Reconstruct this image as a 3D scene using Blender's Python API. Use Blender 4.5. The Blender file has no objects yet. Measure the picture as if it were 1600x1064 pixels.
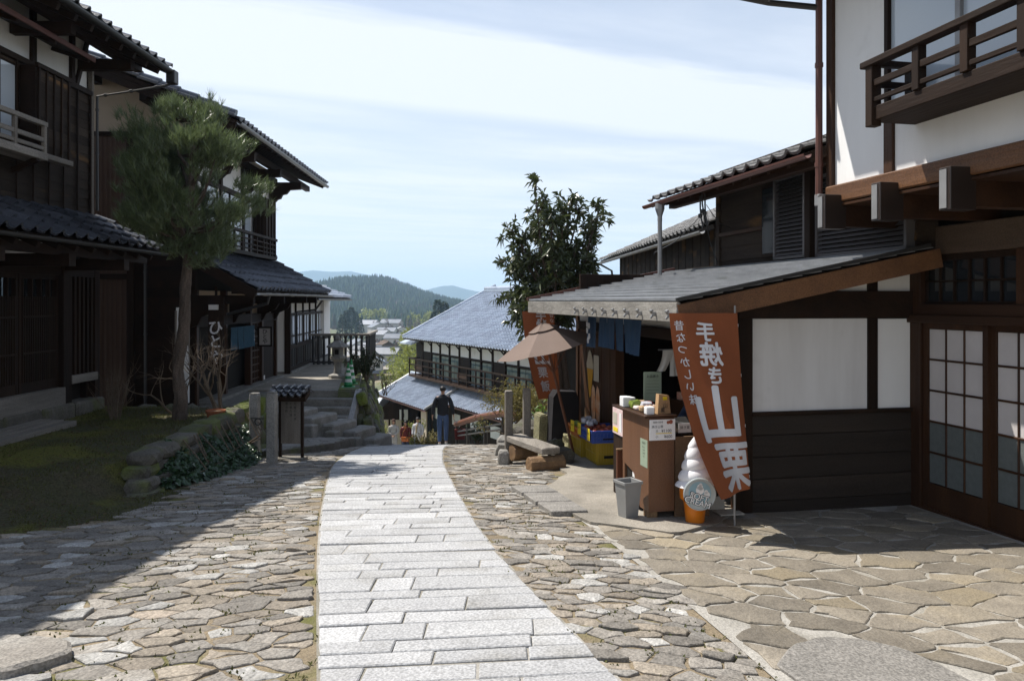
import bpy, bmesh, math, random
import numpy as np
from mathutils import Vector, Matrix, noise as mnoise
rnd = random.Random(11)
SC = bpy.context.scene
COL = SC.collection
R = math.radians

# ------------------------------------------------------------------ camera
F, H = 1225.0, 470.0            # focal length in photo pixels, horizon row
cam = bpy.data.cameras.new('camera'); camo = bpy.data.objects.new('camera', cam); COL.objects.link(camo)
cam.sensor_width = 36; cam.lens = 36 * F / 1600
cam.shift_y = -(532 - H) / 1600
camo.location = (0, 0, 0); camo.rotation_euler = (R(90), 0, 0)
cam.clip_start = .05; cam.clip_end = 60000
SC.camera = camo

# ------------------------------------------------------------------ sky and sun
SUN = Vector((-.55, .33, 1)).normalized()
elev = math.asin(SUN.z); azim = math.atan2(SUN.x, SUN.y)     # azimuth from +Y, positive to +X
W = bpy.data.worlds.new('World'); SC.world = W; W.use_nodes = True
nt = W.node_tree; nt.nodes.clear()
def N(t, ty, **kw):
    n = t.nodes.new(ty)
    for k, v in kw.items(): setattr(n, k, v)
    return n
out = N(nt, 'ShaderNodeOutputWorld'); bg = N(nt, 'ShaderNodeBackground')
sky = N(nt, 'ShaderNodeTexSky', sky_type='NISHITA', sun_disc=False, sun_elevation=elev, sun_rotation=azim)
sky.air_density = 1.0; sky.dust_density = .7; sky.ozone_density = 1.0; sky.altitude = 500
bg.inputs[1].default_value = .09
tc = N(nt, 'ShaderNodeTexCoord'); sep = N(nt, 'ShaderNodeSeparateXYZ')
nt.links.new(tc.outputs['Generated'], sep.inputs[0])
def M(t, op, a, b=None, c=None):
    n = t.nodes.new('ShaderNodeMath'); n.operation = op
    for i, v in enumerate((a, b, c)):
        if v is None: continue
        if isinstance(v, (int, float)): n.inputs[i].default_value = v
        else: t.links.new(v, n.inputs[i])
    return n.outputs[0]
zc = M(nt, 'MAXIMUM', sep.outputs[2], .02)
cx = M(nt, 'DIVIDE', sep.outputs[0], zc); cy = M(nt, 'DIVIDE', sep.outputs[1], zc)
along = M(nt, 'ADD', M(nt, 'MULTIPLY', cx, .917), M(nt, 'MULTIPLY', cy, .40))
across = M(nt, 'ADD', M(nt, 'MULTIPLY', cx, -.40), M(nt, 'MULTIPLY', cy, .917))
comb = N(nt, 'ShaderNodeCombineXYZ')
nt.links.new(M(nt, 'MULTIPLY', along, .16), comb.inputs[0]); nt.links.new(M(nt, 'MULTIPLY', across, .42), comb.inputs[1])
n1 = N(nt, 'ShaderNodeTexNoise'); n1.inputs['Scale'].default_value = 2.2; n1.inputs['Detail'].default_value = 7; n1.inputs['Roughness'].default_value = .58
n1.inputs['Distortion'].default_value = .25
nt.links.new(comb.outputs[0], n1.inputs['Vector'])
# thin cirrus veil over the whole sky, thicker in parallel streets of cloud
band = M(nt, 'SUBTRACT', 1.0, M(nt, 'MULTIPLY', M(nt, 'ABSOLUTE', M(nt, 'ADD', M(nt, 'SUBTRACT', across, 3.3), M(nt, 'MULTIPLY', M(nt, 'SUBTRACT', n1.outputs[0], .5), 1.2))), 1.45))
band = M(nt, 'MULTIPLY', M(nt, 'MAXIMUM', band, 0), 1.05)
mr = N(nt, 'ShaderNodeMapRange'); mr.interpolation_type = 'SMOOTHSTEP'
mr.inputs[1].default_value = .34; mr.inputs[2].default_value = .78
nt.links.new(n1.outputs[0], mr.inputs[0])
low = N(nt, 'ShaderNodeMapRange'); low.interpolation_type = 'SMOOTHSTEP'     # clouds pile up towards the horizon with distance
low.inputs[1].default_value = .78; low.inputs[2].default_value = .0; low.inputs[3].default_value = .12; low.inputs[4].default_value = .74
nt.links.new(sep.outputs[2], low.inputs[0])
thin = N(nt, 'ShaderNodeMapRange'); thin.inputs[1].default_value = .3; thin.inputs[2].default_value = .75; thin.inputs[3].default_value = .5; thin.inputs[4].default_value = .25
nt.links.new(sep.outputs[2], thin.inputs[0])      # the veil thins towards the zenith
msk = M(nt, 'ADD', M(nt, 'MULTIPLY', mr.outputs[0], thin.outputs[0]), low.outputs[0])
msk = M(nt, 'MINIMUM', M(nt, 'ADD', msk, band), 1.0)
cm = N(nt, 'ShaderNodeMix', data_type='RGBA')
nt.links.new(M(nt, 'MULTIPLY', msk, .93), cm.inputs[0]); nt.links.new(sky.outputs[0], cm.inputs[6])
cm.inputs[7].default_value = (7.5, 7.85, 8.45, 1)
nt.links.new(cm.outputs[2], bg.inputs[0]); nt.links.new(bg.outputs[0], out.inputs[0])

sl = bpy.data.lights.new('sun', 'SUN'); slo = bpy.data.objects.new('sun', sl); COL.objects.link(slo)
sl.energy = 5.0; sl.angle = R(.53); sl.color = (1, .95, .87)
slo.rotation_euler = SUN.to_track_quat('Z', 'Y').to_euler(); slo.location = (-30, 20, 60)
SC.view_settings.view_transform = 'Standard'; SC.view_settings.look = 'None'
SC.view_settings.exposure = 0.55; SC.view_settings.gamma = 1; SC.view_settings.use_curve_mapping = False
SC.render.engine = 'CYCLES'
SC.cycles.max_bounces = 6; SC.cycles.diffuse_bounces = 3; SC.cycles.glossy_bounces = 3; SC.cycles.transparent_max_bounces = 8
SC.cycles.volume_bounces = 1; SC.cycles.use_denoising = True

# ------------------------------------------------------------------ mesh helpers
class MB:
    def __init__(s): s.v = []; s.f = []; s.m = []; s.mi = 0
    def add(s, vs, fs):
        b = len(s.v); s.v.extend([tuple(p) for p in vs]); s.f.extend([tuple(i + b for i in f) for f in fs]); s.m.extend([s.mi] * len(fs)); return s
    def box(s, x0, x1, y0, y1, z0, z1, b=0.0, T=None):
        if x0 > x1: x0, x1 = x1, x0
        if y0 > y1: y0, y1 = y1, y0
        if z0 > z1: z0, z1 = z1, z0
        if b <= 0:
            vs = [(x, y, z) for z in (z0, z1) for y in (y0, y1) for x in (x0, x1)]
            fs = [(0, 2, 3, 1), (4, 5, 7, 6), (0, 1, 5, 4), (2, 6, 7, 3), (0, 4, 6, 2), (1, 3, 7, 5)]
        else:
            b = min(b, (x1 - x0) * .45, (y1 - y0) * .45, (z1 - z0) * .45)
            vs = []; idx = {}
            X = (x0, x1); Y = (y0, y1); Z = (z0, z1); sg = (1, -1)
            for i in (0, 1):
                for j in (0, 1):
                    for k in (0, 1):
                        for a in range(3):
                            p = [X[i] + sg[i] * b, Y[j] + sg[j] * b, Z[k] + sg[k] * b]
                            p[a] = (X[i], Y[j], Z[k])[a]
                            idx[i, j, k, a] = len(vs); vs.append(tuple(p))
            fs = []
            def q(l): fs.append(tuple(idx[t] for t in l))
            for a in range(3):
                for s0 in (0, 1):
                    o = [(0, 0), (1, 0), (1, 1), (0, 1)]
                    l = []
                    for (u, w) in o:
                        t = [u, w]; t.insert(a, s0); l.append((*t, a))
                    if (s0 == 0) ^ (a == 1): l.reverse()
                    q(l)
            for a in range(3):
                b1, b2 = [t for t in range(3) if t != a]
                for u in (0, 1):
                    for w in (0, 1):
                        l = []
                        for (e, fa) in ((0, b1), (1, b1), (1, b2), (0, b2)):
                            t = [0, 0, 0]; t[a] = e; t[b1] = u; t[b2] = w; l.append((*t, fa))
                        if (u ^ w) ^ (a == 1): l.reverse()
                        q(l)
            for i in (0, 1):
                for j in (0, 1):
                    for k in (0, 1):
                        l = [(i, j, k, 0), (i, j, k, 1), (i, j, k, 2)]
                        if (i + j + k) % 2 == 1: l.reverse()
                        q(l)
        if T is not None: vs = [T @ Vector(p) for p in vs]
        return s.add(vs, fs)
    def beam(s, p, q, w, h, up=(0, 0, 1), b=0.0):
        p = Vector(p); q = Vector(q); d = q - p; L = d.length; d.normalize()
        u = Vector(up); x = d.cross(u)
        if x.length < 1e-5: x = d.cross(Vector((1, 0, 0)))
        x.normalize(); z = x.cross(d).normalized()
        T = Matrix(((x.x, d.x, z.x, p.x), (x.y, d.y, z.y, p.y), (x.z, d.z, z.z, p.z), (0, 0, 0, 1)))
        return s.box(-w / 2, w / 2, 0, L, -h / 2, h / 2, b, T)
    def tube(s, pts, rad, n=6, cap=True):
        pts = [Vector(p) for p in pts]
        if not isinstance(rad, (list, tuple)): rad = [rad] * len(pts)
        vs = []; fs = []
        ref = None
        for i, p in enumerate(pts):
            d = (pts[min(i + 1, len(pts) - 1)] - pts[max(i - 1, 0)])
            if d.length < 1e-9: d = Vector((0, 0, 1))
            d.normalize()
            if ref is None:
                ref = d.cross(Vector((0, 0, 1)))
                if ref.length < .1: ref = d.cross(Vector((1, 0, 0)))
            ref = (ref - d * ref.dot(d)).normalized()
            w = d.cross(ref)
            for k in range(n):
                a = 2 * math.pi * k / n
                vs.append(p + (ref * math.cos(a) + w * math.sin(a)) * rad[i])
        for i in range(len(pts) - 1):
            for k in range(n):
                k2 = (k + 1) % n
                fs.append((i * n + k, i * n + k2, (i + 1) * n + k2, (i + 1) * n + k))
        if cap:
            fs.append(tuple(reversed(range(n)))); fs.append(tuple(range((len(pts) - 1) * n, len(pts) * n)))
        return s.add(vs, fs)
    def lathe(s, prof, n=24, c=(0, 0, 0), cap=True, T=None):
        vs = []; fs = []
        for (r, z) in prof:
            for k in range(n):
                a = 2 * math.pi * k / n; vs.append((c[0] + r * math.cos(a), c[1] + r * math.sin(a), c[2] + z))
        for i in range(len(prof) - 1):
            for k in range(n):
                k2 = (k + 1) % n; fs.append((i * n + k, i * n + k2, (i + 1) * n + k2, (i + 1) * n + k))
        if cap:
            fs.append(tuple(reversed(range(n)))); fs.append(tuple(range((len(prof) - 1) * n, len(prof) * n)))
        if T is not None: vs = [T @ Vector(p) for p in vs]
        return s.add(vs, fs)
    def prism(s, poly, d, T=None):
        """poly: list of 3D points of one face, d: extrusion vector"""
        n = len(poly); d = Vector(d)
        vs = [Vector(p) for p in poly] + [Vector(p) + d for p in poly]
        fs = [tuple(reversed(range(n))), tuple(range(n, 2 * n))] + [(i, (i + 1) % n, n + (i + 1) % n, n + i) for i in range(n)]
        if T is not None: vs = [T @ p for p in vs]
        return s.add(vs, fs)
    def quad(s, a, b, c, d): return s.add([a, b, c, d], [(0, 1, 2, 3)])
    def mesh(s, name, mats, smooth=False, fix=True):
        me = bpy.data.meshes.new(name); me.from_pydata([tuple(p) for p in s.v], [], s.f)
        for m in (mats if isinstance(mats, (list, tuple)) else [mats]): me.materials.append(m)
        if max(s.m or [0]) > 0: me.polygons.foreach_set('material_index', s.m)
        if fix and len(s.f) < 60000:
            bm = bmesh.new(); bm.from_mesh(me); bmesh.ops.recalc_face_normals(bm, faces=bm.faces); bm.to_mesh(me); bm.free()
        if smooth: me.polygons.foreach_set('use_smooth', [True] * len(me.polygons))
        me.update(); return me
    def build(s, name, mats, parent=None, smooth=False, fix=True, loc=None, **tags):
        return ob(name, s.mesh(name, mats, smooth, fix), parent, loc, **tags)
def ob(name, me, parent=None, loc=None, mat=None, **tags):
    o = bpy.data.objects.new(name, me); COL.objects.link(o)
    if parent is not None: o.parent = parent
    if mat is not None: o.matrix_local = mat
    if loc is not None: o.location = loc
    for k, v in tags.items(): o[{'cat': 'category'}.get(k, k)] = v
    return o
def thing(name, label, cat, loc=(0, 0, 0), rz=0.0, group=None, kind=None):
    o = bpy.data.objects.new(name, None); COL.objects.link(o); o.empty_display_size = .2
    o.location = loc; o.rotation_euler = (0, 0, R(rz))
    if kind: o['kind'] = kind
    else: o['label'] = label; o['category'] = cat
    if group: o['group'] = group
    return o
def B(name, mat, par, x0, x1, y0, y1, z0, z1, b=.004, **t):
    return MB().box(x0, x1, y0, y1, z0, z1, b).build(name, mat, par, fix=False, **t)

# ------------------------------------------------------------------ materials
def pm(name, c1, c2=None, scale=6, stretch=(1, 1, 1), rough=.75, bump=.0, bscale=None, spec=.3, rand=.0, fine=0.0, fscale=90, metal=0,
       detail=5, c3=None, c3s=1.2, c3lo=.55, c3hi=.7, trans=0.0):
    """procedural surface: two tones of noise, an optional third in patches, per-piece value shift, fine grain, relief"""
    m = bpy.data.materials.new(name); m.use_nodes = True
    t = m.node_tree; p = t.nodes['Principled BSDF']
    p.inputs['Roughness'].default_value = rough; p.inputs['Specular IOR Level'].default_value = spec; p.inputs['Metallic'].default_value = metal
    if c2 is None: c2 = tuple(v * .7 for v in c1)
    co = N(t, 'ShaderNodeTexCoord'); mp = N(t, 'ShaderNodeMapping'); mp.inputs['Scale'].default_value = stretch
    t.links.new(co.outputs['Object'], mp.inputs[0])
    oi = N(t, 'ShaderNodeObjectInfo'); ge = N(t, 'ShaderNodeNewGeometry')
    vec = mp.outputs[0]
    if rand > 0:
        va = N(t, 'ShaderNodeVectorMath', operation='ADD'); cb = N(t, 'ShaderNodeCombineXYZ')
        t.links.new(M(t, 'MULTIPLY', oi.outputs['Random'], 37.0), cb.inputs[0]); t.links.new(M(t, 'MULTIPLY', ge.outputs['Random Per Island'], 29.0), cb.inputs[1])
        t.links.new(mp.outputs[0], va.inputs[0]); t.links.new(cb.outputs[0], va.inputs[1]); vec = va.outputs[0]
    nz = N(t, 'ShaderNodeTexNoise'); nz.inputs['Scale'].default_value = scale; nz.inputs['Detail'].default_value = detail; nz.inputs['Roughness'].default_value = .62
    t.links.new(vec, nz.inputs['Vector'])
    rp = N(t, 'ShaderNodeMapRange'); rp.inputs[1].default_value = .3; rp.inputs[2].default_value = .7
    t.links.new(nz.outputs[0], rp.inputs[0])
    mx = N(t, 'ShaderNodeMix', data_type='RGBA'); mx.inputs[6].default_value = (*c1, 1); mx.inputs[7].default_value = (*c2, 1)
    t.links.new(rp.outputs[0], mx.inputs[0]); col = mx.outputs[2]
    if c3 is not None:
        n3 = N(t, 'ShaderNodeTexNoise'); n3.inputs['Scale'].default_value = c3s; n3.inputs['Detail'].default_value = 6
        t.links.new(vec if rand > 0 else co.outputs['Object'], n3.inputs['Vector'])
        r3 = N(t, 'ShaderNodeMapRange'); r3.inputs[1].default_value = c3lo; r3.inputs[2].default_value = c3hi; t.links.new(n3.outputs[0], r3.inputs[0])
        m3 = N(t, 'ShaderNodeMix', data_type='RGBA'); m3.inputs[7].default_value = (*c3, 1)
        t.links.new(r3.outputs[0], m3.inputs[0]); t.links.new(col, m3.inputs[6]); col = m3.outputs[2]
    fac = None
    if rand > 0:
        s_ = M(t, 'FRACT', M(t, 'ADD', oi.outputs['Random'], ge.outputs['Random Per Island']))
        fac = M(t, 'ADD', M(t, 'MULTIPLY', s_, 2 * rand), 1 - rand)
    if fine > 0:
        nf = N(t, 'ShaderNodeTexNoise'); nf.inputs['Scale'].default_value = fscale; nf.inputs['Detail'].default_value = 2
        t.links.new(co.outputs['Object'], nf.inputs['Vector'])
        fr = N(t, 'ShaderNodeMapRange'); fr.inputs[1].default_value = .36; fr.inputs[2].default_value = .64; fr.inputs[3].default_value = 1 - fine; fr.inputs[4].default_value = 1 + fine
        t.links.new(nf.outputs[0], fr.inputs[0])
        fac = fr.outputs[0] if fac is None else M(t, 'MULTIPLY', fac, fr.outputs[0])
    if fac is not None:
        sc_ = N(t, 'ShaderNodeVectorMath', operation='SCALE'); t.links.new(col, sc_.inputs[0]); t.links.new(fac, sc_.inputs['Scale']); col = sc_.outputs[0]
    t.links.new(col, p.inputs['Base Color'])
    if bump > 0:
        nb = N(t, 'ShaderNodeTexNoise'); nb.inputs['Scale'].default_value = bscale or scale * 3; nb.inputs['Detail'].default_value = 6
        t.links.new(vec, nb.inputs['Vector'])
        bn = N(t, 'ShaderNodeBump'); bn.inputs['Strength'].default_value = min(1, bump); bn.inputs['Distance'].default_value = .02 * max(1, bump)
        t.links.new(nb.outputs[0], bn.inputs['Height']); t.links.new(bn.outputs[0], p.inputs['Normal'])
    if trans > 0:
        tr = N(t, 'ShaderNodeBsdfTranslucent'); ad = N(t, 'ShaderNodeMixShader'); ad.inputs[0].default_value = trans
        t.links.new(col, tr.inputs[0]); t.links.new(p.outputs[0], ad.inputs[1]); t.links.new(tr.outputs[0], ad.inputs[2])
        o_ = [n for n in t.nodes if n.type == 'OUTPUT_MATERIAL'][0]; t.links.new(ad.outputs[0], o_.inputs[0])
    return m
def glass(name, tint=(.05, .06, .07), rough=.06, dirt=.0):
    m = bpy.data.materials.new(name); m.use_nodes = True; t = m.node_tree; p = t.nodes['Principled BSDF']
    p.inputs['Base Color'].default_value = (*tint, 1); p.inputs['Roughness'].default_value = rough; p.inputs['Specular IOR Level'].default_value = .8
    return m
K = {}
K['granite'] = pm('granite', (.42, .42, .42), (.34, .34, .345), 3, c3=(.26, .25, .23), c3s=1.6, c3lo=.52, c3hi=.78, rough=.8, bump=.25, bscale=60, rand=.13, fine=.24, fscale=75)
K['cobble'] = pm('cobble', (.245, .225, .198), (.165, .15, .132), 7, rough=.85, bump=.9, bscale=22, rand=.32, fine=.25, fscale=80, c3=(.30, .285, .26), c3s=1.7, c3lo=.56, c3hi=.72)
K['cobble_warm'] = pm('cobble_warm', (.29, .25, .20), (.19, .165, .135), 7, rough=.85, bump=.9, bscale=22, rand=.25, fine=.25, fscale=80, c3=(.31, .26, .21), c3s=1.7)
K['cobble_pale'] = pm('cobble_pale', (.40, .39, .37), (.28, .27, .25), 8, rough=.85, bump=.9, bscale=22, rand=.2, fine=.25, fscale=80)
K['patio_stone'] = pm('patio_stone', (.245, .215, .172), (.162, .142, .115), 4, rough=.82, bump=.5, bscale=30, rand=.24, fine=.16, fscale=90, c3=(.27, .225, .155), c3s=1.1, c3lo=.5, c3hi=.72)
K['mortar'] = pm('mortar', (.37, .35, .32), (.27, .255, .225), 6, rough=.9, bump=.5, bscale=40, fine=.15, c3=(.20, .185, .15), c3s=.8, c3lo=.45, c3hi=.65)
K['concrete'] = pm('concrete', (.32, .29, .245), (.215, .195, .165), 2.2, rough=.9, bump=.45, bscale=35, fine=.18, c3=(.165, .15, .125), c3s=2.3, c3lo=.5, c3hi=.72)
K['stone'] = pm('stone', (.145, .132, .112), (.085, .078, .066), 6, rough=.9, bump=1.0, bscale=14, rand=.2, fine=.2, fscale=70, c3=(.10, .11, .045), c3s=2.2, c3lo=.52, c3hi=.68)
K['stone_step'] = pm('stone_step', (.27, .26, .24), (.17, .16, .145), 6, rough=.88, bump=.5, bscale=20, rand=.14, fine=.2, fscale=70, c3=(.13, .125, .09), c3s=2.2, c3lo=.55, c3hi=.72)
K['mossstone'] = pm('mossy_stone', (.115, .105, .088), (.065, .06, .05), 5, rough=.95, bump=1.0, bscale=12, rand=.2, fine=.2, fscale=60, c3=(.10, .125, .02), c3s=1.5, c3lo=.42, c3hi=.6)
K['dark_wood'] = pm('dark_wood', (.027, .0145, .0085), (.013, .0075, .005), 5, (1, 1, .12), rough=.65, spec=.15, bump=.25, bscale=30, rand=.2, fine=.15)
K['dark_wood_h'] = pm('dark_wood_level', (.027, .0145, .0085), (.013, .0075, .005), 5, (1, .12, 1), rough=.65, spec=.15, bump=.25, bscale=30, rand=.2, fine=.15)
K['brown_wood'] = pm('brown_wood', (.050, .023, .011), (.025, .012, .007), 5, (1, .1, 1), rough=.5, spec=.2, bump=.2, bscale=30, rand=.15, fine=.15)
K['brown_post'] = pm('brown_post', (.060, .027, .012), (.030, .014, .008), 5, (1, 1, .1), rough=.5, spec=.2, bump=.2, bscale=30, rand=.15, fine=.15)
K['beam_wood'] = pm('beam_wood', (.17, .082, .037), (.09, .043, .022), 4, (1, .08, 1), rough=.5, bump=.25, bscale=25, rand=.1, fine=.2)
K['board_weathered'] = pm('board_weathered', (.052, .038, .028), (.025, .018, .014), 6, (1, .15, 1), rough=.8, spec=.15, bump=.4, bscale=25, rand=.35, fine=.2, c3=(.20, .105, .04), c3s=2.6, c3lo=.6, c3hi=.72)
K['grey_wood'] = pm('grey_wood', (.27, .245, .215), (.15, .135, .118), 7, (1, .12, 1), rough=.85, bump=.5, bscale=25, rand=.15, fine=.2)
K['grey_post'] = pm('grey_post', (.23, .205, .175), (.13, .115, .1), 7, (1, 1, .12), rough=.85, bump=.5, bscale=25, rand=.15, fine=.2)
K['fascia_wood'] = pm('fascia_wood', (.30, .285, .26), (.16, .15, .135), 4, (.3, .3, 1), rough=.85, bump=.4, bscale=25, fine=.2)
K['plaster'] = pm('plaster', (.83, .83, .82), (.77, .77, .76), 2.2, (2.0, 2.0, .35), rough=.9, bump=.08, bscale=30, c3=(.55, .54, .52), c3s=1.4, c3lo=.62, c3hi=.85)
K['cream'] = pm('cream_plaster', (.56, .47, .36), (.5, .41, .31), 2, rough=.9, bump=.1)
K['corrug'] = pm('brown_metal', (.10, .062, .042), (.085, .05, .035), 3, rough=.5, spec=.4)
K['tile_dark'] = pm('dark_tile', (.065, .070, .085), (.042, .046, .057), 9, rough=.27, spec=.8, bump=.15, rand=.3, fine=.12)
K['tile_blue'] = pm('blue_grey_tile', (.40, .45, .53), (.30, .345, .42), 9, rough=.25, spec=.9, bump=.1, rand=.16, fine=.1)  # base lightened to put the sky's reflection into the tile colour
K['tile_grey'] = pm('grey_tile', (.19, .185, .18), (.12, .118, .115), 9, rough=.6, spec=.4, bump=.3, rand=.3, fine=.2)
K['sheet'] = pm('roof_sheet', (.20, .207, .218), (.13, .136, .145), 3, rough=.36, spec=.5, rand=.12, fine=.08, c3=(.09, .095, .09), c3s=2.5, c3lo=.58, c3hi=.8)
K['black_metal'] = pm('black_metal', (.02, .02, .021), (.03, .028, .026), 8, rough=.45, spec=.5)
K['copper'] = pm('copper_pipe', (.13, .048, .033), (.09, .036, .027), 4, rough=.45, spec=.5)
K['grey_metal'] = pm('grey_metal', (.30, .30, .30), (.22, .22, .22), 4, rough=.45, spec=.5, metal=.3)
K['white_paint'] = pm('white_paint', (.74, .735, .73), (.63, .62, .61), 2.0, (2.2, 2.2, .35), rough=.6, c3=(.5, .49, .47), c3s=2.2, c3lo=.62, c3hi=.85)
K['glass_dark'] = glass('dark_glass', (.02, .024, .028), .05)
K['glass_pale'] = glass('pale_glass', (.5, .55, .6), .08)  # pale colour stands in for the sky reflected in the panes
K['paper'] = pm('shoji_paper', (.56, .525, .51), (.48, .45, .44), 3, rough=.9)
K['frosted'] = pm('frosted_glass', (.15, .165, .16), (.11, .125, .12), 20, rough=.35, spec=.6, bump=.2, bscale=120)
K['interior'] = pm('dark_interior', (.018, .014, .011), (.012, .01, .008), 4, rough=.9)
def cell(*p): return mnoise.noise(Vector(p))
# ================================================================== ground
def sm(a, b, x):
    t = min(1, max(0, (x - a) / (b - a))); return t * t * (3 - 2 * t)
def lerp(a, b, t): return a + (b - a) * t
def tab(T, x):
    if x <= T[0][0]: return T[0][1]
    for (a, u), (b, w) in zip(T, T[1:]):
        if x <= b: return u + (w - u) * (x - a) / (b - a)
    return T[-1][1]
FAR = [(40, -8.182), (60, -12.5), (120, -19.5), (190, -24.5), (800, -24.5), (20000, -24.5)]
def road(Y):
    if Y < 0: return -1.6
    if Y < 17.4: return -1.6 - .0053 * Y * Y
    if Y < 24: return -3.2046 - .1844 * (Y - 17.4)
    if Y < 40: return -4.4216 - .235 * (Y - 24)
    return tab(FAR, Y)
def wallx(Y): return -3.72 - .06 * (Y - 8)
def G(X, Y):
    z = road(Y)
    if Y < 9 and X > .6:
        t = sm(.7, 2.6, X) * (1 - sm(7.4, 9.0, Y))
        z = lerp(z, -1.80 - .0018 * Y * Y, t)
    if Y > 9 and X > -.2 and Y < 22:
        z += .22 * sm(-.1, .9, X) * sm(9.5, 12, Y)
    if X < -2.5 and Y < 12.6:
        w = lerp(2.2, .10, sm(6.2, 8.0, Y)); xc = lerp(-4.7, wallx(max(Y, 8)) - .12, sm(6.2, 8.0, Y))
        t = sm(xc + w / 2, xc - w / 2, X) * sm(3.0, 6.5, Y)
        z = lerp(z, -1.62 - .012 * (Y - 6) + .05 * cell(X * .7, Y * .7, 3), t)
    if Y > 60:
        z += sm(60, 200, Y) * 10 * math.exp(-((X + 8) / 38) ** 2 - ((Y - 235) / 110) ** 2)
        z += 3.0 * sm(80, 300, Y) * cell(X * .006, Y * .006, 1)
    return z
def axis(a, b, st, lo, hi, g=1.22):
    L = [a + st * i for i in range(int(round((b - a) / st)) + 1)]
    s = st; x = b
    while x < hi: s *= g; x += s; L.append(x)
    s = st; x = a; P = []
    while x > lo: s *= g; x -= s; P.append(x)
    return P[::-1] + L
def lawn_edge(Y): return tab([(5.3, -6.0), (5.85, -4.4), (6.1, -3.7), (6.5, -3.3), (7.3, -3.25), (8, -3.35), (9, -3.45), (12.4, -3.6)], Y)
K['earth'] = pm('sandy_earth', (.24, .19, .125), (.155, .125, .085), 3, rough=.95, bump=.6, bscale=30, fine=.25, fscale=120, c3=(.105, .105, .03), c3s=1.8, c3lo=.52, c3hi=.66)
K['lawn'] = pm('mossy_lawn', (.045, .050, .018), (.065, .052, .03), 2.5, rough=.95, bump=1.0, bscale=20, fine=.4, fscale=60, c3=(.10, .098, .014), c3s=1.0, c3lo=.5, c3hi=.6)
K['field'] = pm('valley_field', (.13, .13, .07), (.07, .09, .04), .05, rough=.95, c3=(.2, .17, .11), c3s=.02, c3lo=.5, c3hi=.6)
XA = axis(-9, 9, .25, -9000, 9000); YA = axis(0, 27, .25, -60, 5200)
g = MB()
for y in YA:
    for x in XA: g.v.append((x, y, G(x, y)))
nx = len(XA)
for j in range(len(YA) - 1):
    for i in range(nx - 1):
        a = j * nx + i; g.f.append((a, a + 1, a + nx + 1, a + nx))
        x = (XA[i] + XA[i + 1]) / 2; y = (YA[j] + YA[j + 1]) / 2
        g.m.append(2 if y > 30 else (1 if (x < lawn_edge(y) and 5.2 < y < 12.6) else 0))
g.build('ground', [K['earth'], K['lawn'], K['field']], smooth=True, fix=False, kind='structure')

# ---------------------------------------------------------------- the granite path, slab by slab
PL = [(1.5, -.36), (3.58, -.877), (5.5, -1.36), (7.4, -1.78), (10.3, -2.36), (13.6, -2.70), (17.4, -2.86), (21, -3.1), (24, -3.4), (30, -4.6), (38, -6.5)]
PR = [(1.5, 1.02), (3.58, .37), (5.5, -.17), (7.4, -.51), (10.3, -.93), (13.6, -1.22), (17.4, -1.36), (21, -1.55), (24, -1.9), (30, -3.1), (38, -5.0)]
def smtab(T, y): return (tab(T, y - .7) + tab(T, y) + tab(T, y + .7)) / 3
def pl(Y): return smtab(PL, Y)
def pr(Y): return smtab(PR, Y)
path = MB()                                             # mortar bed of the path
ys = [1.5 + .5 * i for i in range(74)]
for y in ys:
    a, b = pl(y) - .015, pr(y) + .015
    path.v += [(a, y, G(a, y) - .06), (a, y, G(a, y) + .004), (b, y + .144, G(b, y + .144) + .004), (b, y + .144, G(b, y + .144) - .06)]
for i in range(len(ys) - 1):
    for k in range(3): path.f.append((4 * i + k, 4 * i + k + 1, 4 * i + k + 5, 4 * i + k + 4)); path.m.append(0)
pobj = path.build('path', K['mortar'], fix=False, kind='structure')
y = 1.6; slabs = []
while y < 38:
    d = rnd.choice([.14, .17, .2, .22, .25]) * (1 if y < 12 else 1.25)
    if y > 24: d *= 2
    x0, x1 = pl(y + d / 2), pr(y + d / 2); n = rnd.choice([3, 3, 4, 4]) if y < 24 else 2
    cuts = sorted(rnd.uniform(.12, .88) for _ in range(n - 1)); ok = [0]
    for c in cuts:
        if c - ok[-1] > .14 and 1 - c > .13: ok.append(c)
    ok.append(1)
    for u, w in zip(ok, ok[1:]):
        slabs.append((y, d, u, w))
    y += d
def slab_mesh(y, d, u, w):
    gp = .0035 + .003 * rnd.random(); h = .013 + rnd.uniform(-.005, .005); m = MB()
    def P(s, t):
        yy = y + t; a, b = pl(y + d / 2), pr(y + d / 2)
        if s < .001: a = pl(yy) - .012 * rnd.random()
        if s > .999: b = pr(yy) + .012 * rnd.random()
        xx = lerp(a, b, s); return xx, yy + .11 * (xx - a)
    ring = [P(u, gp), P(w, gp), P(w, d - gp), P(u, d - gp)]
    ring = [(px + (gp if i in (0, 3) else -gp) + rnd.uniform(-.003, .003), py + rnd.uniform(-.003, .003)) for i, (px, py) in enumerate(ring)]
    c = (sum(p[0] for p in ring) / 4, sum(p[1] for p in ring) / 4)
    tx, ty = rnd.uniform(-.004, .004), rnd.uniform(-.006, .006)
    vs = []
    for z, s in ((-.03, 1), (h - .005, 1), (h, None)):
        for (px, py) in ring:
            if s is None: px += .006 if px < c[0] else -.006; py += .006 if py < c[1] else -.006
            vs.append((px - c[0], py - c[1], G(px, py) + z + tx * (px - c[0]) * 2 + ty * (py - c[1]) * 2))
    z0 = G(*c); vs = [(a, b, q - z0) for a, b, q in vs]
    fs = [(8, 9, 10, 11)] + [(4 * r + k, 4 * r + (k + 1) % 4, 4 * r + 4 + (k + 1) % 4, 4 * r + 4 + k) for r in (0, 1) for k in range(4)]
    m.add(vs, fs); return m, (c[0], c[1], z0)
far = MB()
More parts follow.
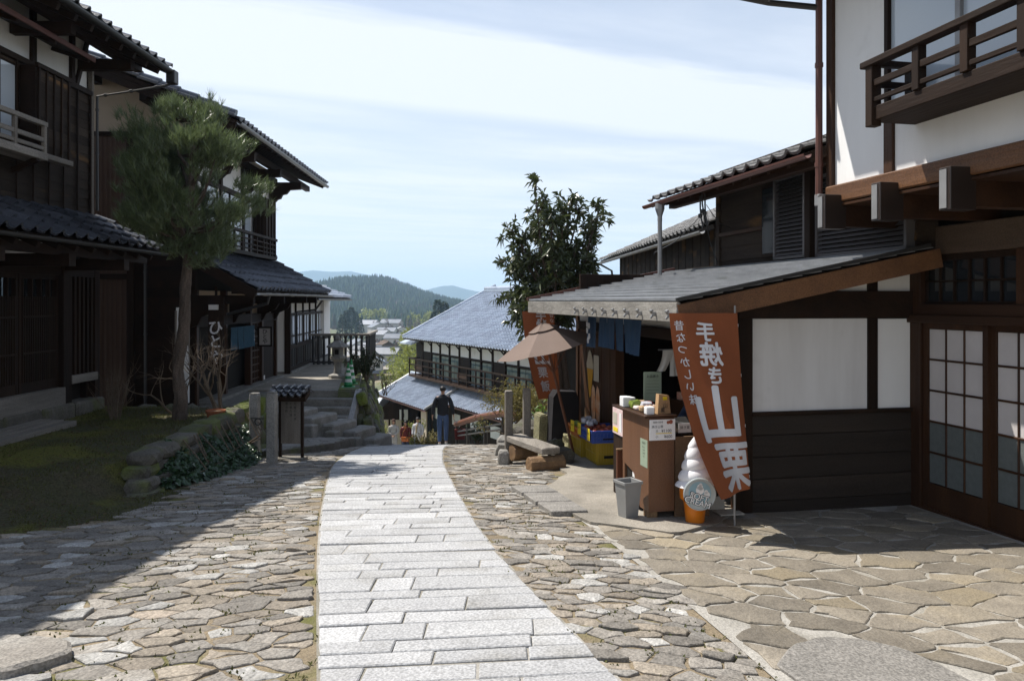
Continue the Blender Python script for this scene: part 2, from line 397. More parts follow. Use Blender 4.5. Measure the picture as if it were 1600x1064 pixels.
for i, s in enumerate(slabs):
    m, c = slab_mesh(*s)
    if i < 295: m.build('slab', K['granite'], pobj, fix=False, loc=c)
    else: far.add([(a + c[0], b + c[1], q + c[2]) for a, b, q in m.v], m.f)
far.build('slab_far', K['granite'], pobj, fix=False, kind='stuff')

# ---------------------------------------------------------------- irregular stones: Voronoi cells cut by half planes
def clip(poly, nx_, ny_, d):
    out_ = []
    for i in range(len(poly)):
        a = poly[i]; b = poly[(i + 1) % len(poly)]
        da = a[0] * nx_ + a[1] * ny_ - d; db = b[0] * nx_ + b[1] * ny_ - d
        if da <= 0: out_.append(a)
        if (da < 0) != (db < 0) and abs(da - db) > 1e-12:
            t = da / (da - db); out_.append((a[0] + t * (b[0] - a[0]), a[1] + t * (b[1] - a[1])))
    return out_
def vor(sites, reach):
    cells = {}
    for i, p in enumerate(sites): cells.setdefault((int(p[0] // reach), int(p[1] // reach)), []).append(i)
    res = []
    for i, p in enumerate(sites):
        poly = [(p[0] - reach, p[1] - reach), (p[0] + reach, p[1] - reach), (p[0] + reach, p[1] + reach), (p[0] - reach, p[1] + reach)]
        cx_, cy_ = int(p[0] // reach), int(p[1] // reach)
        nb = [j for a in (-1, 0, 1) for b in (-1, 0, 1) for j in cells.get((cx_ + a, cy_ + b), []) if j != i]
        nb.sort(key=lambda j: (sites[j][0] - p[0]) ** 2 + (sites[j][1] - p[1]) ** 2)
        for j in nb[:26]:
            q = sites[j]; dx, dy = q[0] - p[0], q[1] - p[1]
            poly = clip(poly, dx, dy, (q[0] ** 2 + q[1] ** 2 - p[0] ** 2 - p[1] ** 2) / 2)
            if len(poly) < 3: break
        res.append(poly)
    return res
def area(p): return abs(sum(p[i][0] * p[(i + 1) % len(p)][1] - p[(i + 1) % len(p)][0] * p[i][1] for i in range(len(p)))) / 2
def inset(poly, g_):
    n = len(poly); s = sum(poly[i][0] * poly[(i + 1) % n][1] - poly[(i + 1) % n][0] * poly[i][1] for i in range(n))
    if s < 0: poly = poly[::-1]
    out_ = poly
    for i in range(n):
        a = poly[i]; b = poly[(i + 1) % n]; dx, dy = b[0] - a[0], b[1] - a[1]; L = math.hypot(dx, dy)
        if L < 1e-6: continue
        nx_, ny_ = dy / L, -dx / L
        out_ = clip(out_, nx_, ny_, nx_ * a[0] + ny_ * a[1] - g_)
        if len(out_) < 3: return []
    return out_
def stone(poly, h, rough_, bev, gf, tilt=.05):
    """one flat stone from an outline: uneven edge, bevelled rim, slightly tilted and domed top"""
    n = len(poly); pts = []
    for i in range(n):
        a = poly[i]; b = poly[(i + 1) % n]; L = math.hypot(b[0] - a[0], b[1] - a[1])
        k = min(.2, bev * 1.1 / max(L, .01))
        pts.append((lerp(a[0], b[0], k), lerp(a[1], b[1], k))); pts.append((lerp(a[0], b[0], 1 - k), lerp(a[1], b[1], 1 - k)))
        if L > .11:
            for t in ([rnd.uniform(.35, .65)] if L < .2 else [rnd.uniform(.22, .42), rnd.uniform(.55, .8)]):
                e = rnd.uniform(-.35, 1) * min(rough_, L * .12)
                pts.insert(-1, (lerp(a[0], b[0], t) - (b[1] - a[1]) / L * e, lerp(a[1], b[1], t) + (b[0] - a[0]) / L * e))
    n = len(pts); c = (sum(p[0] for p in pts) / n, sum(p[1] for p in pts) / n); z0 = gf(*c)
    tx, ty = rnd.gauss(0, tilt), rnd.gauss(0, tilt)
    vs = []
    for lvl in range(3):
        for (x, y_) in pts:
            dx, dy = x - c[0], y_ - c[1]; L = math.hypot(dx, dy) + 1e-6
            if lvl == 2: dx -= dx / L * bev; dy -= dy / L * bev
            zz = gf(x, y_) - z0 + tx * dx + ty * dy
            vs.append((dx, dy, (-.05 + gf(x, y_) - z0) if lvl == 0 else zz + (h - bev * .7 if lvl == 1 else h + rnd.uniform(-.002, .002))))
    vs.append((0, 0, h + .004))
    fs = [(lv * n + k, lv * n + (k + 1) % n, lv * n + n + (k + 1) % n, lv * n + n + k) for lv in (0, 1) for k in range(n)]
    fs += [(2 * n + k, 2 * n + (k + 1) % n, 3 * n) for k in range(n)]
    m = MB(); m.add(vs, fs); return m, (c[0], c[1], z0)
def patio_x(Y): return 1.17 - .2 * (Y - 3.6)
APRON = [(.66, 6.30), (1.22, 6.02), (1.62, 6.35), (2.02, 6.93), (2.6, 7.1), (2.2, 9.5), (1.4, 12.6), (.45, 12.2), (.42, 10.6), (.66, 9.3), (.42, 8.35), (.22, 7.55)]
def inside(p, poly):
    r = False
    for i in range(len(poly)):
        a = poly[i]; b = poly[i - 1]
        if (a[1] > p[1]) != (b[1] > p[1]) and p[0] < (b[0] - a[0]) * (p[1] - a[1]) / (b[1] - a[1]) + a[0]: r = not r
    return r
def cobbles(name, side):
    SG = -1 if side < 0 else 1; sx, sy = .275, .168; S = 1.0; sites = []; st = sx / sy
    grid = {}; tries = 0
    def rad(y): return (.155 + .012 * max(0, y - 11)) * (1 + .35 * rnd.random() ** 2) * rnd.choice([.55, .75, 1, 1.1, 1.55])
    while tries < 42000:
        tries += 1; y_ = 2.3 + 20.7 * rnd.random() ** 1.15
        lo, hi = (-6.2, pl(y_) + .2) if side < 0 else (pr(y_) - .2, 1.9)
        x = rnd.uniform(lo, hi)
        if abs(x) > .72 * y_ + 1.2: continue
        r = rad(y_); q = (x, (y_ + .16 * x * SG) * st); gx, gy = int(q[0] // .3), int(q[1] // .3)
        if any((q[0] - e[0]) ** 2 + (q[1] - e[1]) ** 2 < ((r + e[2]) * .5) ** 2 for a in (-1, 0, 1) for b in (-1, 0, 1) for e in grid.get((gx + a, gy + b), [])): continue
        grid.setdefault((gx, gy), []).append((*q, r)); sites.append(q)
    cells_ = vor(sites, .75)
    got = []
    for s, c in zip(sites, cells_):
        if len(c) < 3: continue
        p = (s[0], s[1] / st - .16 * s[0] * SG); c = [(a, b / st - .16 * a * SG) for a, b in c]
        if side < 0:
            if p[0] < lawn_edge(p[1]) + .12 * cell(p[0] * 3, p[1] * 3, 0) and p[1] > 5.4: continue
            if p[0] < -.70 * p[1] - .9 or p[0] > pl(p[1]) - .05 or (p[1] > 11 and p[0] < -3.75 - .02 * (p[1] - 11)): continue
            d = (pl(p[1] + .2) - pl(p[1] - .2)) / .4; x0 = pl(p[1]) - .025
            c = clip(c, 1, -d, x0 - d * p[1])
        else:
            if p[0] < pr(p[1]) + .05 or inside(p, APRON) or (p[1] < 7.6 and p[0] > patio_x(p[1]) + .12 * cell(p[1] * 2, 5, 0)): continue
            if p[1] > 7 and p[0] > (.5 if p[1] < 11 else .8): continue
            d = (pr(p[1] + .2) - pr(p[1] - .2)) / .4; x0 = pr(p[1]) + .025
            c = clip(c, -1, d, -x0 + d * p[1])
        c = inset(c, rnd.uniform(.003, .009))
        if len(c) < 3 or area(c) < .004: continue
        got.append((p[1], c))
    got.sort(key=lambda t: t[0])
    base = MB(); base.box(-.01, .01, -.01, .01, -.02, -.01)
    par = thing(name, None, None, kind='structure')
    rest = MB(); nn = 0
    vis = [t for t in got if abs(sum(q[0] for q in t[1]) / len(t[1])) < .68 * t[0] and t[0] > 3.2]
    pick = set(id(t[1]) for t in vis[:298])
    for (yy, c) in got:
        m, o = stone(c, rnd.uniform(.002, .012) if rnd.random() < .92 else rnd.uniform(.012, .022), .034, .005, G, .022)
        mt = rnd.choices(['cobble', 'cobble_pale', 'cobble_warm'], [.62, .12, .26])[0]
        if id(c) in pick: m.build('cobblestone', K[mt], par, fix=False, loc=o)
        else:
            rest.mi = ['cobble', 'cobble_pale', 'cobble_warm'].index(mt); rest.add([(a + o[0], b + o[1], q + o[2]) for a, b, q in m.v], m.f)
    rest.build('cobblestone_far', [K['cobble'], K['cobble_pale'], K['cobble_warm']], par, fix=False, kind='stuff')
cobbles('cobbled_verge_left', -1); cobbles('cobbled_verge_right', 1)

# ---------------------------------------------------------------- patio of large flat stones set in pale mortar
def PG(x, y): return G(x, y) + .004
pm_ = MB(); ny = 24; nxs = 14
for j in range(ny + 1):
    yy = 2.2 + (7.75 - 2.2) * j / ny
    for i in range(nxs + 1):
        a = patio_x(yy) - .02; x = lerp(a, 6.5, i / nxs); pm_.v.append((x, yy, G(x, yy) + .006))
for j in range(ny):
    for i in range(nxs):
        a = j * (nxs + 1) + i; pm_.f.append((a, a + 1, a + nxs + 2, a + nxs + 1)); pm_.m.append(0)
K['patio_mortar'] = pm('patio_mortar', (.40, .38, .345), (.27, .255, .225), 5, rough=.9, bump=.5, bscale=40, fine=.15, c3=(.25, .23, .19), c3s=1.1, c3lo=.5, c3hi=.7)
patio = pm_.build('patio', K['patio_mortar'], smooth=True, fix=False, kind='structure')
sites = []
gr_ = {}
for tr_ in range(16000):
    q = (rnd.uniform(.2, 6), rnd.uniform(2.0, 8) * 1.5); r = rnd.choice([.2, .26, .34, .34, .46]) * rnd.uniform(.85, 1.2)
    gx, gy = int(q[0] // .6), int(q[1] // .6)
    if any((q[0] - e[0]) ** 2 + (q[1] - e[1]) ** 2 < ((r + e[2]) * .56) ** 2 for a in (-1, 0, 1) for b in (-1, 0, 1) for e in gr_.get((gx + a, gy + b), [])): continue
    gr_.setdefault((gx, gy), []).append((*q, r)); sites.append(q)
K['cobble_grey'] = pm('rough_granite', (.25, .235, .215), (.18, .17, .155), 6, rough=.85, bump=.4, bscale=50, fine=.3, fscale=70)
SLAB = [(1.22, 3.62), (1.40, 3.90), (1.62, 4.06), (1.84, 4.07), (2.02, 3.98), (2.2, 3.6), (2.25, 3.3), (1.9, 3.0), (1.6, 2.9), (1.36, 3.25)]
Rc, Rs = math.cos(R(11.53)), math.sin(R(11.53))
def rloc(x, y): dx, dy = x - 3.74, y - 7.28; return dx * Rc + dy * Rs, -dx * Rs + dy * Rc
for s, c in zip(sites, vor(sites, 1.1)):
    p = (s[0], s[1] / 1.5); c = [(a, b / 1.5) for a, b in c]; lx, ly = rloc(*p)
    if p[0] < patio_x(p[1]) + .02 or inside(p, APRON) or inside(p, SLAB): continue
    if ly > -.02 or lx > -.1 or p[0] > .72 * p[1] + .5: continue
    c = clip(c, -1, -.2, -(patio_x(p[1]) + .2 * p[1]) - .02)
    c = clip(c, -Rs, Rc, -3.74 * Rs * 1 + 7.28 * Rc - .03)
    c = clip(c, Rc, Rs, 3.74 * Rc + 7.28 * Rs - .1)
    c = inset(c, rnd.uniform(.003, .012))
    if len(c) < 3 or area(c) < .008: continue
    m, o = stone(c, .008 + .004 * rnd.random(), .035, .006, PG, .006)
    m.build('flagstone', K['patio_stone'], patio, fix=False, loc=o)
m, o = stone(SLAB, .022, .01, .012, PG, .0); m.build('flagstone', K['cobble_grey'], patio, fix=False, loc=o)

# concrete apron in front of the shop, a hand higher than the patio at its near edge
ap = MB(); n = len(APRON)
def AZ(x, y): return max(G(x, y) + .03, lerp(-1.885, -2.4, sm(6.2, 12.5, y))) if y < 8.2 else G(x, y) + .03
bmm = bmesh.new()
vs = [bmm.verts.new((x, y, 0)) for x, y in APRON]; bmm.faces.new(vs)
bmesh.ops.triangulate(bmm, faces=bmm.faces)
bmesh.ops.subdivide_edges(bmm, edges=bmm.edges, cuts=5, use_grid_fill=True)
bot = []
for v in bmm.verts:
    if v.is_boundary: v.co.x += .05 * cell(v.co.x * 4, v.co.y * 4, 6); v.co.y += .05 * cell(v.co.x * 4, v.co.y * 4, 8)
    v.co.z = AZ(v.co.x, v.co.y) + .006 * cell(v.co.x * 3, v.co.y * 3, 2)
be = [e for e in bmm.edges if e.is_boundary]
r_ = bmesh.ops.extrude_edge_only(bmm, edges=be)
for v in r_['geom']:
    if isinstance(v, bmesh.types.BMVert): v.co.z -= .2
me = bpy.data.meshes.new('shop_apron'); bmesh.ops.recalc_face_normals(bmm, faces=bmm.faces); bmm.to_mesh(me); bmm.free(); me.materials.append(K['concrete'])
apron = ob('pavement', me, kind='structure')
# three squared granite slabs let into the cobbles beside the apron
dr = thing('drain_slabs', None, None, kind='structure')
for k in range(3):
    c0 = [(-.02 + .12 * k, 8.05 - .48 * k), (.36 + .1 * k, 8.12 - .48 * k), (.46 + .1 * k, 7.66 - .48 * k), (.09 + .12 * k, 7.6 - .48 * k)]
    m, o = stone(inset(c0, .008), .05, .004, .008, G, .01); m.build('slab', K['cobble_grey'], dr, fix=False, loc=o)

# ---------------------------------------------------------------- hills, mountains, valley woods
K['forest'] = pm('forest', (.030, .052, .022), (.055, .078, .028), .02, rough=.95, rand=.4, c3=(.085, .06, .045), c3s=.012, c3lo=.58, c3hi=.68)
K['hillground'] = pm('hill_ground', (.05, .06, .03), (.035, .045, .02), .03, rough=1)
K['mountain'] = pm('mountain', (.05, .065, .045), (.035, .05, .035), .002, rough=1, bump=1, bscale=.004)
def hill_h(X, Y):
    dx = X + 275; s = 92 if dx > 0 else 100
    h = 61 * math.exp(-.5 * (dx / s) ** 2 - .5 * ((Y - 1500) / 260) ** 2)
    h += 8 * math.exp(-.5 * ((X - 60) / 190) ** 2 - .5 * ((Y - 1350) / 200) ** 2)
    h += 16 * math.exp(-.5 * ((X + 560) / 160) ** 2 - .5 * ((Y - 900) / 200) ** 2)
    return -26 + h * (1 + .16 * cell(X * .008, Y * .008, 7)) + 2.5 * cell(X * .03, Y * .03, 2)
hm = MB(); nX, nY = 70, 50
for j in range(nY + 1):
    for i in range(nX + 1):
        X = -1000 + 1600 * i / nX; Y = 640 + 1500 * j / nY; hm.v.append((X, Y, hill_h(X, Y) - (2 if 2 < i < nX - 2 else 30)))
for j in range(nY):
    for i in range(nX):
        a = j * (nX + 1) + i; hm.f.append((a, a + 1, a + nX + 2, a + nX + 1)); hm.m.append(0)
hm.build('hill', K['hillground'], smooth=True, fix=False, kind='structure')
def conifer(m, x, y, z, h, w, n=6):
    a0 = rnd.random() * 6
    for (zb, zt, ww) in ((0.08, .62, 1), (.4, 1, .66)):
        vs = []; k0 = len(m.v)
        for k in range(n):
            a = a0 + 6.283 * k / n; r_ = w * ww * rnd.uniform(.7, 1.15)
            vs.append((x + r_ * math.cos(a), y + r_ * math.sin(a), z + h * (zb + rnd.uniform(-.06, .06))))
        vs.append((x + rnd.uniform(-.1, .1) * w, y, z + h * zt))
        m.add(vs, [(k, (k + 1) % n, n) for k in range(n)])
fm = MB(); cnt = 0
while cnt < 7600:
    X = rnd.uniform(-900, 420); Y = rnd.uniform(660, 1720)
    if abs(X / Y * 1225 + 220) > 190: continue
    z = hill_h(X, Y)
    if z < -22 and rnd.random() < .75: continue
    conifer(fm, X, Y, z - 2, rnd.uniform(10, 19), rnd.uniform(3.2, 5.5)); cnt += 1
fm.build('forest', K['forest'], fix=False, kind='stuff')
RID = [(-1400, 440), (-600, 415), (100, 432), (300, 418), (420, 426), (470, 425), (495, 422), (525, 425), (548, 423), (580, 431), (612, 434), (640, 445), (662, 456), (680, 449), (697, 446), (715, 449), (735, 453), (765, 459), (800, 462), (860, 452), (950, 440), (1200, 430), (1700, 445), (2600, 420)]
def ridge(name, D, rows, dep):
    m = MB(); n = 260; px0, px1 = rows[0][0], rows[-1][0]
    prof = [(0, 1), (-.08, .9), (-.25, .62), (-.5, .33), (-.75, .12), (-1, 0), (.6, .3), (1.2, 0)]
    for i in range(n + 1):
        px = lerp(px0, px1, i / n); py = tab(rows, px); z = (H - py) / F * D + 10 * cell(px * .05, 3, 1) + 5 * cell(px * .17, 9, 1)
        for (d, s) in sorted(prof):
            m.v.append(((px - 800) / F * D + 60 * cell(px * .04, d * 7, 4), D + d * dep, -60 + (z + 60) * s * (1 + (.12 * cell(px * .06, d * 3, 2) if s < 1 else 0))))
    k = len(prof)
    for i in range(n):
        for j in range(k - 1): a = i * k + j; m.f.append((a, a + 1, a + k + 1, a + k)); m.m.append(0)
    m.build(name, K['mountain'], smooth=True, fix=True, kind='structure')
ridge('mountain', 5200, RID, 900)
K['haze'] = bpy.data.materials.new('haze'); K['haze'].use_nodes = True
t = K['haze'].node_tree; t.nodes.clear(); o_ = N(t, 'ShaderNodeOutputMaterial'); pv = N(t, 'ShaderNodeVolumePrincipled')
pv.inputs['Color'].default_value = (.52, .74, 1, 1); pv.inputs['Density'].default_value = 2.0e-4; pv.inputs['Anisotropy'].default_value = .2
t.links.new(pv.outputs[0], o_.inputs['Volume'])
MB().box(-12500, 12500, -120, 7200, -130, 245).build('haze', K['haze'], fix=False, kind='stuff')
# ================================================================== roofs of clay tiles
def tile_mesh(name, mat, w=.27, l=.33, lip=.034, s=1.0):
    prof = [(0, .004), (.045, -.012), (.12, -.02), (.175, -.01), (.205, .02), (.235, .034), (.262, .022), (.278, 0)]
    k = w / .27; m = MB(); n = len(prof); vs = []
    for (y, dz) in ((0, lip), (l, 0)):
        for (x, z) in prof: vs.append((x * k, y, z * s + dz))
    for (x, z) in prof: vs.append((x * k, .006, z * s + lip - .03))
    fs = [(i, i + 1, n + i + 1, n + i) for i in range(n - 1)] + [(2 * n + i, 2 * n + i + 1, i + 1, i) for i in range(n - 1)]
    m.add(vs, fs); me = m.mesh(name, mat, False, False); return me
TM = {}
def tiled(par, P0, U, V, nu, nv, mat, w=.27, ex=.26, deck=None, name='tile', limit=298, skip=None, joined=False, deckname='roof'):
    """a roof plane: deck (the roof part) and its tiles, row by row from the eave"""
    U = Vector(U).normalized(); V = Vector(V).normalized(); Nn = U.cross(V).normalized(); P0 = Vector(P0)
    if deck is not None:
        d = MB(); a = P0 - Nn * .02; L = U * (w * nu); S = V * (ex * nv)
        d.prism([a, a + L, a + L + S, a + S], -Nn * .07); dk = d.build(deckname, deck, par)
    else: dk = par
    key = (mat.name, w)
    if key not in TM: TM[key] = tile_mesh('tile', mat, w, ex + .07, *((.05, 1.7) if mat.name.startswith('blue') else (.043, 1.35) if mat.name.startswith('dark') else (.034, 1.0)))
    me = TM[key]; rest = MB(); cnt = 0
    T0 = Matrix(((U.x, V.x, Nn.x, 0), (U.y, V.y, Nn.y, 0), (U.z, V.z, Nn.z, 0), (0, 0, 0, 1)))
    for j in range(nv):
        for i in range(nu):
            if skip and skip(i, j): continue
            p = P0 + U * (w * i) + V * (ex * j - .03) + Nn * (.006 + rnd.uniform(-.003, .003))
            T = Matrix.Translation(p) @ T0 @ Matrix.Rotation(rnd.uniform(-.012, .012), 4, 'Z')
            if cnt < limit and not joined: ob(name, me, dk, mat=T); cnt += 1
            else: rest.add([T @ v.co for v in me.vertices], [tuple(f.vertices) for f in me.polygons])
    if rest.v: rest.build(name + '_field', mat, dk, fix=False, kind='stuff')
    return dk
def ridge_cap(par, a, b, mat, r=.075, name='ridge', lay=2):
    a = Vector(a); b = Vector(b); m = MB(); d = (b - a).normalized()
    for k in range(lay): m.beam(a + Vector((0, 0, .03 + .05 * k)), b + Vector((0, 0, .03 + .05 * k)), r * 2.6 - .03 * k, .042, b=.006)
    L = (b - a).length; n = max(1, int(L / .33))
    for k in range(n):
        p = a + d * (L * k / n); q = a + d * (L * (k + 1.08) / n); z = Vector((0, 0, .05 * lay + .05))
        m.tube([p + z, q + z], [r, r * .9], 8)
    return m.build(name, mat, par)
def gutter(par, a, b, mat, r=.045, name='gutter'):
    a = Vector(a); b = Vector(b); d = (b - a).normalized(); x = d.cross(Vector((0, 0, 1))).normalized(); m = MB(); vs = []
    for p in (a, b):
        for k in range(9):
            t = math.pi * k / 8; vs.append(p + x * (r * math.cos(t)) - Vector((0, 0, 1)) * (r * math.sin(t)))
        for k in range(9):
            t = math.pi * (8 - k) / 8; vs.append(p + x * ((r - .006) * math.cos(t)) - Vector((0, 0, 1)) * ((r - .006) * math.sin(t)))
    n = 18
    m.add(vs, [(k, (k + 1) % n, n + (k + 1) % n, n + k) for k in range(n)] + [tuple(range(9)) + tuple(range(9, 18)), tuple(reversed(range(18, 36)))])
    nb = int((b - a).length / .6)
    for k in range(1, nb): 
        p = a + d * ((b - a).length * k / nb); m.beam(p - x * r * 1.05 + Vector((0, 0, .005)), p + x * r * 1.05 + Vector((0, 0, .005)), .012, .012)
    return m.build(name, mat, par)
def pipe(par, pts, mat, r=.03, name='downpipe', n=8, clamps=True):
    m = MB(); m.tube(pts, r, n)
    for a, b in zip(pts, pts[1:]):
        a = Vector(a); b = Vector(b)
        if clamps and (b - a).length > .8:
            for k in (0.12, .5, .88):
                c = a.lerp(b, k); d = (b - a).normalized() * .02; m.tube([c - d, c + d], r * 1.22, n)
    return m.build(name, mat, par, smooth=False)
def planks_x(par, mat, x, t, y0, y1, z0, z1, hgt, name='board', lap=.012):
    """level weatherboards on a wall facing +/-x"""
    z = z0
    while z < z1 - .02:
        h = min(hgt * rnd.uniform(.92, 1.08), z1 - z); s = 1 if t > 0 else -1
        m = MB(); m.prism([(x, y0, z), (x + t + s * lap, y0, z), (x + t, y0, z + h + .008), (x, y0, z + h + .008)], (0, y1 - y0, 0)); m.build(name, mat, par); z += h
def planks_y(par, mat, y, t, x0, x1, z0, z1, hgt, name='board', lap=.012):
    z = z0
    while z < z1 - .02:
        h = min(hgt * rnd.uniform(.92, 1.08), z1 - z); s = 1 if t > 0 else -1
        m = MB(); m.prism([(x0, y, z), (x0, y + t + s * lap, z), (x0, y + t, z + h + .008), (x0, y, z + h + .008)], (x1 - x0, 0, 0)); m.build(name, mat, par); z += h

# ================================================================== house with the lattice doors (left, by the lawn)
h1 = thing('wooden_house', 'dark two-storey timber house with lattice doors and balcony beside the mossy lawn', 'house', (-6.54, 12.15, -1.6))
def Z(z): return z + 1.6            # heights below are relative to the eye; the house stands on its own base
dw, dh = K['dark_wood'], K['dark_wood_h']
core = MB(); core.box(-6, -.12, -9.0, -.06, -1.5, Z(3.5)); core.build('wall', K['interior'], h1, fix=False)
B('wall_plaster', K['plaster'], h1, -.12, -.02, -9, 0, Z(3.05), Z(4.1))
B('end_wall', dw, h1, -6, -.02, -.06, 0, -1.5, Z(3.9))
planks_x(h1, K['board_weathered'], -.02, .02, -7, 0, Z(1.28), Z(3.18), .135)
for k in range(11): B('batten', dw, h1, .02, .045, -.06 - .36 * k, -.03 - .36 * k, Z(1.28), Z(3.2))
B('corner_board', K['grey_post'], h1, -.03, .05, -.03, .03, Z(1.28), Z(3.7))
for k in range(6): B('post', dw, h1, -.02, .03, -.5 - .95 * k - .05, -.5 - .95 * k + .05, Z(3.18), Z(4.0))
m = MB(); m.beam((.02, -.42, Z(3.22)), (.02, -.12, Z(3.95)), .05, .06); m.build('brace', dw, h1)
B('head_beam', dh, h1, -.02, .05, -7, 0, Z(3.16), Z(3.24))
B('red_sill', K['copper'], h1, -.02, .10, -7, .1, Z(1.25), Z(1.30))
# upper window with balcony and shutter box
w1 = B('window', dw, h1, -.02, .01, -4.4, -1.82, Z(2.05), Z(3.12))
for k in range(4):
    B('frame', dw, w1, .01, .05, -4.4 + .645 * k - .03, -4.4 + .645 * k + .03, Z(2.05), Z(3.12))
    B('pane', K['glass_pale'], w1, .012, .02, -4.37 + .645 * k, -3.8 + .645 * k, Z(2.1), Z(3.08))
sb = B('shutter_box', dh, h1, .03, .26, -1.8, -1.06, Z(1.96), Z(3.12), .01)
planks_x(sb, K['board_weathered'], .26, .012, -1.78, -1.08, Z(1.98), Z(3.06), .12, 'board', .006)
for k in range(5): B('batten', dw, sb, .275, .30, -1.8 + .175 * k, -1.765 + .175 * k, Z(1.96), Z(3.12))
B('rail', dh, sb, .26, .31, -1.84, -1.03, Z(3.08), Z(3.14)); B('rail', K['grey_wood'], sb, .2, .32, -1.84, -1.03, Z(1.90), Z(1.97))
bal = B('balcony', K['grey_wood'], h1, .03, .36, -5.2, -1.70, Z(1.86), Z(1.96), .006)
B('rail', K['grey_wood'], bal, .29, .36, -5.2, -1.70, Z(2.31), Z(2.37)); B('rail', K['grey_wood'], bal, .31, .34, -5.2, -1.72, Z(2.10), Z(2.16)); B('rail', K['grey_wood'], bal, .31, .34, -5.2, -1.72, Z(1.99), Z(2.04))
for k in range(6): B('post', K['grey_post'], bal, .30, .35, -1.76 - .62 * k, -1.71 - .62 * k, Z(1.95), Z(2.33))
for k in range(4): m = MB(); m.beam((.02, -1.9 - k, Z(1.70)), (.34, -1.9 - k, Z(1.85)), .06, .07); m.build('bracket', dh, h1)
# small pent roof over the window
pr_ = MB(); pr_.prism([(-.02, -5.2, Z(3.62)), (.55, -5.2, Z(3.43)), (.55, -5.2, Z(3.47)), (-.02, -5.2, Z(3.66))], (0, 4.3, 0)); po = pr_.build('pent_roof', dh, h1)
B('edge', K['copper'], po, .545, .57, -5.2, -.9, Z(3.41), Z(3.48))
for k in range(6): m = MB(); m.beam((0, -1.0 - .8 * k, Z(3.58)), (.52, -1.0 - .8 * k, Z(3.41)), .05, .05); m.build('rafter', dh, po)
# upper roof
s_ = .45; ev = 1.04; V1 = Vector((-1, 0, s_))
rf = tiled(h1, (ev + .03, -8.0, Z(3.70)), (0, 1, 0), V1, 31, 9, K['tile_dark'], deck=dh)
d = MB(); a = Vector((-1.1, -8, Z(3.70 + .45 * 2.1) - .06)); d.prism([a, a + Vector((0, 8.37, 0)), a + Vector((-5, 8.37, 2.25)), a + Vector((-5, 0, 2.25))], (0, 0, -.1)); d.build('roof_back', K['tile_dark'], h1)
for k in range(22): m = MB(); m.beam((.0, -8 + .385 * k, Z(4.02)), (ev - .02, -8 + .385 * k, Z(3.575)), .06, .08); m.build('rafter', dh, rf)
B('purlin', dh, h1, .55, .67, -8, .3, Z(3.62), Z(3.76)); 
for k in range(5): B('bracket_arm', dh, h1, 0, .8, -.35 - 1.6 * k, -.23 - 1.6 * k, Z(3.48), Z(3.64))
gutter(h1, (ev + .07, -8, Z(3.66)), (ev + .07, .42, Z(3.66)), K['black_metal'], .055)
m = MB(); m.box(ev + .0, ev + .14, .30, .46, Z(3.46), Z(3.67), .01); m.build('gutter_box', K['black_metal'], h1)
pipe(h1, [(ev + .07, .38, Z(3.48)), (ev - .05, .36, Z(3.42)), (.08, .06, Z(3.18)), (.08, .06, Z(1.4))], K['black_metal'], .022)
# lower roof
rf2 = tiled(h1, (ev, -8.0, Z(.80)), (0, 1, 0), (-1, 0, .5), 30, 4, K['tile_dark'], deck=dh, deckname='lower_roof', ex=.275)
for k in range(20): m = MB(); m.beam((.0, -7.9 + .41 * k, Z(1.12)), (ev - .04, -7.9 + .41 * k, Z(.66)), .06, .07); m.build('rafter', dh, rf2)
gutter(h1, (ev + .05, -8, Z(.745)), (ev + .05, .2, Z(.745)), K['black_metal'])
for k in range(4): B('bracket_arm', dh, h1, 0, .95, -.85 - 1.4 * k, -.70 - 1.4 * k, Z(.44), Z(.60)) 
B('purlin', dh, h1, .72, .84, -8, .1, Z(.58), Z(.70))
B('plaster_strip', K['plaster'], h1, -.02, .0, -7, -1.0, Z(.56), Z(.95))
# ground floor
B('lintel', dh, h1, -.1, .06, -8, .15, Z(.36), Z(.58))
B('post', dw, h1, -.08, .09, -.87, -.66, -.1, Z(.6)); B('post', dw, h1, -.08, .07, .02, .16, -.1, Z(.6)); B('post', dw, h1, -.08, .09, -4.7, -4.5, -.1, Z(.6))
B('sill', K['grey_wood'], h1, -.05, .12, -8, -.87, Z(-1.52), Z(-1.24)); B('sill', K['grey_wood'], h1, -.05, .10, -.66, .05, Z(-1.22), Z(-1.10))
for k in range(4):
    y0 = -1.77 - .92 * k
    dr_ = B('lattice_door', K['glass_dark'], h1, -.06, -.045, y0, y0 + .9, Z(-1.24), Z(.36))
    fr = MB()
    for (a, b) in ((0, .05), (.85, .9)): fr.box(-.045, .015, y0 + a, y0 + b, Z(-1.24), Z(.36))
    fr.box(-.045, .012, y0 + .05, y0 + .85, Z(-1.24), Z(-1.1)); fr.box(-.045, .012, y0 + .05, y0 + .85, Z(.30), Z(.36)); fr.build('frame', K['dark_wood'], dr_, fix=False)
    la = MB()
    for q in range(16): la.box(-.03, .03, y0 + .055 + .05 * q, y0 + .077 + .05 * q, Z(-1.1), Z(.06 if q % 4 else .3))
    for zz in (-.23, -.72): la.box(-.02, .035, y0 + .05, y0 + .85, Z(zz), Z(zz + .025))
    la.build('lattice', K['dark_wood'], dr_, fix=False)
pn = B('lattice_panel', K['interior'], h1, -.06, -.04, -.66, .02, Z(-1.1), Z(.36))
for q in range(6): B('bar', dw, pn, -.03, .05, -.63 + .115 * q, -.575 + .115 * q, Z(-1.1), Z(.36))
for q in range(9): B('stone', K['stone'], h1, -.15, .16 + .03 * rnd.random(), -7.2 + .82 * q, -6.42 + .82 * q, -.35, .10 + .04 * rnd.random(), .03)
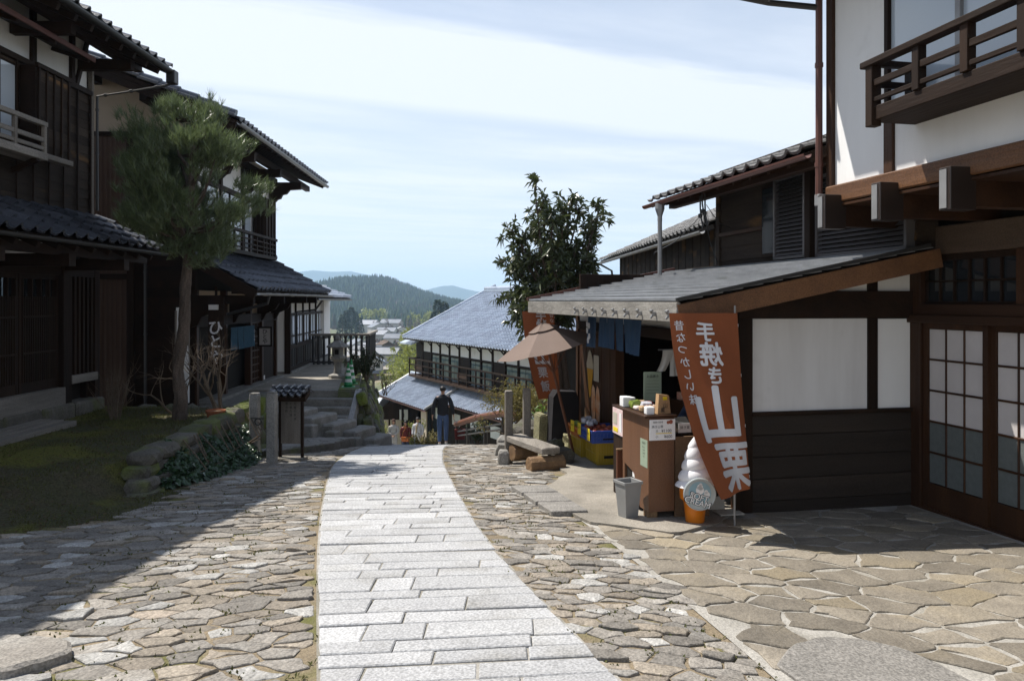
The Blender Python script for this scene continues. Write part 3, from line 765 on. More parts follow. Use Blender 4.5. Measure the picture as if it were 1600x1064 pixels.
for q in range(3):
    B('stepping_board', K['grey_wood'], h1, .22 + .17 * q, .37 + .17 * q, -3.6, -1.65, -.1, .02 - .01 * q)

# ================================================================== second house on the left, gable towards the lawn
h2 = thing('inn_house', 'two-storey timber inn with tiled porch roof, cream gable and blue door curtain behind the pine', 'house', (-5.95, 14.6, -1.95), 2.0)
def Z(z): return z + 1.95
core = MB(); core.box(-6.4, -.15, .12, 5.7, -2.5, Z(3.3)); core.build('wall', K['interior'], h2, fix=False)
# gable wall: ribbed brown sheet below, cream plaster above
m = MB(); m.prism([(-6.4, .06, Z(3.1)), (0, .06, Z(3.1)), (0, .06, Z(3.48)), (-3.2, .06, Z(4.79)), (-6.4, .06, Z(3.48))], (0, .06, 0)); m.build('gable', K['cream'], h2)
cr = MB(); x = -6.4
while x < -1.14: cr.box(x, x + .045, .03, .06, -1.5, Z(3.1)); cr.box(x + .045, x + .09, .042, .06, -1.5, Z(3.1)); x += .09
cr.build('ribbed_sheet', K['corrug'], h2, fix=False)
B('girt', dw, h2, -6.4, .02, .0, .06, Z(3.06), Z(3.14)); B('girt', dw, h2, -6.4, -1.1, .0, .05, Z(.4), Z(.5))
planks_y(h2, dh, .10, -.03, -1.14, 0, -1.0, Z(3.08), .2)
B('corner_post', dw, h2, -.12, .05, -.0, .14, -1.5, Z(3.3)); B('corner_post', dw, h2, -1.2, -1.08, -.01, .1, -1.5, Z(3.1))
pipe(h2, [(-.85, -.03, Z(.9)), (-.85, -.03, -.2)], K['black_metal'], .03)
# upper roof with its eave along the lane
sl2 = .41; E2 = 1.02
rf = tiled(h2, (E2 + .03, -.72, Z(3.22)), (0, 1, 0), (-1, 0, sl2), 29, 10, K['tile_dark'], deck=dh)
a = Vector((E2 - 2.38, -.72, Z(3.22 + sl2 * 2.4) - .08)); d = MB(); d.prism([a, a + Vector((0, 7.8, 0)), a + Vector((-1.9, 7.8, 1.9 * sl2)), a + Vector((-1.9, 0, 1.9 * sl2))], (0, 0, -.08)); d.build('roof_back', K['tile_dark'], h2)
a = Vector((-3.2, -.72, Z(4.9))); d = MB(); d.prism([a, a + Vector((0, 7.8, 0)), a + Vector((-4.2, 7.8, -4.2 * sl2)), a + Vector((-4.2, 0, -4.2 * sl2))], (0, 0, -.1)); d.build('roof_back', K['tile_dark'], h2)
for k in range(13): # verge tiles stepping up the gable edge
    p = Vector((E2 - .33 * k, -.74, Z(3.25) + .33 * k * sl2)); q = p + Vector((-.37, 0, .37 * sl2)); m = MB(); m.beam(p + Vector((0, 0, .03)), q, .16, .06, b=.01); m.tube([p + Vector((0, .05, .075)), q + Vector((0, .05, .05))], [.07, .06], 8); m.build('verge_tile', K['tile_dark'], rf)
m = MB(); m.beam((E2 - .02, -.66, Z(3.10)), (-3.3, -.66, Z(3.10) + (E2 + 3.28) * sl2), .05, .2); m.build('bargeboard', dh, h2)
for k in range(4): m = MB(); x = .45 - 1.1 * k; m.box(x - .07, x + .07, -.6, .1, Z(3.0) + (E2 - x) * sl2 - .12, Z(3.0) + (E2 - x) * sl2 + .06, .008); m.build('purlin_end', dh, h2)
for k in range(20): m = MB(); m.beam((-.05, -.6 + .4 * k, Z(3.13) + E2 * sl2 - .02), (E2 - .03, -.6 + .4 * k, Z(3.13)), .06, .08); m.build('rafter', dh, rf)
gutter(h2, (E2 + .06, -.7, Z(3.17)), (E2 + .06, 7.12, Z(3.17)), K['grey_metal'], .05)
B('purlin', dh, h2, .5, .62, -.5, 7.0, Z(3.0), Z(3.14)); B('wall_plate', dh, h2, -.05, .08, 0, 5.7, Z(2.98), Z(3.14))
for yy in (1.2, 3.2, 5.2): # curved bracket under the eave
    m = MB(); m.prism([(0, yy, Z(2.45)), (.10, yy, Z(2.46)), (.2, yy, Z(2.56)), (.27, yy, Z(2.58)), (.32, yy, Z(2.68)), (.42, yy, Z(2.70)), (.5, yy, Z(2.80)), (.78, yy, Z(2.82)), (.80, yy, Z(2.99)), (0, yy, Z(2.99))], (0, .14, 0)); m.build('carved_bracket', dh, h2)
# upper wall to the lane
B('wall_plaster', K['plaster'], h2, -.15, -.02, .12, 5.68, Z(.8), Z(3.3))
for yy in (.06, 1.5, 3.0, 4.4, 5.6): B('post', dw, h2, -.05, .05, yy - .06, yy + .06, Z(.7), Z(3.1))
B('girt', dh, h2, -.04, .04, 0, 5.7, Z(2.28), Z(2.38))
wd = B('window', dw, h2, -.03, .0, .5, 3.6, Z(1.2), Z(2.3))
for k in range(4):
    B('frame', K['white_paint'] if k == 3 else dw, wd, 0, .03, .52 + .77 * k, .57 + .77 * k, Z(1.2), Z(2.28)); B('pane', K['glass_pale'], wd, .002, .01, .58 + .77 * k, 1.27 + .77 * k, Z(1.22), Z(2.26))
sb = B('shutter_box', dh, h2, .04, .30, 3.75, 4.55, Z(.98), Z(2.42), .01)
for k in range(4): B('batten', dw, sb, .30, .325, 3.76 + .25 * k, 3.80 + .25 * k, Z(.98), Z(2.42)) 
for k in range(3): B('batten', dw, sb, .06 + .09 * k, .1 + .09 * k, 3.725, 3.75, Z(.98), Z(2.42))
bal = B('balcony', dh, h2, .02, .36, .3, 4.55, Z(.98), Z(1.06))
B('rail', dh, bal, .28, .37, .3, 4.6, Z(1.44), Z(1.50))
for zz in (1.12, 1.22, 1.33): B('rail', dh, bal, .31, .34, .3, 4.55, Z(zz), Z(zz + .03))
for k in range(9): B('post', dw, bal, .30, .35, .34 + .52 * k, .39 + .52 * k, Z(1.05), Z(1.45))
for k in range(9): B('post', dw, bal, .05, .33, .28, .31, Z(1.1 + .05 * k), Z(1.12 + .05 * k)) if k < 7 else None
# porch roof
slp = .56
rf = tiled(h2, (1.45, -1.0, Z(.20)), (0, 1, 0), (-1, 0, slp), 24, 6, K['tile_dark'], deck=dh, deckname='porch_roof', ex=.275)
m = MB(); m.beam((1.46, -1.02, Z(.10)), (-.25, -1.02, Z(.10) + 1.71 * slp), .07, .17); m.build('bargeboard', K['dark_wood_h'], h2)
for k in range(16): m = MB(); m.beam((0, -.8 + .4 * k, Z(.92)), (1.4, -.8 + .4 * k, Z(.92) - 1.4 * slp), .06, .07); m.build('rafter', dh, rf)
gutter(h2, (1.50, -1.0, Z(.135)), (1.50, 5.5, Z(.135)), K['grey_metal'], .045)
pipe(h2, [(1.5, -.3, Z(.1)), (1.46, -.28, Z(-.05)), (.7, -.2, Z(-.25))], K['black_metal'], .028)
ridge_cap(h2, (.06, -1.0, Z(.97)), (.06, 5.5, Z(.97)), K['tile_dark'], .06, 'flashing_ridge', 1)
m = MB(); m.lathe([(0.01, 0), (.06, .01), (.075, .06), (.05, .12), (.01, .15)], 10, (.06, 5.5, Z(1.05))); m.build('ridge_end_tile', K['tile_dark'], h2)
B('purlin', dh, h2, 1.0, 1.12, -.9, 5.4, Z(.12), Z(.24))
for yy in (-.1, 2.1, 4.2, 5.35): 
    B('bracket_arm', dh, h2, 0, 1.15, yy, yy + .12, Z(-.06), Z(.1))
    m = MB(); m.prism([(0, yy, Z(-.5)), (.12, yy, Z(-.46)), (.2, yy, Z(-.3)), (.42, yy, Z(-.2)), (.5, yy, Z(-.06)), (0, yy, Z(-.06))], (0, .1, 0)); m.build('carved_bracket', dh, h2)
# ground floor: dark entrance, lattice door
B('lintel', dh, h2, -.1, .08, 0, 5.7, Z(-.5), Z(-.3)); B('transom_panel', K['cream'], h2, -.12, -.04, 0, 5.7, Z(-.3), Z(.2))
for yy in (.06, 1.7, 3.42, 4.36, 5.62): B('post', K['brown_post'], h2, -.06, .08, yy - .06, yy + .06, -.4, Z(.2))
ld = B('lattice_door', K['glass_dark'], h2, -.05, -.03, 3.5, 4.3, 0, Z(-.5))
fr = MB()
for q in range(7): fr.box(-.03, .01, 3.5 + .128 * q, 3.53 + .128 * q, 0, Z(-.5))
for q in range(9): fr.box(-.03, .012, 3.5, 4.3, .1 + .165 * q, .13 + .165 * q)
fr.build('lattice', K['brown_post'], ld, fix=False)
B('board_panel', K['dark_wood'], h2, -.04, .02, 4.42, 5.56, -.3, Z(-.5)); B('notice', K['white_paint'], h2, .02, .03, 4.5, 4.72, .0, .12)
B('threshold', K['stone_step'], h2, -.2, .25, .3, 5.7, -.35, .02, .02)
# signs and curtains of the inn (each hangs there on its own)
TMP = bpy.data.scenes.new('workshop')      # scratch scene for turning text and skins into meshes
def text_mesh(ch, size=1.0):
    cu = bpy.data.curves.new('lettering', 'FONT'); cu.body = ch; cu.size = size; cu.align_x = 'CENTER'; cu.align_y = 'CENTER'; cu.fill_mode = 'FRONT'; cu.resolution_u = 4
    o = bpy.data.objects.new('lettering', cu); TMP.collection.objects.link(o); TMP.view_layers[0].update(); dg = TMP.view_layers[0].depsgraph
    me = bpy.data.meshes.new_from_object(o.evaluated_get(dg), depsgraph=dg)
    vs = [tuple(v.co) for v in me.vertices]; fs = [tuple(p.vertices) for p in me.polygons]
    bpy.data.objects.remove(o); bpy.data.curves.remove(cu); bpy.data.meshes.remove(me)
    return vs, fs
def centred(ch, size):
    vs, fs = text_mesh(ch, size)
    if not vs: return vs, fs
    x0 = min(v[0] for v in vs); x1 = max(v[0] for v in vs); y0 = min(v[1] for v in vs); y1 = max(v[1] for v in vs)
    return [(v[0] - (x0 + x1) / 2, v[1] - (y0 + y1) / 2, 0) for v in vs], fs
def subdiv(vs, fs, cuts_len):
    bm = bmesh.new(); V_ = [bm.verts.new(v) for v in vs]
    for f in fs:
        try: bm.faces.new([V_[i] for i in f])
        except ValueError: pass
    for it in range(3):
        e = [e for e in bm.edges if e.calc_length() > cuts_len]
        if not e: break
        bmesh.ops.subdivide_edges(bm, edges=e, cuts=1)
        bmesh.ops.triangulate(bm, faces=[f for f in bm.faces if len(f.verts) > 4])
    bm.verts.index_update(); r = [tuple(v.co) for v in bm.verts], [tuple(v.index for v in f.verts) for f in bm.faces]; bm.free(); return r
def lettering(par, items, f, mat, name='lettering', cut=None, bold=0.0):
    """items: (text, size, u, v, rot); f maps a flat (u, v) to a point just proud of the surface"""
    m = MB()
    b7 = bold * .7; offs = [(0, 0)] if bold <= 0 else [(0, 0), (bold, 0), (-bold, 0), (0, bold), (0, -bold), (b7, b7), (-b7, b7), (b7, -b7), (-b7, -b7)]
    for (ch, size, u, v, *rot) in items:
        vs, fs = centred(ch, size)
        if cut: vs, fs = subdiv(vs, fs, cut)
        a = rot[0] if rot else 0; c, s = math.cos(a), math.sin(a)
        for k, (ox, oy) in enumerate(offs):
            m.add([f(u + x * c - y * s + ox * size, v + x * s + y * c + oy * size, k) for (x, y, z) in vs], fs)
    return m.build(name, mat, par, fix=False)
K['ink'] = pm('ink', (.012, .012, .013), (.02, .02, .02), 10, rough=.7)
K['white_ink'] = pm('white_ink', (.68, .68, .70), (.62, .62, .65), 10, rough=.7)
K['indigo'] = pm('indigo_cloth', (.030, .066, .13), (.021, .048, .098), 6, rough=.9, fine=.2, fscale=200)
K['sky_cloth'] = pm('blue_cloth', (.05, .125, .20), (.035, .095, .15), 6, rough=.9, fine=.2, fscale=200, trans=.2)
c2, s2 = math.cos(R(2)), math.sin(R(2))
def w2(x, y, z): return (-5.95 + x * c2 - y * s2, 14.6 + x * s2 + y * c2, z)
sg = thing('hanging_sign', 'white vertical inn sign with dark frame jutting from the porch post', 'sign', w2(.1, 3.95, -1.06), 2)
m = MB(); m.box(0, .30, -.035, .035, 0, .43); m.build('panel', K['paper'], sg, fix=False)
fr = MB()
for (a, b, c_, d_) in ((-.02, .02, -.02, .45), (.28, .32, -.02, .45), (.02, .28, -.02, .02), (.02, .28, .41, .45)): fr.box(a, b, -.05, .05, c_, d_)
fr.build('frame', K['dark_wood'], sg, fix=False)
lettering(sg, [('ひ', .13, .15, .33), ('と', .12, .15, .215), ('や', .13, .15, .10)], lambda u, v, k: (u, -.037, v), K['ink'], bold=.012)
m = MB(); m.box(-.12, -.02, -.02, .02, .36, .40); m.build('arm', K['dark_wood'], sg, fix=False)
sg = thing('hanging_sign', 'tall dark board with white brush letters behind the bare shrub', 'sign', (-5.25, 13.9, -1.2), 0)
B('board', K['dark_wood'], sg, -.14, .14, 0, .03, 0, 1.28)
B('lamp_cap', K['white_paint'], sg, -.11, .05, -.06, .0, 1.04, 1.13)
lettering(sg, [('ひ', .27, .0, .72), ('と', .25, .0, .48), ('や', .27, .0, .2)], lambda u, v, k: (u, -.004 - .0004 * k, v), K['white_ink'], bold=.02)
m = MB(); m.box(-.02, .02, 0, .02, 1.28, 1.45); m.build('hanger', K['dark_wood'], sg, fix=False)
def noren(name, label, loc, rz, L, hgt, n, mat, drop=lambda t: 0, rodmat=None, group=None):
    o = thing(name, label, 'curtain', loc, rz, group); m = MB(); m.tube([(-.05, 0, 0), (L + .05, 0, 0)], .012, 8); m.build('rod', rodmat or K['dark_wood'], o)
    for k in range(n):
        a, b = L * k / n + .004, L * (k + 1) / n - .004; m = MB(); nu, nv = 6, 8; ph = rnd.random() * 6
        for j in range(nv + 1):
            for i in range(nu + 1):
                u = lerp(a, b, i / nu); t = j / nv; m.v.append((u + .01 * t * math.sin(ph), -.014 + (.02 * math.sin(u * 40 + ph) + .025 * math.sin(ph * 3)) * t, .012 - (hgt + drop(u / L)) * t))
        for j in range(nv):
            for i in range(nu): q = j * (nu + 1) + i; m.f.append((q, q + 1, q + nu + 2, q + nu + 1)); m.m.append(0)
        m.build('panel', mat, o, smooth=True, fix=False)
    return o
nr = noren('door_curtain', 'blue split door curtain over the inn entrance', w2(.14, 1.75, -.57), 92, 1.65, .48, 4, K['sky_cloth'])
lettering(nr, [('ひ', .1, 1.45, -.12), ('と', .1, 1.45, -.22), ('や', .1, 1.45, -.32)], lambda u, v, k: (u, -.075, v), K['white_ink'])
wb = thing('white_board', 'narrow pale grey board standing behind the pine trunk', 'board', (-5.38, 12.75, -1.66), 3)
m = MB(); m.prism([(-.11, 0, 0), (.12, 0, 0), (.09, .05, 1.55), (-.10, .05, 1.55)], (0, .03, 0)); m.build('face', K['white_paint'], wb)
for x in (-.1, .1): B('stile', K['grey_post'], wb, x - .015, x + .015, .03, .07, 0, 1.5)

# ================================================================== white house with lattice windows behind the terrace
h3 = thing('white_wall_house', 'white plastered house with black lattice windows along the stone terrace', 'house', (-5.97, 21.0, -1.95), 4.3)
core = MB(); core.box(-4.5, -.1, .08, 6.9, -3, Z(.55)); core.build('wall', K['plaster'], h3, fix=False)
B('end_wall', K['plaster'], h3, -1.2, -.06, .0, .08, .0, Z(.5))
B('corner_post', K['dark_wood'], h3, -.12, .04, -.03, .1, -.4, Z(.5))
B('base', K['stone_step'], h3, -1.2, .08, -.02, 6.9, -.6, .05, .01)
B('wall_pier', K['plaster'], h3, -.1, .02, 5.6, 6.9, .1, Z(.4))
B('girt', K['dark_wood_h'], h3, -.08, -.03, .1, 5.6, Z(-.42), Z(-.34)); B('sill', K['dark_wood_h'], h3, -.08, .03, .1, 6.9, Z(-1.30), Z(-1.2)); B('sill', K['dark_wood_h'], h3, -.08, .0, .1, 6.9, .05, .14)
B('mid_rail', K['dark_wood_h'], h3, -.08, -.055, .1, 5.6, Z(-1.0), Z(-.96))
for k in range(5):
    y0 = .15 + 1.08 * k
    B('post', K['dark_wood'], h3, -.08, -.04, y0 - .05, y0 + .12, .1, Z(-.4)); B('post', K['dark_wood'], h3, -.1, -.05, y0 - .0, y0 + .07, Z(-.4), Z(.35))
    wn = B('window', K['glass_pale'], h3, -.085, -.075, y0 + .13, y0 + 1.02, Z(-1.2), Z(-.42)); B('frame', K['dark_wood'], wn, -.074, -.06, y0 + .56, y0 + .60, Z(-1.2), Z(-.42))
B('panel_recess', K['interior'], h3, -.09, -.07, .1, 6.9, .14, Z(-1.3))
for k in range(24): B('bar', K['black_metal'], h3, -.075, -.05, .16 + .28 * k, .27 + .28 * k, .14, Z(-1.3))
tiled(h3, (.75, .2, Z(.10)), (0, 1, 0), (-1, 0, .35), 24, 5, K['tile_blue'], deck=K['dark_wood_h'])
gutter(h3, (.79, .2, Z(.05)), (.79, 6.7, Z(.05)), K['grey_metal'], .045)
pipe(h3, [(.79, .6, Z(.02)), (.6, .55, Z(-.25)), (.1, .5, Z(-.3)), (.1, .5, Z(-1.2))], K['black_metal'], .03)
# ================================================================== terrace, steps, retaining wall
def Z(z): return z
terr = MB(); terr.prism([(-9, 17.2, -1.96), (-3.38, 17.2, -1.96), (-3.84, 20, -1.96), (-4.6, 24.6, -1.96), (-5.16, 28, -1.96), (-9, 28, -1.96)], (0, 0, -.3)); terr.build('terrace', K['concrete'], kind='structure')
terr = MB(); terr.prism([(-9, 12.7, -1.99), (-4.62, 12.7, -1.99), (-4.45, 17.2, -1.99), (-9, 17.2, -1.99)], (0, 0, -2)); terr.build('terrace', K['stone_step'], kind='structure')
st = thing('stone_steps', 'flight of dark stone steps with pale side kerb leading up to the terrace', 'steps', (-3.95, 16.3, -2.56))
for k in range(4): B('step', K['stone_step'], st, -.55, .52, .28 * k - .02, 1.0 + .1, -.6, .15 * (k + 1) - .002 * 0, .012) if k < 3 else B('step', K['stone_step'], st, -.55, .55, .84, 1.1, -.6, .605, .012)
m = MB(); m.prism([(.525, -.12, -.02), (.525, .86, .62), (.525, 1.0, .62), (.525, 1.0, -.6), (.525, -.12, -.6)], (.11, 0, 0)); m.build('kerb', K['granite'], st)
# stone blocks stepping down beside the lane
blk = [(-4.15, 15.0, -2.08, .95, .42), (-3.78, 15.15, -2.2, .9, .4), (-3.42, 15.35, -2.36, .85, .38), (-3.06, 15.55, -2.52, .8, .38), (-2.74, 15.7, -2.70, .7, .4)]
bk = thing('stone_blocks', 'row of squared stone blocks stepping down in front of the stairs', 'steps', (-3.9, 15, -3))
for (x, y, z, l, w) in blk: 
    m = MB(); m.box(-w / 2, w / 2, -l / 2, l / 2, -.5, 0, .03); o = m.build('block', K['stone_step'], bk, fix=False, loc=(x + 3.9, y - 15, z + 3)); o.rotation_euler = (0, 0, R(-20))
    m = MB(); m.box(-w * .3, w * .3, -.1, .1, -.5, 0, .02); o = m.build('block', K['stone_step'], bk, fix=False, loc=(x + 3.9 + .02, y - 15 - l * .62, z + 2.9)); o.rotation_euler = (0, 0, R(-20))
m = MB(); m.box(-.3, .3, -.35, .35, -.5, 0, .04); o = m.build('block', K['stone_step'], bk, fix=False, loc=(1.25, 1.3, -.03)); o.rotation_euler = (0, 0, R(25))
m = MB(); m.box(-.65, .65, -.15, .15, -.5, 0, .03); o = m.build('block', K['stone_step'], bk, fix=False, loc=(.95, .55, .0)); o.rotation_euler = (0, 0, R(8))
# low paved platform beside the sign, with uneven flags
pf = thing('stone_platform', None, None, kind='structure')
PH0, PH1 = .08, .17
PF = [(-4.6, 11.9), (-3.55, 11.6), (-3.0, 13.2), (-2.95, 14.7), (-3.4, 15.2), (-4.7, 15.2)]
m = MB(); m.prism([(x, y, road(y) + lerp(PH0, PH1, sm(11.5, 15, y))) for x, y in PF], (0, 0, -.8)); m.build('bed', K['stone'], pf)
ss = [(rnd.uniform(-4.6, -2.9), rnd.uniform(11.6, 15.2)) for _ in range(60)]
for s, c in zip(ss, vor(ss, 1.0)):
    if not inside(s, PF): continue
    for i in range(len(PF)):
        a, b = PF[i], PF[(i + 1) % len(PF)]; ex, ey = b[0] - a[0], b[1] - a[1]; c = clip(c, ey, -ex, ey * a[0] - ex * a[1])
        if len(c) < 3: break
    c = inset(c, .01) if len(c) > 2 else []
    if len(c) > 2 and area(c) > .006:
        m, o = stone(c, .02, .02, .012, lambda x, y: road(y) + lerp(PH0, PH1, sm(11.5, 15, y)), .01); m.build('flag', K['stone_step'], pf, fix=False, loc=o)
# mossy retaining wall of the terrace: stones in a battered face
def boulder(w, d, h, seed=0, n=2, rough_=.14):
    bm = bmesh.new(); bmesh.ops.create_icosphere(bm, subdivisions=n, radius=1); m = MB()
    for v in bm.verts:
        p = v.co.copy(); q = Vector([math.copysign(abs(t) ** .55, t) for t in p]); q *= 1 + rough_ * cell(p.x * 1.7 + seed * 7.1, p.y * 1.7 + seed, p.z * 1.7)
        v.co = Vector((q.x * w / 2, q.y * d / 2, q.z * h / 2))
    bm.verts.index_update(); m.add([tuple(v.co) for v in bm.verts], [tuple(v.index for v in f.verts) for f in bm.faces]); bm.free(); return m
rw = thing('retaining_wall', 'mossy sloped stone retaining wall beside the steps', 'wall', (-3.3, 17, -3.2))
m = MB(); m.prism([(-.5, -.62, -1.3), (.58, -.62, -1.3), (.40, -.5, .10), (.12, -.1, .8), (-.06, .15, 1.26), (-.5, .15, 1.26)], (-1.6, 9, 0)); m.build('core', K['mossstone'], rw)
for j in range(7):
    for i in range(11):
        z = -.42 + .25 * j; t = (z + .6) / 1.86
        m = boulder(.24, .8, .29, i * 13 + j, 2, .22); o = m.build('stone', K['mossstone'], rw, fix=False, loc=(.56 - .62 * t + rnd.uniform(-.03, .03) - .172 * (.72 * i), -.45 + .72 * i + (j % 2) * .36 + .6 * t, z)); o.rotation_euler = (0, R(-18), R(12))
for j in range(6):
    for i in range(3): m = boulder(.34, .28, .3, i * 5 + j + 90, 2, .2); m.build('stone', K['mossstone'], rw, fix=False, loc=(.42 - .12 * j - i * .28, -.6 + .12 * j, -.45 + .27 * j))
# terrace railing
rl = thing('terrace_railing', 'black railing of thick balusters with wooden top rail on the terrace edge', 'railing', (-4.4, 21.2, -1.96), 2)
for k in range(11):
    x = -1.62 + .165 * k; m = MB(); m.lathe([(.05, 0), (.05, .12), (.035, .14), (.045, .45), (.035, .80), (.05, .82), (.05, .88)], 8, (x, 3.0, 0)); m.build('baluster', K['black_metal'], rl)
for k in range(5): m = MB(); m.lathe([(.05, 0), (.05, .12), (.035, .14), (.045, .45), (.035, .80), (.05, .82), (.05, .88)], 8, (.03 - .03 * k, 3.5 + .5 * k, 0)); m.build('baluster', K['black_metal'], rl)
B('top_rail', K['grey_wood'], rl, -1.75, .12, 2.93, 3.07, .885, .95, .012); B('bottom_rail', K['black_metal'], rl, -1.7, .08, 2.96, 3.04, .04, .1)
m = MB(); m.beam((.05, 3.07, .918), (-.1, 6, .918), .12, .06); m.build('top_rail', K['grey_wood'], rl)
# the retaining wall of the lawn
rw = thing('retaining_wall', 'low rough stone wall holding the mossy lawn above the lane', 'wall', (-3.8, 8, -2.0))
for j in range(4):
    y = 7.6 + .1 * j
    while y < 12.6:
        l = rnd.uniform(.28, .6); zt = -1.55; zb = road(y) - .1; hh = (zt - zb) / 4
        if zt - zb > .12:
            m = boulder(.3, l * 1.08, hh * 1.25, y * 10 + j, 2, .2); m.build('stone', K['mossstone'], rw, fix=False, loc=(wallx(y) + 3.8 + rnd.uniform(-.04, .05) - .03 * j, y - 8 + l / 2, zb + hh * (j + .5) + 2.0))
        y += l
for k in range(6): m = boulder(.34, .45, .8, k * 3 + 50, 2, .18); m.build('stone', K['stone'], rw, fix=False, loc=(wallx(12.4) + 3.75 - .36 * k, 4.55, -.06))
# ================================================================== right side: frame turned 11.5 degrees, x away from the lane, y along it
RZ = 11.53; RO = (3.74, 7.28)
def rw_(x, y, z): return (RO[0] + x * Rc - y * Rs, RO[1] + x * Rs + y * Rc, z)
BASE = -1.95
def Z(z): return z - BASE
bw, bp = K['brown_wood'], K['brown_post']
shop = thing('snack_shop', 'open-fronted snack shop with low sheet roof and white panels on its dark side wall', 'shop', rw_(0, 0, BASE), RZ)
# side wall
sw = MB(); sw.box(-1.74, 0, .03, .10, -.3, Z(.42)); 
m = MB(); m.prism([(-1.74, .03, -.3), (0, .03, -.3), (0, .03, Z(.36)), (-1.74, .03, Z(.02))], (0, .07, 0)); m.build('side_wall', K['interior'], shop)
B('white_panel', K['white_paint'], shop, -1.645, -.497, 0, .03, Z(-.993), Z(-.16), .002); B('white_panel', K['plaster'], shop, -.398, -.05, 0, .03, Z(-.993), Z(-.165), .002)
m = MB(); m.prism([(-1.2, .005, Z(.09)), (-.497, .005, Z(.09)), (-.497, .005, Z(.27)), (-1.2, .005, Z(.13))], (0, .03, 0)); m.build('gable_plaster', K['plaster'], shop)
m = MB(); m.prism([(-.398, .005, Z(.09)), (-.05, .005, Z(.09)), (-.05, .005, Z(.36)), (-.398, .005, Z(.29))], (0, .03, 0)); m.build('gable_plaster', K['plaster'], shop)
B('corner_post', dw, shop, -1.78, -1.65, -.025, .12, -.02, Z(.0)); B('stud', dw, shop, -.497, -.398, -.02, .03, Z(-.99), Z(.28))
B('girt', K['dark_wood_h'], shop, -1.78, 0, -.035, .03, Z(-.155), Z(.09)); B('sill_rail', K['dark_wood'], shop, -1.66, 0, -.04, .03, Z(-1.02), Z(-.985))
zz = -.02
K['dark_plank'] = pm('dark_plank', (.042, .030, .023), (.022, .016, .012), 6, (.12, 1, 1), rough=.62, bump=.4, bscale=25, rand=.25, fine=.2)
for k in range(5): B('plank', K['dark_plank'], shop, -1.65, -.02, -.012 - .004 * (k % 2), .03, zz, min(zz + .192, Z(-1.02)), .006); zz += .1945
for k in range(4): B('base_stone', K['concrete'], shop, -1.8 + .45 * k, -1.36 + .45 * k, -.07, .06, -.2, .0 + .017 * k, .01)
# sheet roof laid in lapped strips
n = 13; x0, z0_, x1_, z1_ = -2.53, -.005, -.2, .46
rf = MB(); rf.prism([(x0 + .03, -.40, Z(z0_) - .05), (x1_, -.40, Z(z1_) - .05), (x1_, -.40, Z(z1_) - .015), (x0 + .03, -.40, Z(z0_) - .015)], (0, 5.45, 0)); rfo = rf.build('roof', K['dark_wood'], shop)
for k in range(n):
    a = lerp(x0, x1_, k / n); b = lerp(x0, x1_, (k + 1) / n) + .03; za = lerp(z0_, z1_, k / n); zb = lerp(z0_, z1_, (k + 1) / n) + .03 * .2
    m = MB(); m.prism([(a, -.44, Z(za) + .030), (b, -.44, Z(zb) + .0), (b, -.44, Z(zb) - .008), (a, -.44, Z(za) + .004)], (0, 5.52, 0)); m.build('roof_strip', K['sheet'], rfo)
B('eave_board', K['fascia_wood'], shop, -2.54, -2.505, -.42, 5.06, Z(-.175), Z(-.012), .004)
m = MB(); m.beam((-2.52, -.405, Z(-.115)), (-.08, -.405, Z(.375)), .06, .165); m.build('rake_beam', K['beam_wood'], shop)
m = MB(); m.beam((-2.55, -.44, Z(.008)), (-.2, -.44, Z(.482)), .03, .03); m.build('rake_trim', K['black_metal'], shop)
m = MB(); m.beam((-2.55, 5.08, Z(.02)), (-.2, 5.08, Z(.49)), .06, .05); m.build('rake_trim', K['copper'], shop)
for k in range(9):
    y = -.32 + .34 * k; m = MB(); m.tube([(-2.54, y, Z(-.105)), (-2.58, y, Z(-.105)), (-2.60, y - .02, Z(-.085)), (-2.60, y - .07, Z(-.085))], .011, 6); m.tube([(-2.54, y, Z(-.125)), (-2.57, y, Z(-.125)), (-2.59, y, Z(-.15))], .010, 6); m.build('hook', K['grey_metal'], shop)
for k in range(14): m = MB(); m.beam((-2.48, -.2 + .39 * k, Z(-.045)), (-.25, -.2 + .39 * k, Z(.39)), .05, .06); m.build('rafter', K['dark_wood'], shop)
# front
for y in (.05, 3.28, 5.0): B('post', bp, shop, -1.80, -1.68, y - .05, y + .05, -.35, Z(.05))
B('header', K['dark_wood_h'], shop, -1.80, -1.70, 0, 5.05, Z(-.42), Z(-.30)); B('header_plaster', K['plaster'], shop, -1.77, -1.74, .1, 3.22, Z(-.30), Z(-.02)); B('header_plaster', K['plaster'], shop, -1.77, -1.74, 3.34, 4.95, Z(-.30), Z(-.02))
for k in range(9): B('board', K['brown_post'], shop, -1.775 - .004 * (k % 2), -1.745, 3.34 + .18 * k, 3.517 + .18 * k, -.4, Z(-.42), .004)
B('end_wall', K['dark_wood'], shop, -1.75, 0, 4.97, 5.05, -.4, Z(.4))
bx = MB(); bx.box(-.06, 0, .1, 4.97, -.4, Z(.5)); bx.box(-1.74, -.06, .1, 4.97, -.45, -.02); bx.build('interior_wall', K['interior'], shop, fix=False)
for k in range(3):
    sh = B('shelf', K['brown_wood'], shop, -.36, -.06, .3, 4.6, Z(-1.25 + .36 * k), Z(-1.22 + .36 * k))
K['jar'] = pm('jar', (.22, .13, .05), (.12, .10, .04), 2, rough=.3, rand=.5)
def jarm(name, r, h): return MB().lathe([(r * .9, 0), (r, .02), (r, h * .72), (r * .6, h * .82), (r * .62, h), (.005, h + .002)], 10).mesh(name, K['jar'], True)
jm = jarm('jar', .06, .17)
k = 0
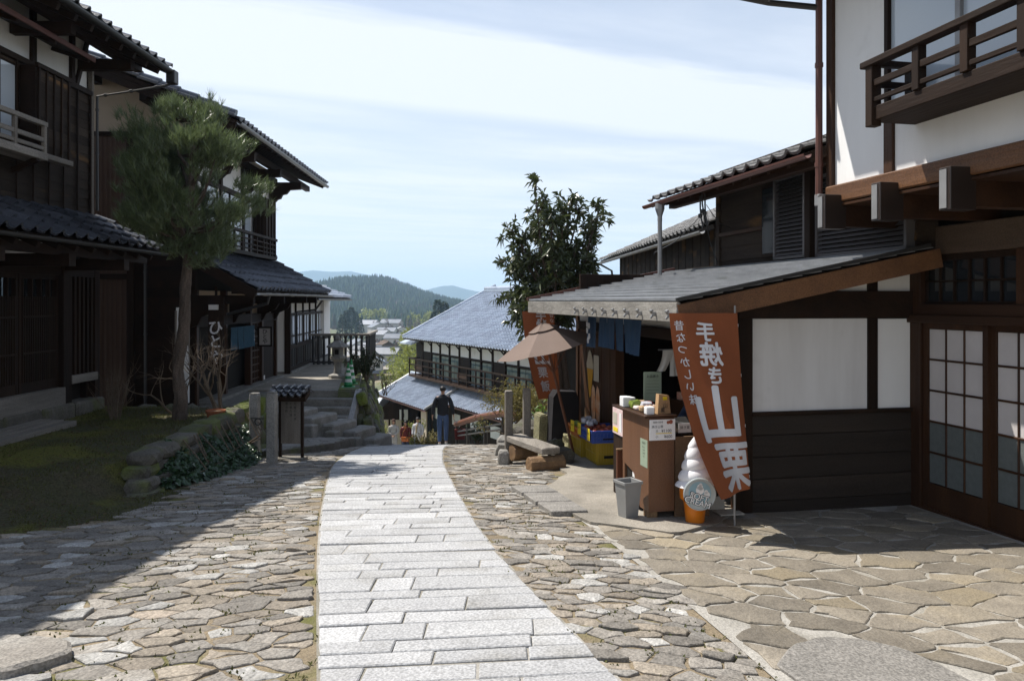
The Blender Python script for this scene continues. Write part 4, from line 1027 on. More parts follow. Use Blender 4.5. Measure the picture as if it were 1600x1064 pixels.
for j in range(3):
    for i in range(14):
        if rnd.random() < .25: continue
        o = ob('jar', jm, None, loc=rw_(-.22 + rnd.uniform(-.04, .04), .5 + .28 * i + rnd.uniform(-.06, .06), -1.215 + .36 * j)); o['label'] = 'small brown jar on the shelves inside the snack shop'; o['category'] = 'jar'; o['group'] = 'jars on the shop shelves'; o.rotation_euler = (0, 0, rnd.random() * 6)

# ================================================================== boarded house above the shop
up = thing('boarded_house', 'weathered board house with louvred shutters and tiled eave rising behind the shop roof', 'house', rw_(0, 0, BASE), RZ)
core = MB(); core.box(.02, 5, .14, 3.5, 0, Z(1.7)); core.build('wall', K['interior'], up, fix=False)
planks_x(up, K['board_weathered'], .0, -.22, -.3, 3.5, Z(.36), Z(1.75), .17)
planks_y(up, K['board_weathered'], 3.45, .06, -.2, 4, -.5, Z(1.75), .2)
B('corner_post', K['board_weathered'], up, -.26, -.14, 3.44, 3.54, 0, Z(1.7)); B('girt', K['brown_wood'], up, -.26, -.2, 1.95, 3.44, Z(.86), Z(.91))
w = B('window', K['dark_wood'], up, -.27, -.2, 1.9, 2.3, Z(.52), Z(1.38)); B('pane', K['glass_dark'], w, -.28, -.268, 1.93, 2.27, Z(.56), Z(1.34))
K['louvre'] = pm('louvre', (.12, .11, .11), (.09, .085, .085), 4, rough=.45, spec=.4, rand=.1)
def louvre(y0, y1, z0, z1, px_, name='louvred_shutter', pitch=.045):
    f = MB(); f.box(px_, px_ + .09, y0, y0 + .035, Z(z0), Z(z1)); f.box(px_, px_ + .09, y1 - .035, y1, Z(z0), Z(z1)); f.box(px_, px_ + .09, y0, y1, Z(z1) - .03, Z(z1)); f.box(px_, px_ + .09, y0, y1, Z(z0), Z(z0) + .03)
    o = f.build(name, K['louvre'], up, fix=False); z = z0 + .04
    while z < z1 - .05:
        m = MB(); m.prism([(px_ + .004, y0 + .036, Z(z)), (px_ + .05, y0 + .036, Z(z + pitch * .9)), (px_ + .056, y0 + .036, Z(z + pitch * .9)), (px_ + .01, y0 + .036, Z(z))], (0, y1 - y0 - .072, 0)); m.build('slat', K['louvre'], o); z += pitch
    B('back', K['interior'], o, px_ + .06, px_ + .08, y0 + .03, y1 - .03, Z(z0) + .02, Z(z1) - .02)
louvre(1.24, 1.88, .47, 1.40, -.36); louvre(-.28, 1.12, .46, 1.32, -.31)
B('shutter_post', K['dark_wood'], up, -.36, -.24, 1.14, 1.24, Z(.42), Z(1.45)); B('sill', K['brown_wood'], up, -.33, -.2, -.3, 1.9, Z(.41), Z(.455))
rf = tiled(up, (-.86, 4.42, Z(1.44)), (0, -1, 0), (1, 0, .36), 15, 9, K['tile_grey'], deck=K['dark_wood_h'])
for k in range(11): m = MB(); m.beam((-.2, .4 + .39 * k, Z(1.58)), (-.82, .4 + .39 * k, Z(1.36)), .05, .06); m.build('rafter', K['brown_wood'], rf)
gutter(up, (-.91, .3, Z(1.385)), (-.91, 4.5, Z(1.385)), K['copper'], .045)
B('soffit_beam', K['brown_wood'], up, -.62, -.52, .2, 4.3, Z(1.33), Z(1.42))
m = MB(); m.lathe([(.07, 0), (.07, -.08), (.035, -.18), (.035, -.25)], 8, (-.9, 3.95, Z(1.36)))
m.tube([(-.9, 3.95, Z(1.2)), (-.9, 3.95, Z(.36))], .033, 8); m.build('downpipe', K['grey_metal'], up)
m = MB()
for (y, z, dy) in ((3.02, 1.25, .0), (2.94, 1.22, .03), (3.08, 1.2, .02)): m.tube([(-.7, y, Z(z + .15)), (-.7, y, Z(z)), (-.68, y + dy, Z(z - .12)), (-.66, y, Z(z - .26))], .011, 5); m.lathe([(.01, -.03), (.028, -.02), (.03, .02), (.015, .03)], 8, (-.69, y + dy, Z(z - .1)))
for (a, b) in (((-.7, 3.0, 1.2), (-.25, 3.5, .5)), ((-.7, 2.9, 1.22), (-.26, 3.1, .95)), ((-.7, 3.05, 1.1), (-.8, 4.4, .7))): m.tube([(a[0], a[1], Z(a[2])), ((a[0] + b[0]) / 2, (a[1] + b[1]) / 2, Z((a[2] + b[2]) / 2 - .08)), (b[0], b[1], Z(b[2]))], .006, 4)
m.build('cable_bundle', K['black_metal'], up)

# ================================================================== old house further down on the right
oh = thing('old_barn', 'old low barn with brownish grey tiles and dark boards beyond the boarded house', 'house', (3.0, 11.5, -3.0), 2.45)
def Z(z): return z + 3.0
tiled(oh, (0, 11.0, Z(1.16)), (0, -1, 0), (1, 0, .44), 40, 13, K['tile_grey'], deck=K['dark_wood_h'], limit=290)
core = MB(); core.prism([(.5, .1, -1), (4, .1, -1), (4, .1, Z(2.6)), (.5, .1, Z(1.2))], (0, 10.3, 0)); core.build('wall', K['interior'], oh)
for k in range(40): B('board', K['board_weathered'], oh, .46 - .01 * (k % 2), .5, .1 + .257 * k, .352 + .257 * k, -.5, Z(1.2), .003)
gutter(oh, (-.04, .6, Z(1.08)), (-.04, 11.0, Z(1.08)), K['grey_metal'], .05)
pipe(oh, [(-.04, 10.9, Z(1.05)), (.3, 10.8, Z(.85)), (.4, 10.6, Z(-.5))], K['black_metal'], .03)
B('patch_panel', K['brown_wood'], oh, .43, .45, .3, 1.5, Z(.2), Z(1.05))

# ================================================================== white plastered house on the right corner
def Z(z): return z - BASE
ph = thing('plaster_house', 'tall white plastered house with brown beams, balcony and paned sliding doors', 'house', rw_(0, 0, BASE), RZ)
core = MB(); core.box(.12, 5, -6, -.02, -.5, Z(.9)); core.build('wall', K['interior'], ph, fix=False)
core = MB(); core.box(-.70, 5, -6, .08, Z(.95), Z(3.6)); core.build('upper_wall', K['plaster'], ph, fix=False)
for (a, b) in ((.05, -.64), (-.755, -6)): B('plaster_panel', K['plaster'], ph, -.79, -.70, b, a, Z(1.04), Z(1.50 if b < -1 else 3.6), .003)
B('plaster_panel', K['plaster'], ph, -.71, -.69, -6, -.64, Z(1.5), Z(3.6), .003) if False else None
B('end_panel', K['plaster'], ph, -.79, 4, .06, .10, Z(1.04), Z(3.6), .003)
B('corner_post', bp, ph, -.825, -.72, .05, .14, Z(1.04), Z(3.6)); B('post', bp, ph, -.815, -.7, -.755, -.645, Z(1.04), Z(1.55))
B('beam', K['beam_wood'], ph, -.85, -.62, -6, .12, Z(.885), Z(1.045), .012)
B('beam', K['beam_wood'], ph, -.85, .2, .0, .12, Z(.72), Z(.88), .01)
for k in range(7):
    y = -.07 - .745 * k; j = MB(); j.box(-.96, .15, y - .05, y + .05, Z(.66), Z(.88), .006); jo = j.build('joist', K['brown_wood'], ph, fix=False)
    B('cap', K['joist_cap'] if 'joist_cap' in K else K.setdefault('joist_cap', pm('joist_cap', (.028, .018, .014), (.02, .013, .010), 3, rough=.4, spec=.5)), jo, -1.01, -.80, y - .057, y + .057, Z(.640), Z(.945), .004); B('lit_face_plate', K['grey_metal'], jo, -1.016, -1.0105, y - .022, y + .045, Z(.655), Z(.93), 0)  # pale strip paints the sunlit front face onto each cap
sf = MB(); sf.box(-.84, .12, -6, .0, Z(.85), Z(.872)); sf.build('soffit', K['brown_wood'], ph, fix=False)
B('wall_beam', K['grey_wood_dark'] if 'grey_wood_dark' in K else K.setdefault('grey_wood_dark', pm('grey_wood_dark', (.12, .085, .06), (.07, .045, .03), 5, (1, .12, 1), rough=.65, bump=.3, fine=.2)), ph, -.03, .12, -6, .02, Z(.41), Z(.66), .008)
B('downpipe_block', K['white_paint'], ph, -.09, -.02, .0, .06, Z(.36), Z(.58))
B('corner_post', bp, ph, -.05, .1, -.13, .03, -.1, Z(.42)); B('corner_post', dw, ph, -.07, .02, .03, .09, -.1, Z(.3))
B('lintel', bw, ph, -.09, .1, -6, .0, Z(-.20), Z(-.125), .006); B('transom_rail', bw, ph, -.055, .1, -6, -.13, Z(-.125), Z(-.03), .004)
tw = B('transom_window', K['glass_dark'], ph, .03, .045, -1.17, -.14, Z(-.03), Z(.40))
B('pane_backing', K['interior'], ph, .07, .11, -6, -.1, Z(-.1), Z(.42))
for k in range(7): B('muntin', dw, tw, .0, .03, -.14 - .168 * k - .009, -.14 - .168 * k + .009, Z(-.03), Z(.37))
B('muntin', dw, tw, .002, .028, -1.17, -.14, Z(.165), Z(.18)); B('frame', dw, tw, -.005, .04, -1.17, -.13, Z(.355), Z(.41)); B('frame', dw, tw, -.005, .04, -1.17, -.13, Z(-.03), Z(-.005))
B('post', bp, ph, -.04, .1, -1.26, -1.17, Z(-.03), Z(.41)); B('wall_panel', K['plaster'], ph, .0, .1, -3, -1.26, Z(-.03), Z(.41))
for k in range(6):
    y1 = -.135 - .735 * k; y0 = y1 - .74; off = .03 * (k % 2)
    dr_ = MB(); dr_.box(-.02 + off, .02 + off, y0, y0 + .055, .09, Z(-.2)); dr_.box(-.02 + off, .02 + off, y1 - .055, y1, .09, Z(-.2)); dr_.box(-.019 + off, .019 + off, y0 + .055, y1 - .055, Z(-.25), Z(-.2)); dr_.box(-.019 + off, .019 + off, y0 + .055, y1 - .055, .09, .31)
    do = dr_.build('sliding_door', bp, ph, fix=False)
    gx = (y1 - y0 - .11); 
    for c in range(3):
        for r_ in range(5):
            ya = y0 + .055 + gx * c / 3; za = .31 + (Z(-.25) - .31) * r_ / 5; zb = .31 + (Z(-.25) - .31) * (r_ + 1) / 5
            B('pane', K['paper'] if r_ > 1 else K['frosted'], do, -.003 + off, .004 + off, ya + .006, ya + gx / 3 - .006, za + .006, zb - .006, .0)
    for c in (1, 2): B('muntin', bp, do, -.014 + off, .014 + off, y0 + .055 + gx * c / 3 - .009, y0 + .055 + gx * c / 3 + .009, .31, Z(-.25))
    for r_ in range(1, 5): z = .31 + (Z(-.25) - .31) * r_ / 5; B('muntin', bp, do, -.0155 + off, .0155 + off, y0 + .055, y1 - .055, z - .009, z + .009)
B('threshold', K['concrete'], ph, -.12, .2, -6, -.02, -.15, .055, .008); B('track', bp, ph, -.05, .1, -6, -.13, .05, .092)
# window and balcony upstairs
wn = B('window', K['dark_wood'], ph, -.74, -.70, -6, -.66, Z(1.45), Z(3.6))
for k in range(4):
    B('frame', K['grey_metal'] if k else K['dark_wood'], wn, -.80, -.73, -.68 - .78 * k, -.63 - .78 * k, Z(1.5), Z(3.6)); B('pane', K['glass_sky_painted'] if 'glass_sky_painted' in K else K.setdefault('glass_sky_painted', glass('painted_sky_glass', (.46, .53, .60), .04)), wn, -.765, -.755, -1.41 - .78 * k, -.68 - .78 * k, Z(1.5), Z(3.6), 0)  # pane colour paints the bright sky's reflection into the glass
    if k in (1, 2): B('curtain', K['white_paint'], wn, -.752, -.745, -1.41 - .78 * k, -.70 - .78 * k, Z(1.5), Z(3.6), 0)
bl = B('balcony', K['dark_wood_h'], ph, -1.20, -.78, -6, -.98, Z(1.38), Z(1.49), .006)
B('rail', K['dark_wood_h'], bl, -1.24, -1.15, -6, -.93, Z(1.80), Z(1.85), .006); B('rail', K['dark_wood_h'], bl, -1.21, -1.18, -6, -1.0, Z(1.64), Z(1.69)); B('rail', K['dark_wood_h'], bl, -1.21, -1.18, -6, -1.0, Z(1.52), Z(1.555))
B('rail', K['dark_wood'], bl, -1.2, -.79, -1.06, -1.0, Z(1.80), Z(1.845)); B('rail', K['dark_wood'], bl, -1.18, -.79, -1.04, -1.01, Z(1.64), Z(1.69)); B('post', K['dark_wood'], bl, -.88, -.79, -1.06, -.98, Z(1.4), Z(1.82)) 
B('post', K['dark_wood'], bl, -1.225, -1.14, -1.06, -.98, Z(1.34), Z(1.81))
for k in range(6): B('post', K['dark_wood'], bl, -1.22, -1.15, -1.52 - .45 * k - .035, -1.52 - .45 * k + .035, Z(1.49), Z(1.81))
pipe(ph, [(-.87, .18, Z(.97)), (-.87, .18, Z(3.4))], K['copper'], .032)
B('pipe_shoe', K['grey_metal'], ph, -.9, -.82, .13, .21, Z(.88), Z(.985))
pipe(ph, [(-.87, .18, Z(2.72)), (-1.2, .5, Z(2.86)), (-1.6, .75, Z(3.02))], K['black_metal'], .03, 'gutter_pipe')
# roof above the frame
a = Vector((-1.76, -6, Z(3.13))); d = MB(); d.prism([a, a + Vector((0, 6.65, 0)), a + Vector((4, 6.65, 1.7)), a + Vector((4, 0, 1.7))], (0, 0, .1)); d.build('roof', K['tile_grey'], ph)
for k in range(15): m = MB(); m.beam((-1.74, -5.9 + .44 * k, Z(3.06)), (-.7, -5.9 + .44 * k, Z(3.5)), .06, .08); m.build('rafter', K['brown_wood'], ph)
# ================================================================== large tiled house below the lip of the lane
mh = thing('tiled_house', 'big house with wide blue-grey tiled roof and upstairs balcony below the lane', 'house', (-5.7, 42.0, -9.0), -62.1)
def Z(z): return z + 9.0
dk_ = K['dark_wood']
tiled(mh, (-.4, 0, Z(-2.0)), (1, 0, 0), (0, 1, .5), 58, 22, K['tile_blue'], deck=dk_, joined=True)
d = MB(); d.prism([(-.4, 4.95, Z(.47)), (15.3, 4.95, Z(.47)), (15.3, 10, Z(-2.0)), (-.4, 10, Z(-2.0))], (0, 0, -.1)); d.build('back_roof', K['tile_blue'], mh)
ridge_cap(mh, (-.45, 4.98, Z(.50)), (15.3, 4.98, Z(.50)), K['tile_blue'], .11, 'ridge', 3)
for k in range(18): m = MB(); a = Vector((-.45, .31 * k, Z(-1.93) + .155 * k)); m.tube([a, a + Vector((0, .34, .17))], [.1, .085], 7); m.build('verge_tile', K['tile_blue'], mh)
core = MB(); core.prism([(.2, .95, -3.5), (.2, 9, -3.5), (.2, 9, Z(-1.6)), (.2, 5, Z(.2)), (.2, .95, Z(-1.65))], (14.5, 0, 0)); core.build('wall', K['interior'], mh)
B('plaster_band', K['plaster'], mh, .3, 14.7, .90, .95, Z(-2.72), Z(-1.75)); B('head_rail', dk_, mh, .2, 14.7, .86, .95, Z(-2.78), Z(-2.70)); B('eave_beam', dk_, mh, -.2, 15, .5, .62, Z(-1.98), Z(-1.86))
for k in range(13):
    x = .3 + 1.2 * k; B('post', dk_, mh, x - .06, x + .06, .84, .95, Z(-4.1), Z(-1.7)); m = MB(); m.beam((x, .85, Z(-2.35)), (x, .45, Z(-1.9)), .05, .05); m.build('strut', dk_, mh)
for k in range(12):
    x = .42 + 1.2 * k
    if k in (0, 4, 7): B('shutter', dk_, mh, x, x + .98, .86, .93, Z(-4.0), Z(-2.78)); continue
    w = B('window', K['dark_wood'], mh, x, x + .98, .90, .93, Z(-4.0), Z(-2.78)); B('pane', K['glass_teal'] if 'glass_teal' in K else K.setdefault('glass_teal', glass('teal_glass', (.10, .15, .16), .1)), w, x + .03, x + .47, .885, .898, Z(-3.95), Z(-2.82), 0); B('pane', K['glass_teal'], w, x + .51, x + .95, .885, .898, Z(-3.95), Z(-2.82), 0)
bl = B('balcony', K['brown_wood'], mh, -.2, 14.7, .25, .84, Z(-4.05), Z(-3.93))
B('rail', dk_, bl, -.25, 14.7, .26, .33, Z(-3.12), Z(-3.05)); B('rail', dk_, bl, -.2, 14.7, .28, .31, Z(-3.42), Z(-3.36)); B('rail', dk_, bl, -.2, 14.7, .28, .31, Z(-3.72), Z(-3.66)); B('rail', dk_, bl, -.25, -.18, .3, .9, Z(-3.12), Z(-3.05))
for k in range(17): B('post', dk_, bl, -.2 + .93 * k - .035, -.2 + .93 * k + .035, .265, .325, Z(-3.93), Z(-3.1))
for k in (1, 5): B('board', K['brown_wood'], bl, .0 + 1.4 * k - .9, 1.2 + 1.4 * k - .9, .29, .3, Z(-3.6), Z(-3.45)) 
# lower roofs, the left one projecting further
tiled(mh, (-1.6, -1.0, Z(-5.12)), (1, 0, 0), (0, 1, .52), 26, 8, K['tile_blue'], deck=dk_, joined=True, deckname='lower_roof')
tiled(mh, (5.3, -.15, Z(-4.82)), (1, 0, 0), (0, 1, .62), 35, 5, K['tile_blue'], deck=dk_, joined=True, deckname='lower_roof')
m = MB(); m.beam((-1.66, -1.05, Z(-5.1)), (-1.66, .95, Z(-4.06)), .16, .14); m.build('verge', K['white_paint'], mh); m = MB(); m.beam((5.42, -1.05, Z(-5.08)), (5.42, .6, Z(-4.18)), .1, .1); m.build('verge', K['grey_metal'], mh)
ridge_cap(mh, (-1.6, .92, Z(-4.08)), (14.7, .92, Z(-4.08)), K['tile_blue'], .07, 'flashing_ridge', 1)
gutter(mh, (-1.6, -1.06, Z(-5.16)), (5.4, -1.06, Z(-5.16)), K['copper'], .06); gutter(mh, (5.4, -.2, Z(-4.87)), (14.7, -.2, Z(-4.87)), K['copper'], .06)
# side roof piece at the far corner, upper left
d = MB(); d.prism([(-1.2, .1, Z(-2.35)), (.6, .1, Z(-2.35)), (.6, 2.2, Z(-1.5)), (-1.2, 2.2, Z(-1.5))], (0, 0, .08)); d.build('side_roof', K['tile_blue'], mh)
B('side_wall', K['dark_wood'], mh, -.9, .2, .95, 3, Z(-4.2), Z(-2.2))
# ground floor
B('lattice_wall', K['dark_wood'], mh, -1.2, 14.6, .7, .9, -3, Z(-4.9))
for k in range(6): B('plaster_panel', K['plaster'], mh, 2.6 + 2.1 * k, 3.5 + 2.1 * k, .66, .70, Z(-6.0), Z(-5.45)) 
for k in range(4): B('pane', K['glass_dark'], mh, -.8 + 1.0 * k, -.1 + 1.0 * k, .67, .70, Z(-7.2), Z(-5.5), 0); B('post', K['dark_wood'], mh, -1 + 1.0 * k, -.9 + 1.0 * k, -.6, -.5, -3, Z(-5.2)) if k % 2 == 0 else None
B('panel', K['cream'], mh, 4.3, 5.0, -.8, -.75, Z(-6.8), Z(-5.2)); 
# annex with the bright sheet roof
an = thing('annex', 'small annex with bright sheet-metal roof left of the big tiled house', 'building', (-6.9, 42, -9))
K['bright_sheet'] = pm('bright_sheet', (.62, .63, .64), (.5, .51, .52), 2, rough=.35, spec=.5, metal=.2)
d = MB(); d.prism([(.1, .9, Z(-5.0)), (2.2, 5, Z(-4.9)), (-1.9, 4.5, Z(-6.1)), (-.75, -1.0, Z(-6.25))], (0, 0, -.08)); ro = d.build('roof', K['bright_sheet'], an)
for k in range(7):
    t = (k + .5) / 7; a = Vector((lerp(.1, -.75, t), lerp(.9, -1.0, t), Z(lerp(-5.0, -6.25, t)) + .02)); b = Vector((lerp(2.2, -1.9, t), lerp(5, 4.5, t), Z(lerp(-4.9, -6.1, t)) + .02)); m = MB(); m.beam(a, b, .05, .05); m.build('seam', K['bright_sheet'], ro)
m = MB(); m.prism([(-.6, -.4, -2.5), (1.9, -.4, -2.5), (1.9, -.4, Z(-5.5)), (.3, -.4, Z(-5.4)), (-.6, -.4, Z(-6.2))], (0, 4.2, 0)); m.build('wall', K['dark_wood'], an)
for x in (-.25, .45): B('panel', K['cream'], an, x, x + .6, -.44, -.40, Z(-7.9), Z(-6.3))
B('sign', K['white_paint'], an, .95, 1.4, -.55, -.5, Z(-6.3), Z(-5.75)); B('sign_mark', K['ink'], an, 1.1, 1.2, -.56, -.55, Z(-6.15), Z(-5.95), 0); B('sign_frame', K['dark_wood'], an, .93, 1.42, -.49, -.45, Z(-6.32), Z(-5.73))

# ================================================================== houses of the village in the valley
K['far_wall'] = pm('far_wall', (.50, .48, .45), (.4, .38, .36), .3, rough=.9, rand=.2); K['far_roof'] = pm('far_roof', (.19, .20, .23), (.13, .14, .16), .5, rough=.4, spec=.5, rand=.35); K['far_brown'] = pm('far_brown', (.16, .11, .08), (.1, .07, .05), .5, rough=.9, rand=.2)
def far_house(px, Y, w, d, h, rz, wall, roof, label, rh=.5):
    X = (px - 800) / F * Y; o = thing('village_house', label, 'house', (X, Y, G(X, Y)), rz, 'houses of the valley village')
    m = MB(); m.box(-w / 2, w / 2, -d / 2, d / 2, -3, h); m.prism([(-w / 2, -d / 2, h), (w / 2, -d / 2, h), (0, -d / 2, h + rh * w / 2)], (0, d, 0)); m.build('wall', wall, o)
    r = MB()
    for s in (-1, 1): a = Vector((s * (w / 2 + .6), -d / 2 - .5, h - .6 * rh)); b = Vector((0, -d / 2 - .5, h + rh * w / 2)); r.prism([a, b, b + Vector((0, d + 1, 0)), a + Vector((0, d + 1, 0))], (0, 0, .22))
    r.box(-.18, .18, -d / 2 - .55, d / 2 + .55, h + rh * w / 2 + .1, h + rh * w / 2 + .42); r.build('roof', roof, o)
    lr = MB(); lr.prism([(-w / 2 - .1, -d / 2, h * .52), (w / 2 + .1, -d / 2, h * .52), (w / 2 + .4, -d / 2 - 1.1, h * .52 - .45), (-w / 2 - .4, -d / 2 - 1.1, h * .52 - .45)], (0, 0, .15)); lr.build('lower_roof', roof, o)
    for k in range(2 if w < 7 else 3):
        x = -w / 2 + w * (k + .5) / (2 if w < 7 else 3); B('window', K['glass_dark'], o, x - .45, x + .45, -d / 2 - .06, -d / 2 + .02, h * .68, h * .68 + .9, 0)
    B('door', K['far_brown'], o, -w * .3, w * .3, -d / 2 - .05, -d / 2 + .02, 0, h * .42, 0)
    for k in range(3): B('window', K['glass_dark'], o, w / 2 - .02, w / 2 + .06, -d / 2 + d * (k + .3) / 3, -d / 2 + d * (k + .7) / 3, h * .62, h * .62 + .9, 0)
VH = [(582, 190, 4.8, 7, 4.6, 12, 'far_wall', 'far_roof', 'white gabled village house with dark lower storey below the terrace railing'),
      (566, 222, 7, 8, 4.2, 60, 'far_brown', 'far_roof', 'blue-roofed village house turned sideways behind the white gabled one'),
      (604, 232, 6, 8, 3.6, 75, 'far_wall', 'far_roof', 'low pale village house half hidden by the bamboo'),
      (575, 268, 8, 9, 4.6, 80, 'far_wall', 'far_roof', 'wide dark-roofed village house in the second row'),
      (603, 300, 9, 10, 5, 20, 'far_brown', 'far_brown', 'brown gabled village house with pale yard beside it'),
      (586, 330, 8, 12, 4.4, 70, 'far_wall', 'far_roof', 'long village house roof shining behind the brown gable'),
      (560, 360, 8, 9, 5, 30, 'far_wall', 'far_roof', 'village house beside the dark cedars, partly behind the railing'),
      (618, 410, 8, 10, 4.5, 85, 'far_wall', 'far_roof', 'village house at the foot of the bamboo hillside'),
      (596, 450, 9, 10, 5, 60, 'far_wall', 'far_roof', 'village house in the middle of the valley road'),
      (577, 600, 12, 14, 6, 70, 'far_wall', 'far_roof', 'large white-roofed house at the far end of the village'),
      (590, 560, 11, 14, 6, 25, 'far_wall', 'far_roof', 'steep gabled house in the far cluster of the village'),
      (612, 640, 11, 16, 5.5, 80, 'far_wall', 'far_roof', 'long low house right of the far village cluster'),
      (605, 520, 9, 12, 5, 80, 'far_wall', 'far_roof', 'grey house in front of the far village cluster'),
      (626, 560, 8, 9, 4, 10, 'far_wall', 'bright_sheet', 'tiny bright-roofed shed at the edge of the far cluster')]
for a in VH: far_house(a[0], a[1], a[2], a[3], a[4], a[5], K[a[6]], K[a[7]], a[8])
m = MB(); pts = [(-30, 200), (-44, 280), (-55, 340), (-66, 420), (-84, 520), (-100, 640)]
for (x, y), (x2, y2) in zip(pts, pts[1:]): m.quad((x - 3, y, G(x, y) + .5), (x + 3, y, G(x, y) + .5), (x2 + 3, y2, G(x2, y2) + .5), (x2 - 3, y2, G(x2, y2) + .5))
m.build('road', K['concrete'], fix=False, kind='structure')

# ================================================================== leaves
def leafmat(name, c1, c2, trans=.3, rough=.5, spec=.4, rand=.35): return pm(name, c1, c2, 3, rough=rough, spec=spec, rand=rand, trans=trans)
K['needle'] = leafmat('pine_needle', (.15, .19, .075), (.085, .12, .048), .4, .3, .9)
K['loquat'] = leafmat('loquat_leaf', (.085, .105, .035), (.05, .065, .026), .25, .32, .6)
K['bamboo'] = leafmat('bamboo_leaf', (.30, .31, .06), (.19, .22, .05), .4, .5)
K['ivy'] = leafmat('ivy_leaf', (.045, .085, .035), (.025, .055, .025), .15, .35, .5)
K['gold_leaf'] = leafmat('golden_leaf', (.23, .19, .05), (.14, .13, .04), .35, .6)
K['bark'] = pm('bark', (.12, .09, .07), (.06, .045, .035), 12, (1, 1, .3), rough=.9, bump=1.0, bscale=20, fine=.3)
K['twig'] = pm('twig', (.16, .12, .085), (.10, .075, .055), 8, rough=.9, fine=.2)
K['grass'] = leafmat('grass', (.085, .105, .03), (.11, .095, .04), .3, .7, .2)
K['cedar'] = leafmat('cedar', (.018, .032, .014), (.028, .042, .018), 0, .8, .2, .4)
def rdir(up=0.0):
    while True:
        v = Vector((rnd.uniform(-1, 1), rnd.uniform(-1, 1), rnd.uniform(-1, 1)))
        if .1 < v.length < 1: v.normalize(); v.z += up; return v.normalized()
def leaf(m, p, d, L, w, n=None, fold=.25, droop=.15):
    d = d.normalized(); s = d.cross(n if n is not None else rdir()); 
    if s.length < 1e-3: return
    s.normalize(); nn = s.cross(d)
    a = p; t = p + d * L - Vector((0, 0, droop * L)); c = p + d * L * .5 + nn * fold * w * .0
    m.add([a, c + s * w / 2 + nn * fold * w, t, c - s * w / 2 + nn * fold * w, c - nn * .1 * w], [(0, 4, 1), (4, 2, 1), (0, 3, 4), (4, 3, 2)])
def branchy(m, p, d, L, r, depth, tips, spread=.6, n=4, up=.15, kids=(2, 3), shrink=.68, segs=4):
    pts = [p.copy()]; rr = [r]; q = p.copy(); dd = d.copy()
    for k in range(segs):
        dd = (dd + rdir() * .22 + Vector((0, 0, up * .2))).normalized(); q = q + dd * (L / segs); pts.append(q.copy()); rr.append(r * (1 - .45 * (k + 1) / segs))
    m.tube(pts, rr, n, cap=False)
    if depth <= 0: tips.append((q, dd)); return
    for k in range(rnd.randint(*kids)):
        i = rnd.randint(max(1, segs - 2), segs); nd = (dd + rdir(up) * spread * 1.4).normalized()
        branchy(m, pts[i], nd, L * shrink * rnd.uniform(.8, 1.15), rr[i] * .72, depth - 1, tips, spread, n, up, kids, shrink, segs)
# bamboo groves: each culm a plume of small leaves
def grove(label_kind, spots, nleaf, size, mat, name='bamboo_grove'):
    m = MB()
    for (x, y, h) in spots:
        z = G(x, y); lean = Vector((rnd.uniform(-.25, .25), rnd.uniform(-.2, .2), 0))
        for k in range(nleaf):
            t = rnd.random() ** .8; wd = h * .17 * (math.sin(math.pi * min(1, .12 + t * .9)) ** .7) * rnd.random() ** .5; a = rnd.random() * 6.283
            p = Vector((x + wd * math.cos(a), y + wd * math.sin(a), z + h * (.12 + .88 * t))) + lean * (h * t * t); d = rdir(-.1)
            s = size * rnd.uniform(.6, 1.3); u = rdir(); m.add([p, p + d * s, p + d * s * .5 + u * s * .45], [(0, 1, 2)])
    m.build(name, mat, fix=False, kind='stuff')
sp = []
for k in range(34): px = rnd.uniform(612, 668); Y = rnd.uniform(95, 150); sp.append(((px - 800) / F * Y, Y, rnd.uniform(7.5, 12.0) * (1.0 if px > 635 else .75)))
grove('', sp, 330, .5, K['bamboo'])
sp = []
for k in range(130): px = rnd.uniform(628, 800); Y = rnd.uniform(225, 300); sp.append(((px - 800) / F * Y, Y, rnd.uniform(6, 9.5) + (px - 628) * .02))
grove('', sp, 200, 1.1, K['bamboo'])
sp = []
for k in range(26): px = rnd.uniform(564, 604); Y = rnd.uniform(700, 780); sp.append(((px - 800) / F * Y, Y, rnd.uniform(12, 17)))
for k in range(18): px = rnd.uniform(640, 690); Y = rnd.uniform(640, 700); sp.append(((px - 800) / F * Y, Y, rnd.uniform(8, 14)))
grove('', sp, 160, 2.2, K['bamboo'])
K['bare_wood'] = pm('bare_wood', (.16, .11, .095), (.11, .085, .07), .2, rough=.9, rand=.3)
sp = []
for k in range(60): px = rnd.uniform(560, 660); Y = rnd.uniform(480, 900); sp.append(((px - 800) / F * Y, Y, rnd.uniform(6, 10)))
for k in range(30): px = rnd.uniform(560, 640); Y = rnd.uniform(240, 420); sp.append(((px - 800) / F * Y, Y, rnd.uniform(3, 5)))
grove('', sp, 120, 1.2, K['bare_wood'], 'bare_trees')
sp = []
for k in range(40): px = rnd.uniform(556, 640); Y = rnd.uniform(230, 480); sp.append(((px - 800) / F * Y, Y, rnd.uniform(2.5, 4.5)))
grove('', sp, 160, .7, K['ivy'], 'valley_shrubs')
def needle_tree(px, Y, h, w, label):
    X = (px - 800) / F * Y; o = thing('cedar_tree', label, 'tree', (X, Y, G(X, Y)), 0, 'cedars in the valley'); m = MB(); m.tube([(0, 0, -1), (0, 0, h * .5), (0, 0, h * .98)], [h * .025, h * .016, .03], 6); m.build('trunk', K['bark'], o)
    m = MB()
    for k in range(700):
        t = rnd.random() ** .8; r_ = w * (1 - t) ** .8 * rnd.random() ** .4; a = rnd.random() * 6.283; p = Vector((r_ * math.cos(a), r_ * math.sin(a), h * (.12 + .88 * t))); d = Vector((math.cos(a), math.sin(a), -.35)) ; s = h * .075; u = rdir()
        m.add([p, p + d * s, p + d * s * .4 + u * s * .45], [(0, 1, 2)])
    m.build('crown', K['cedar'], o, fix=False)
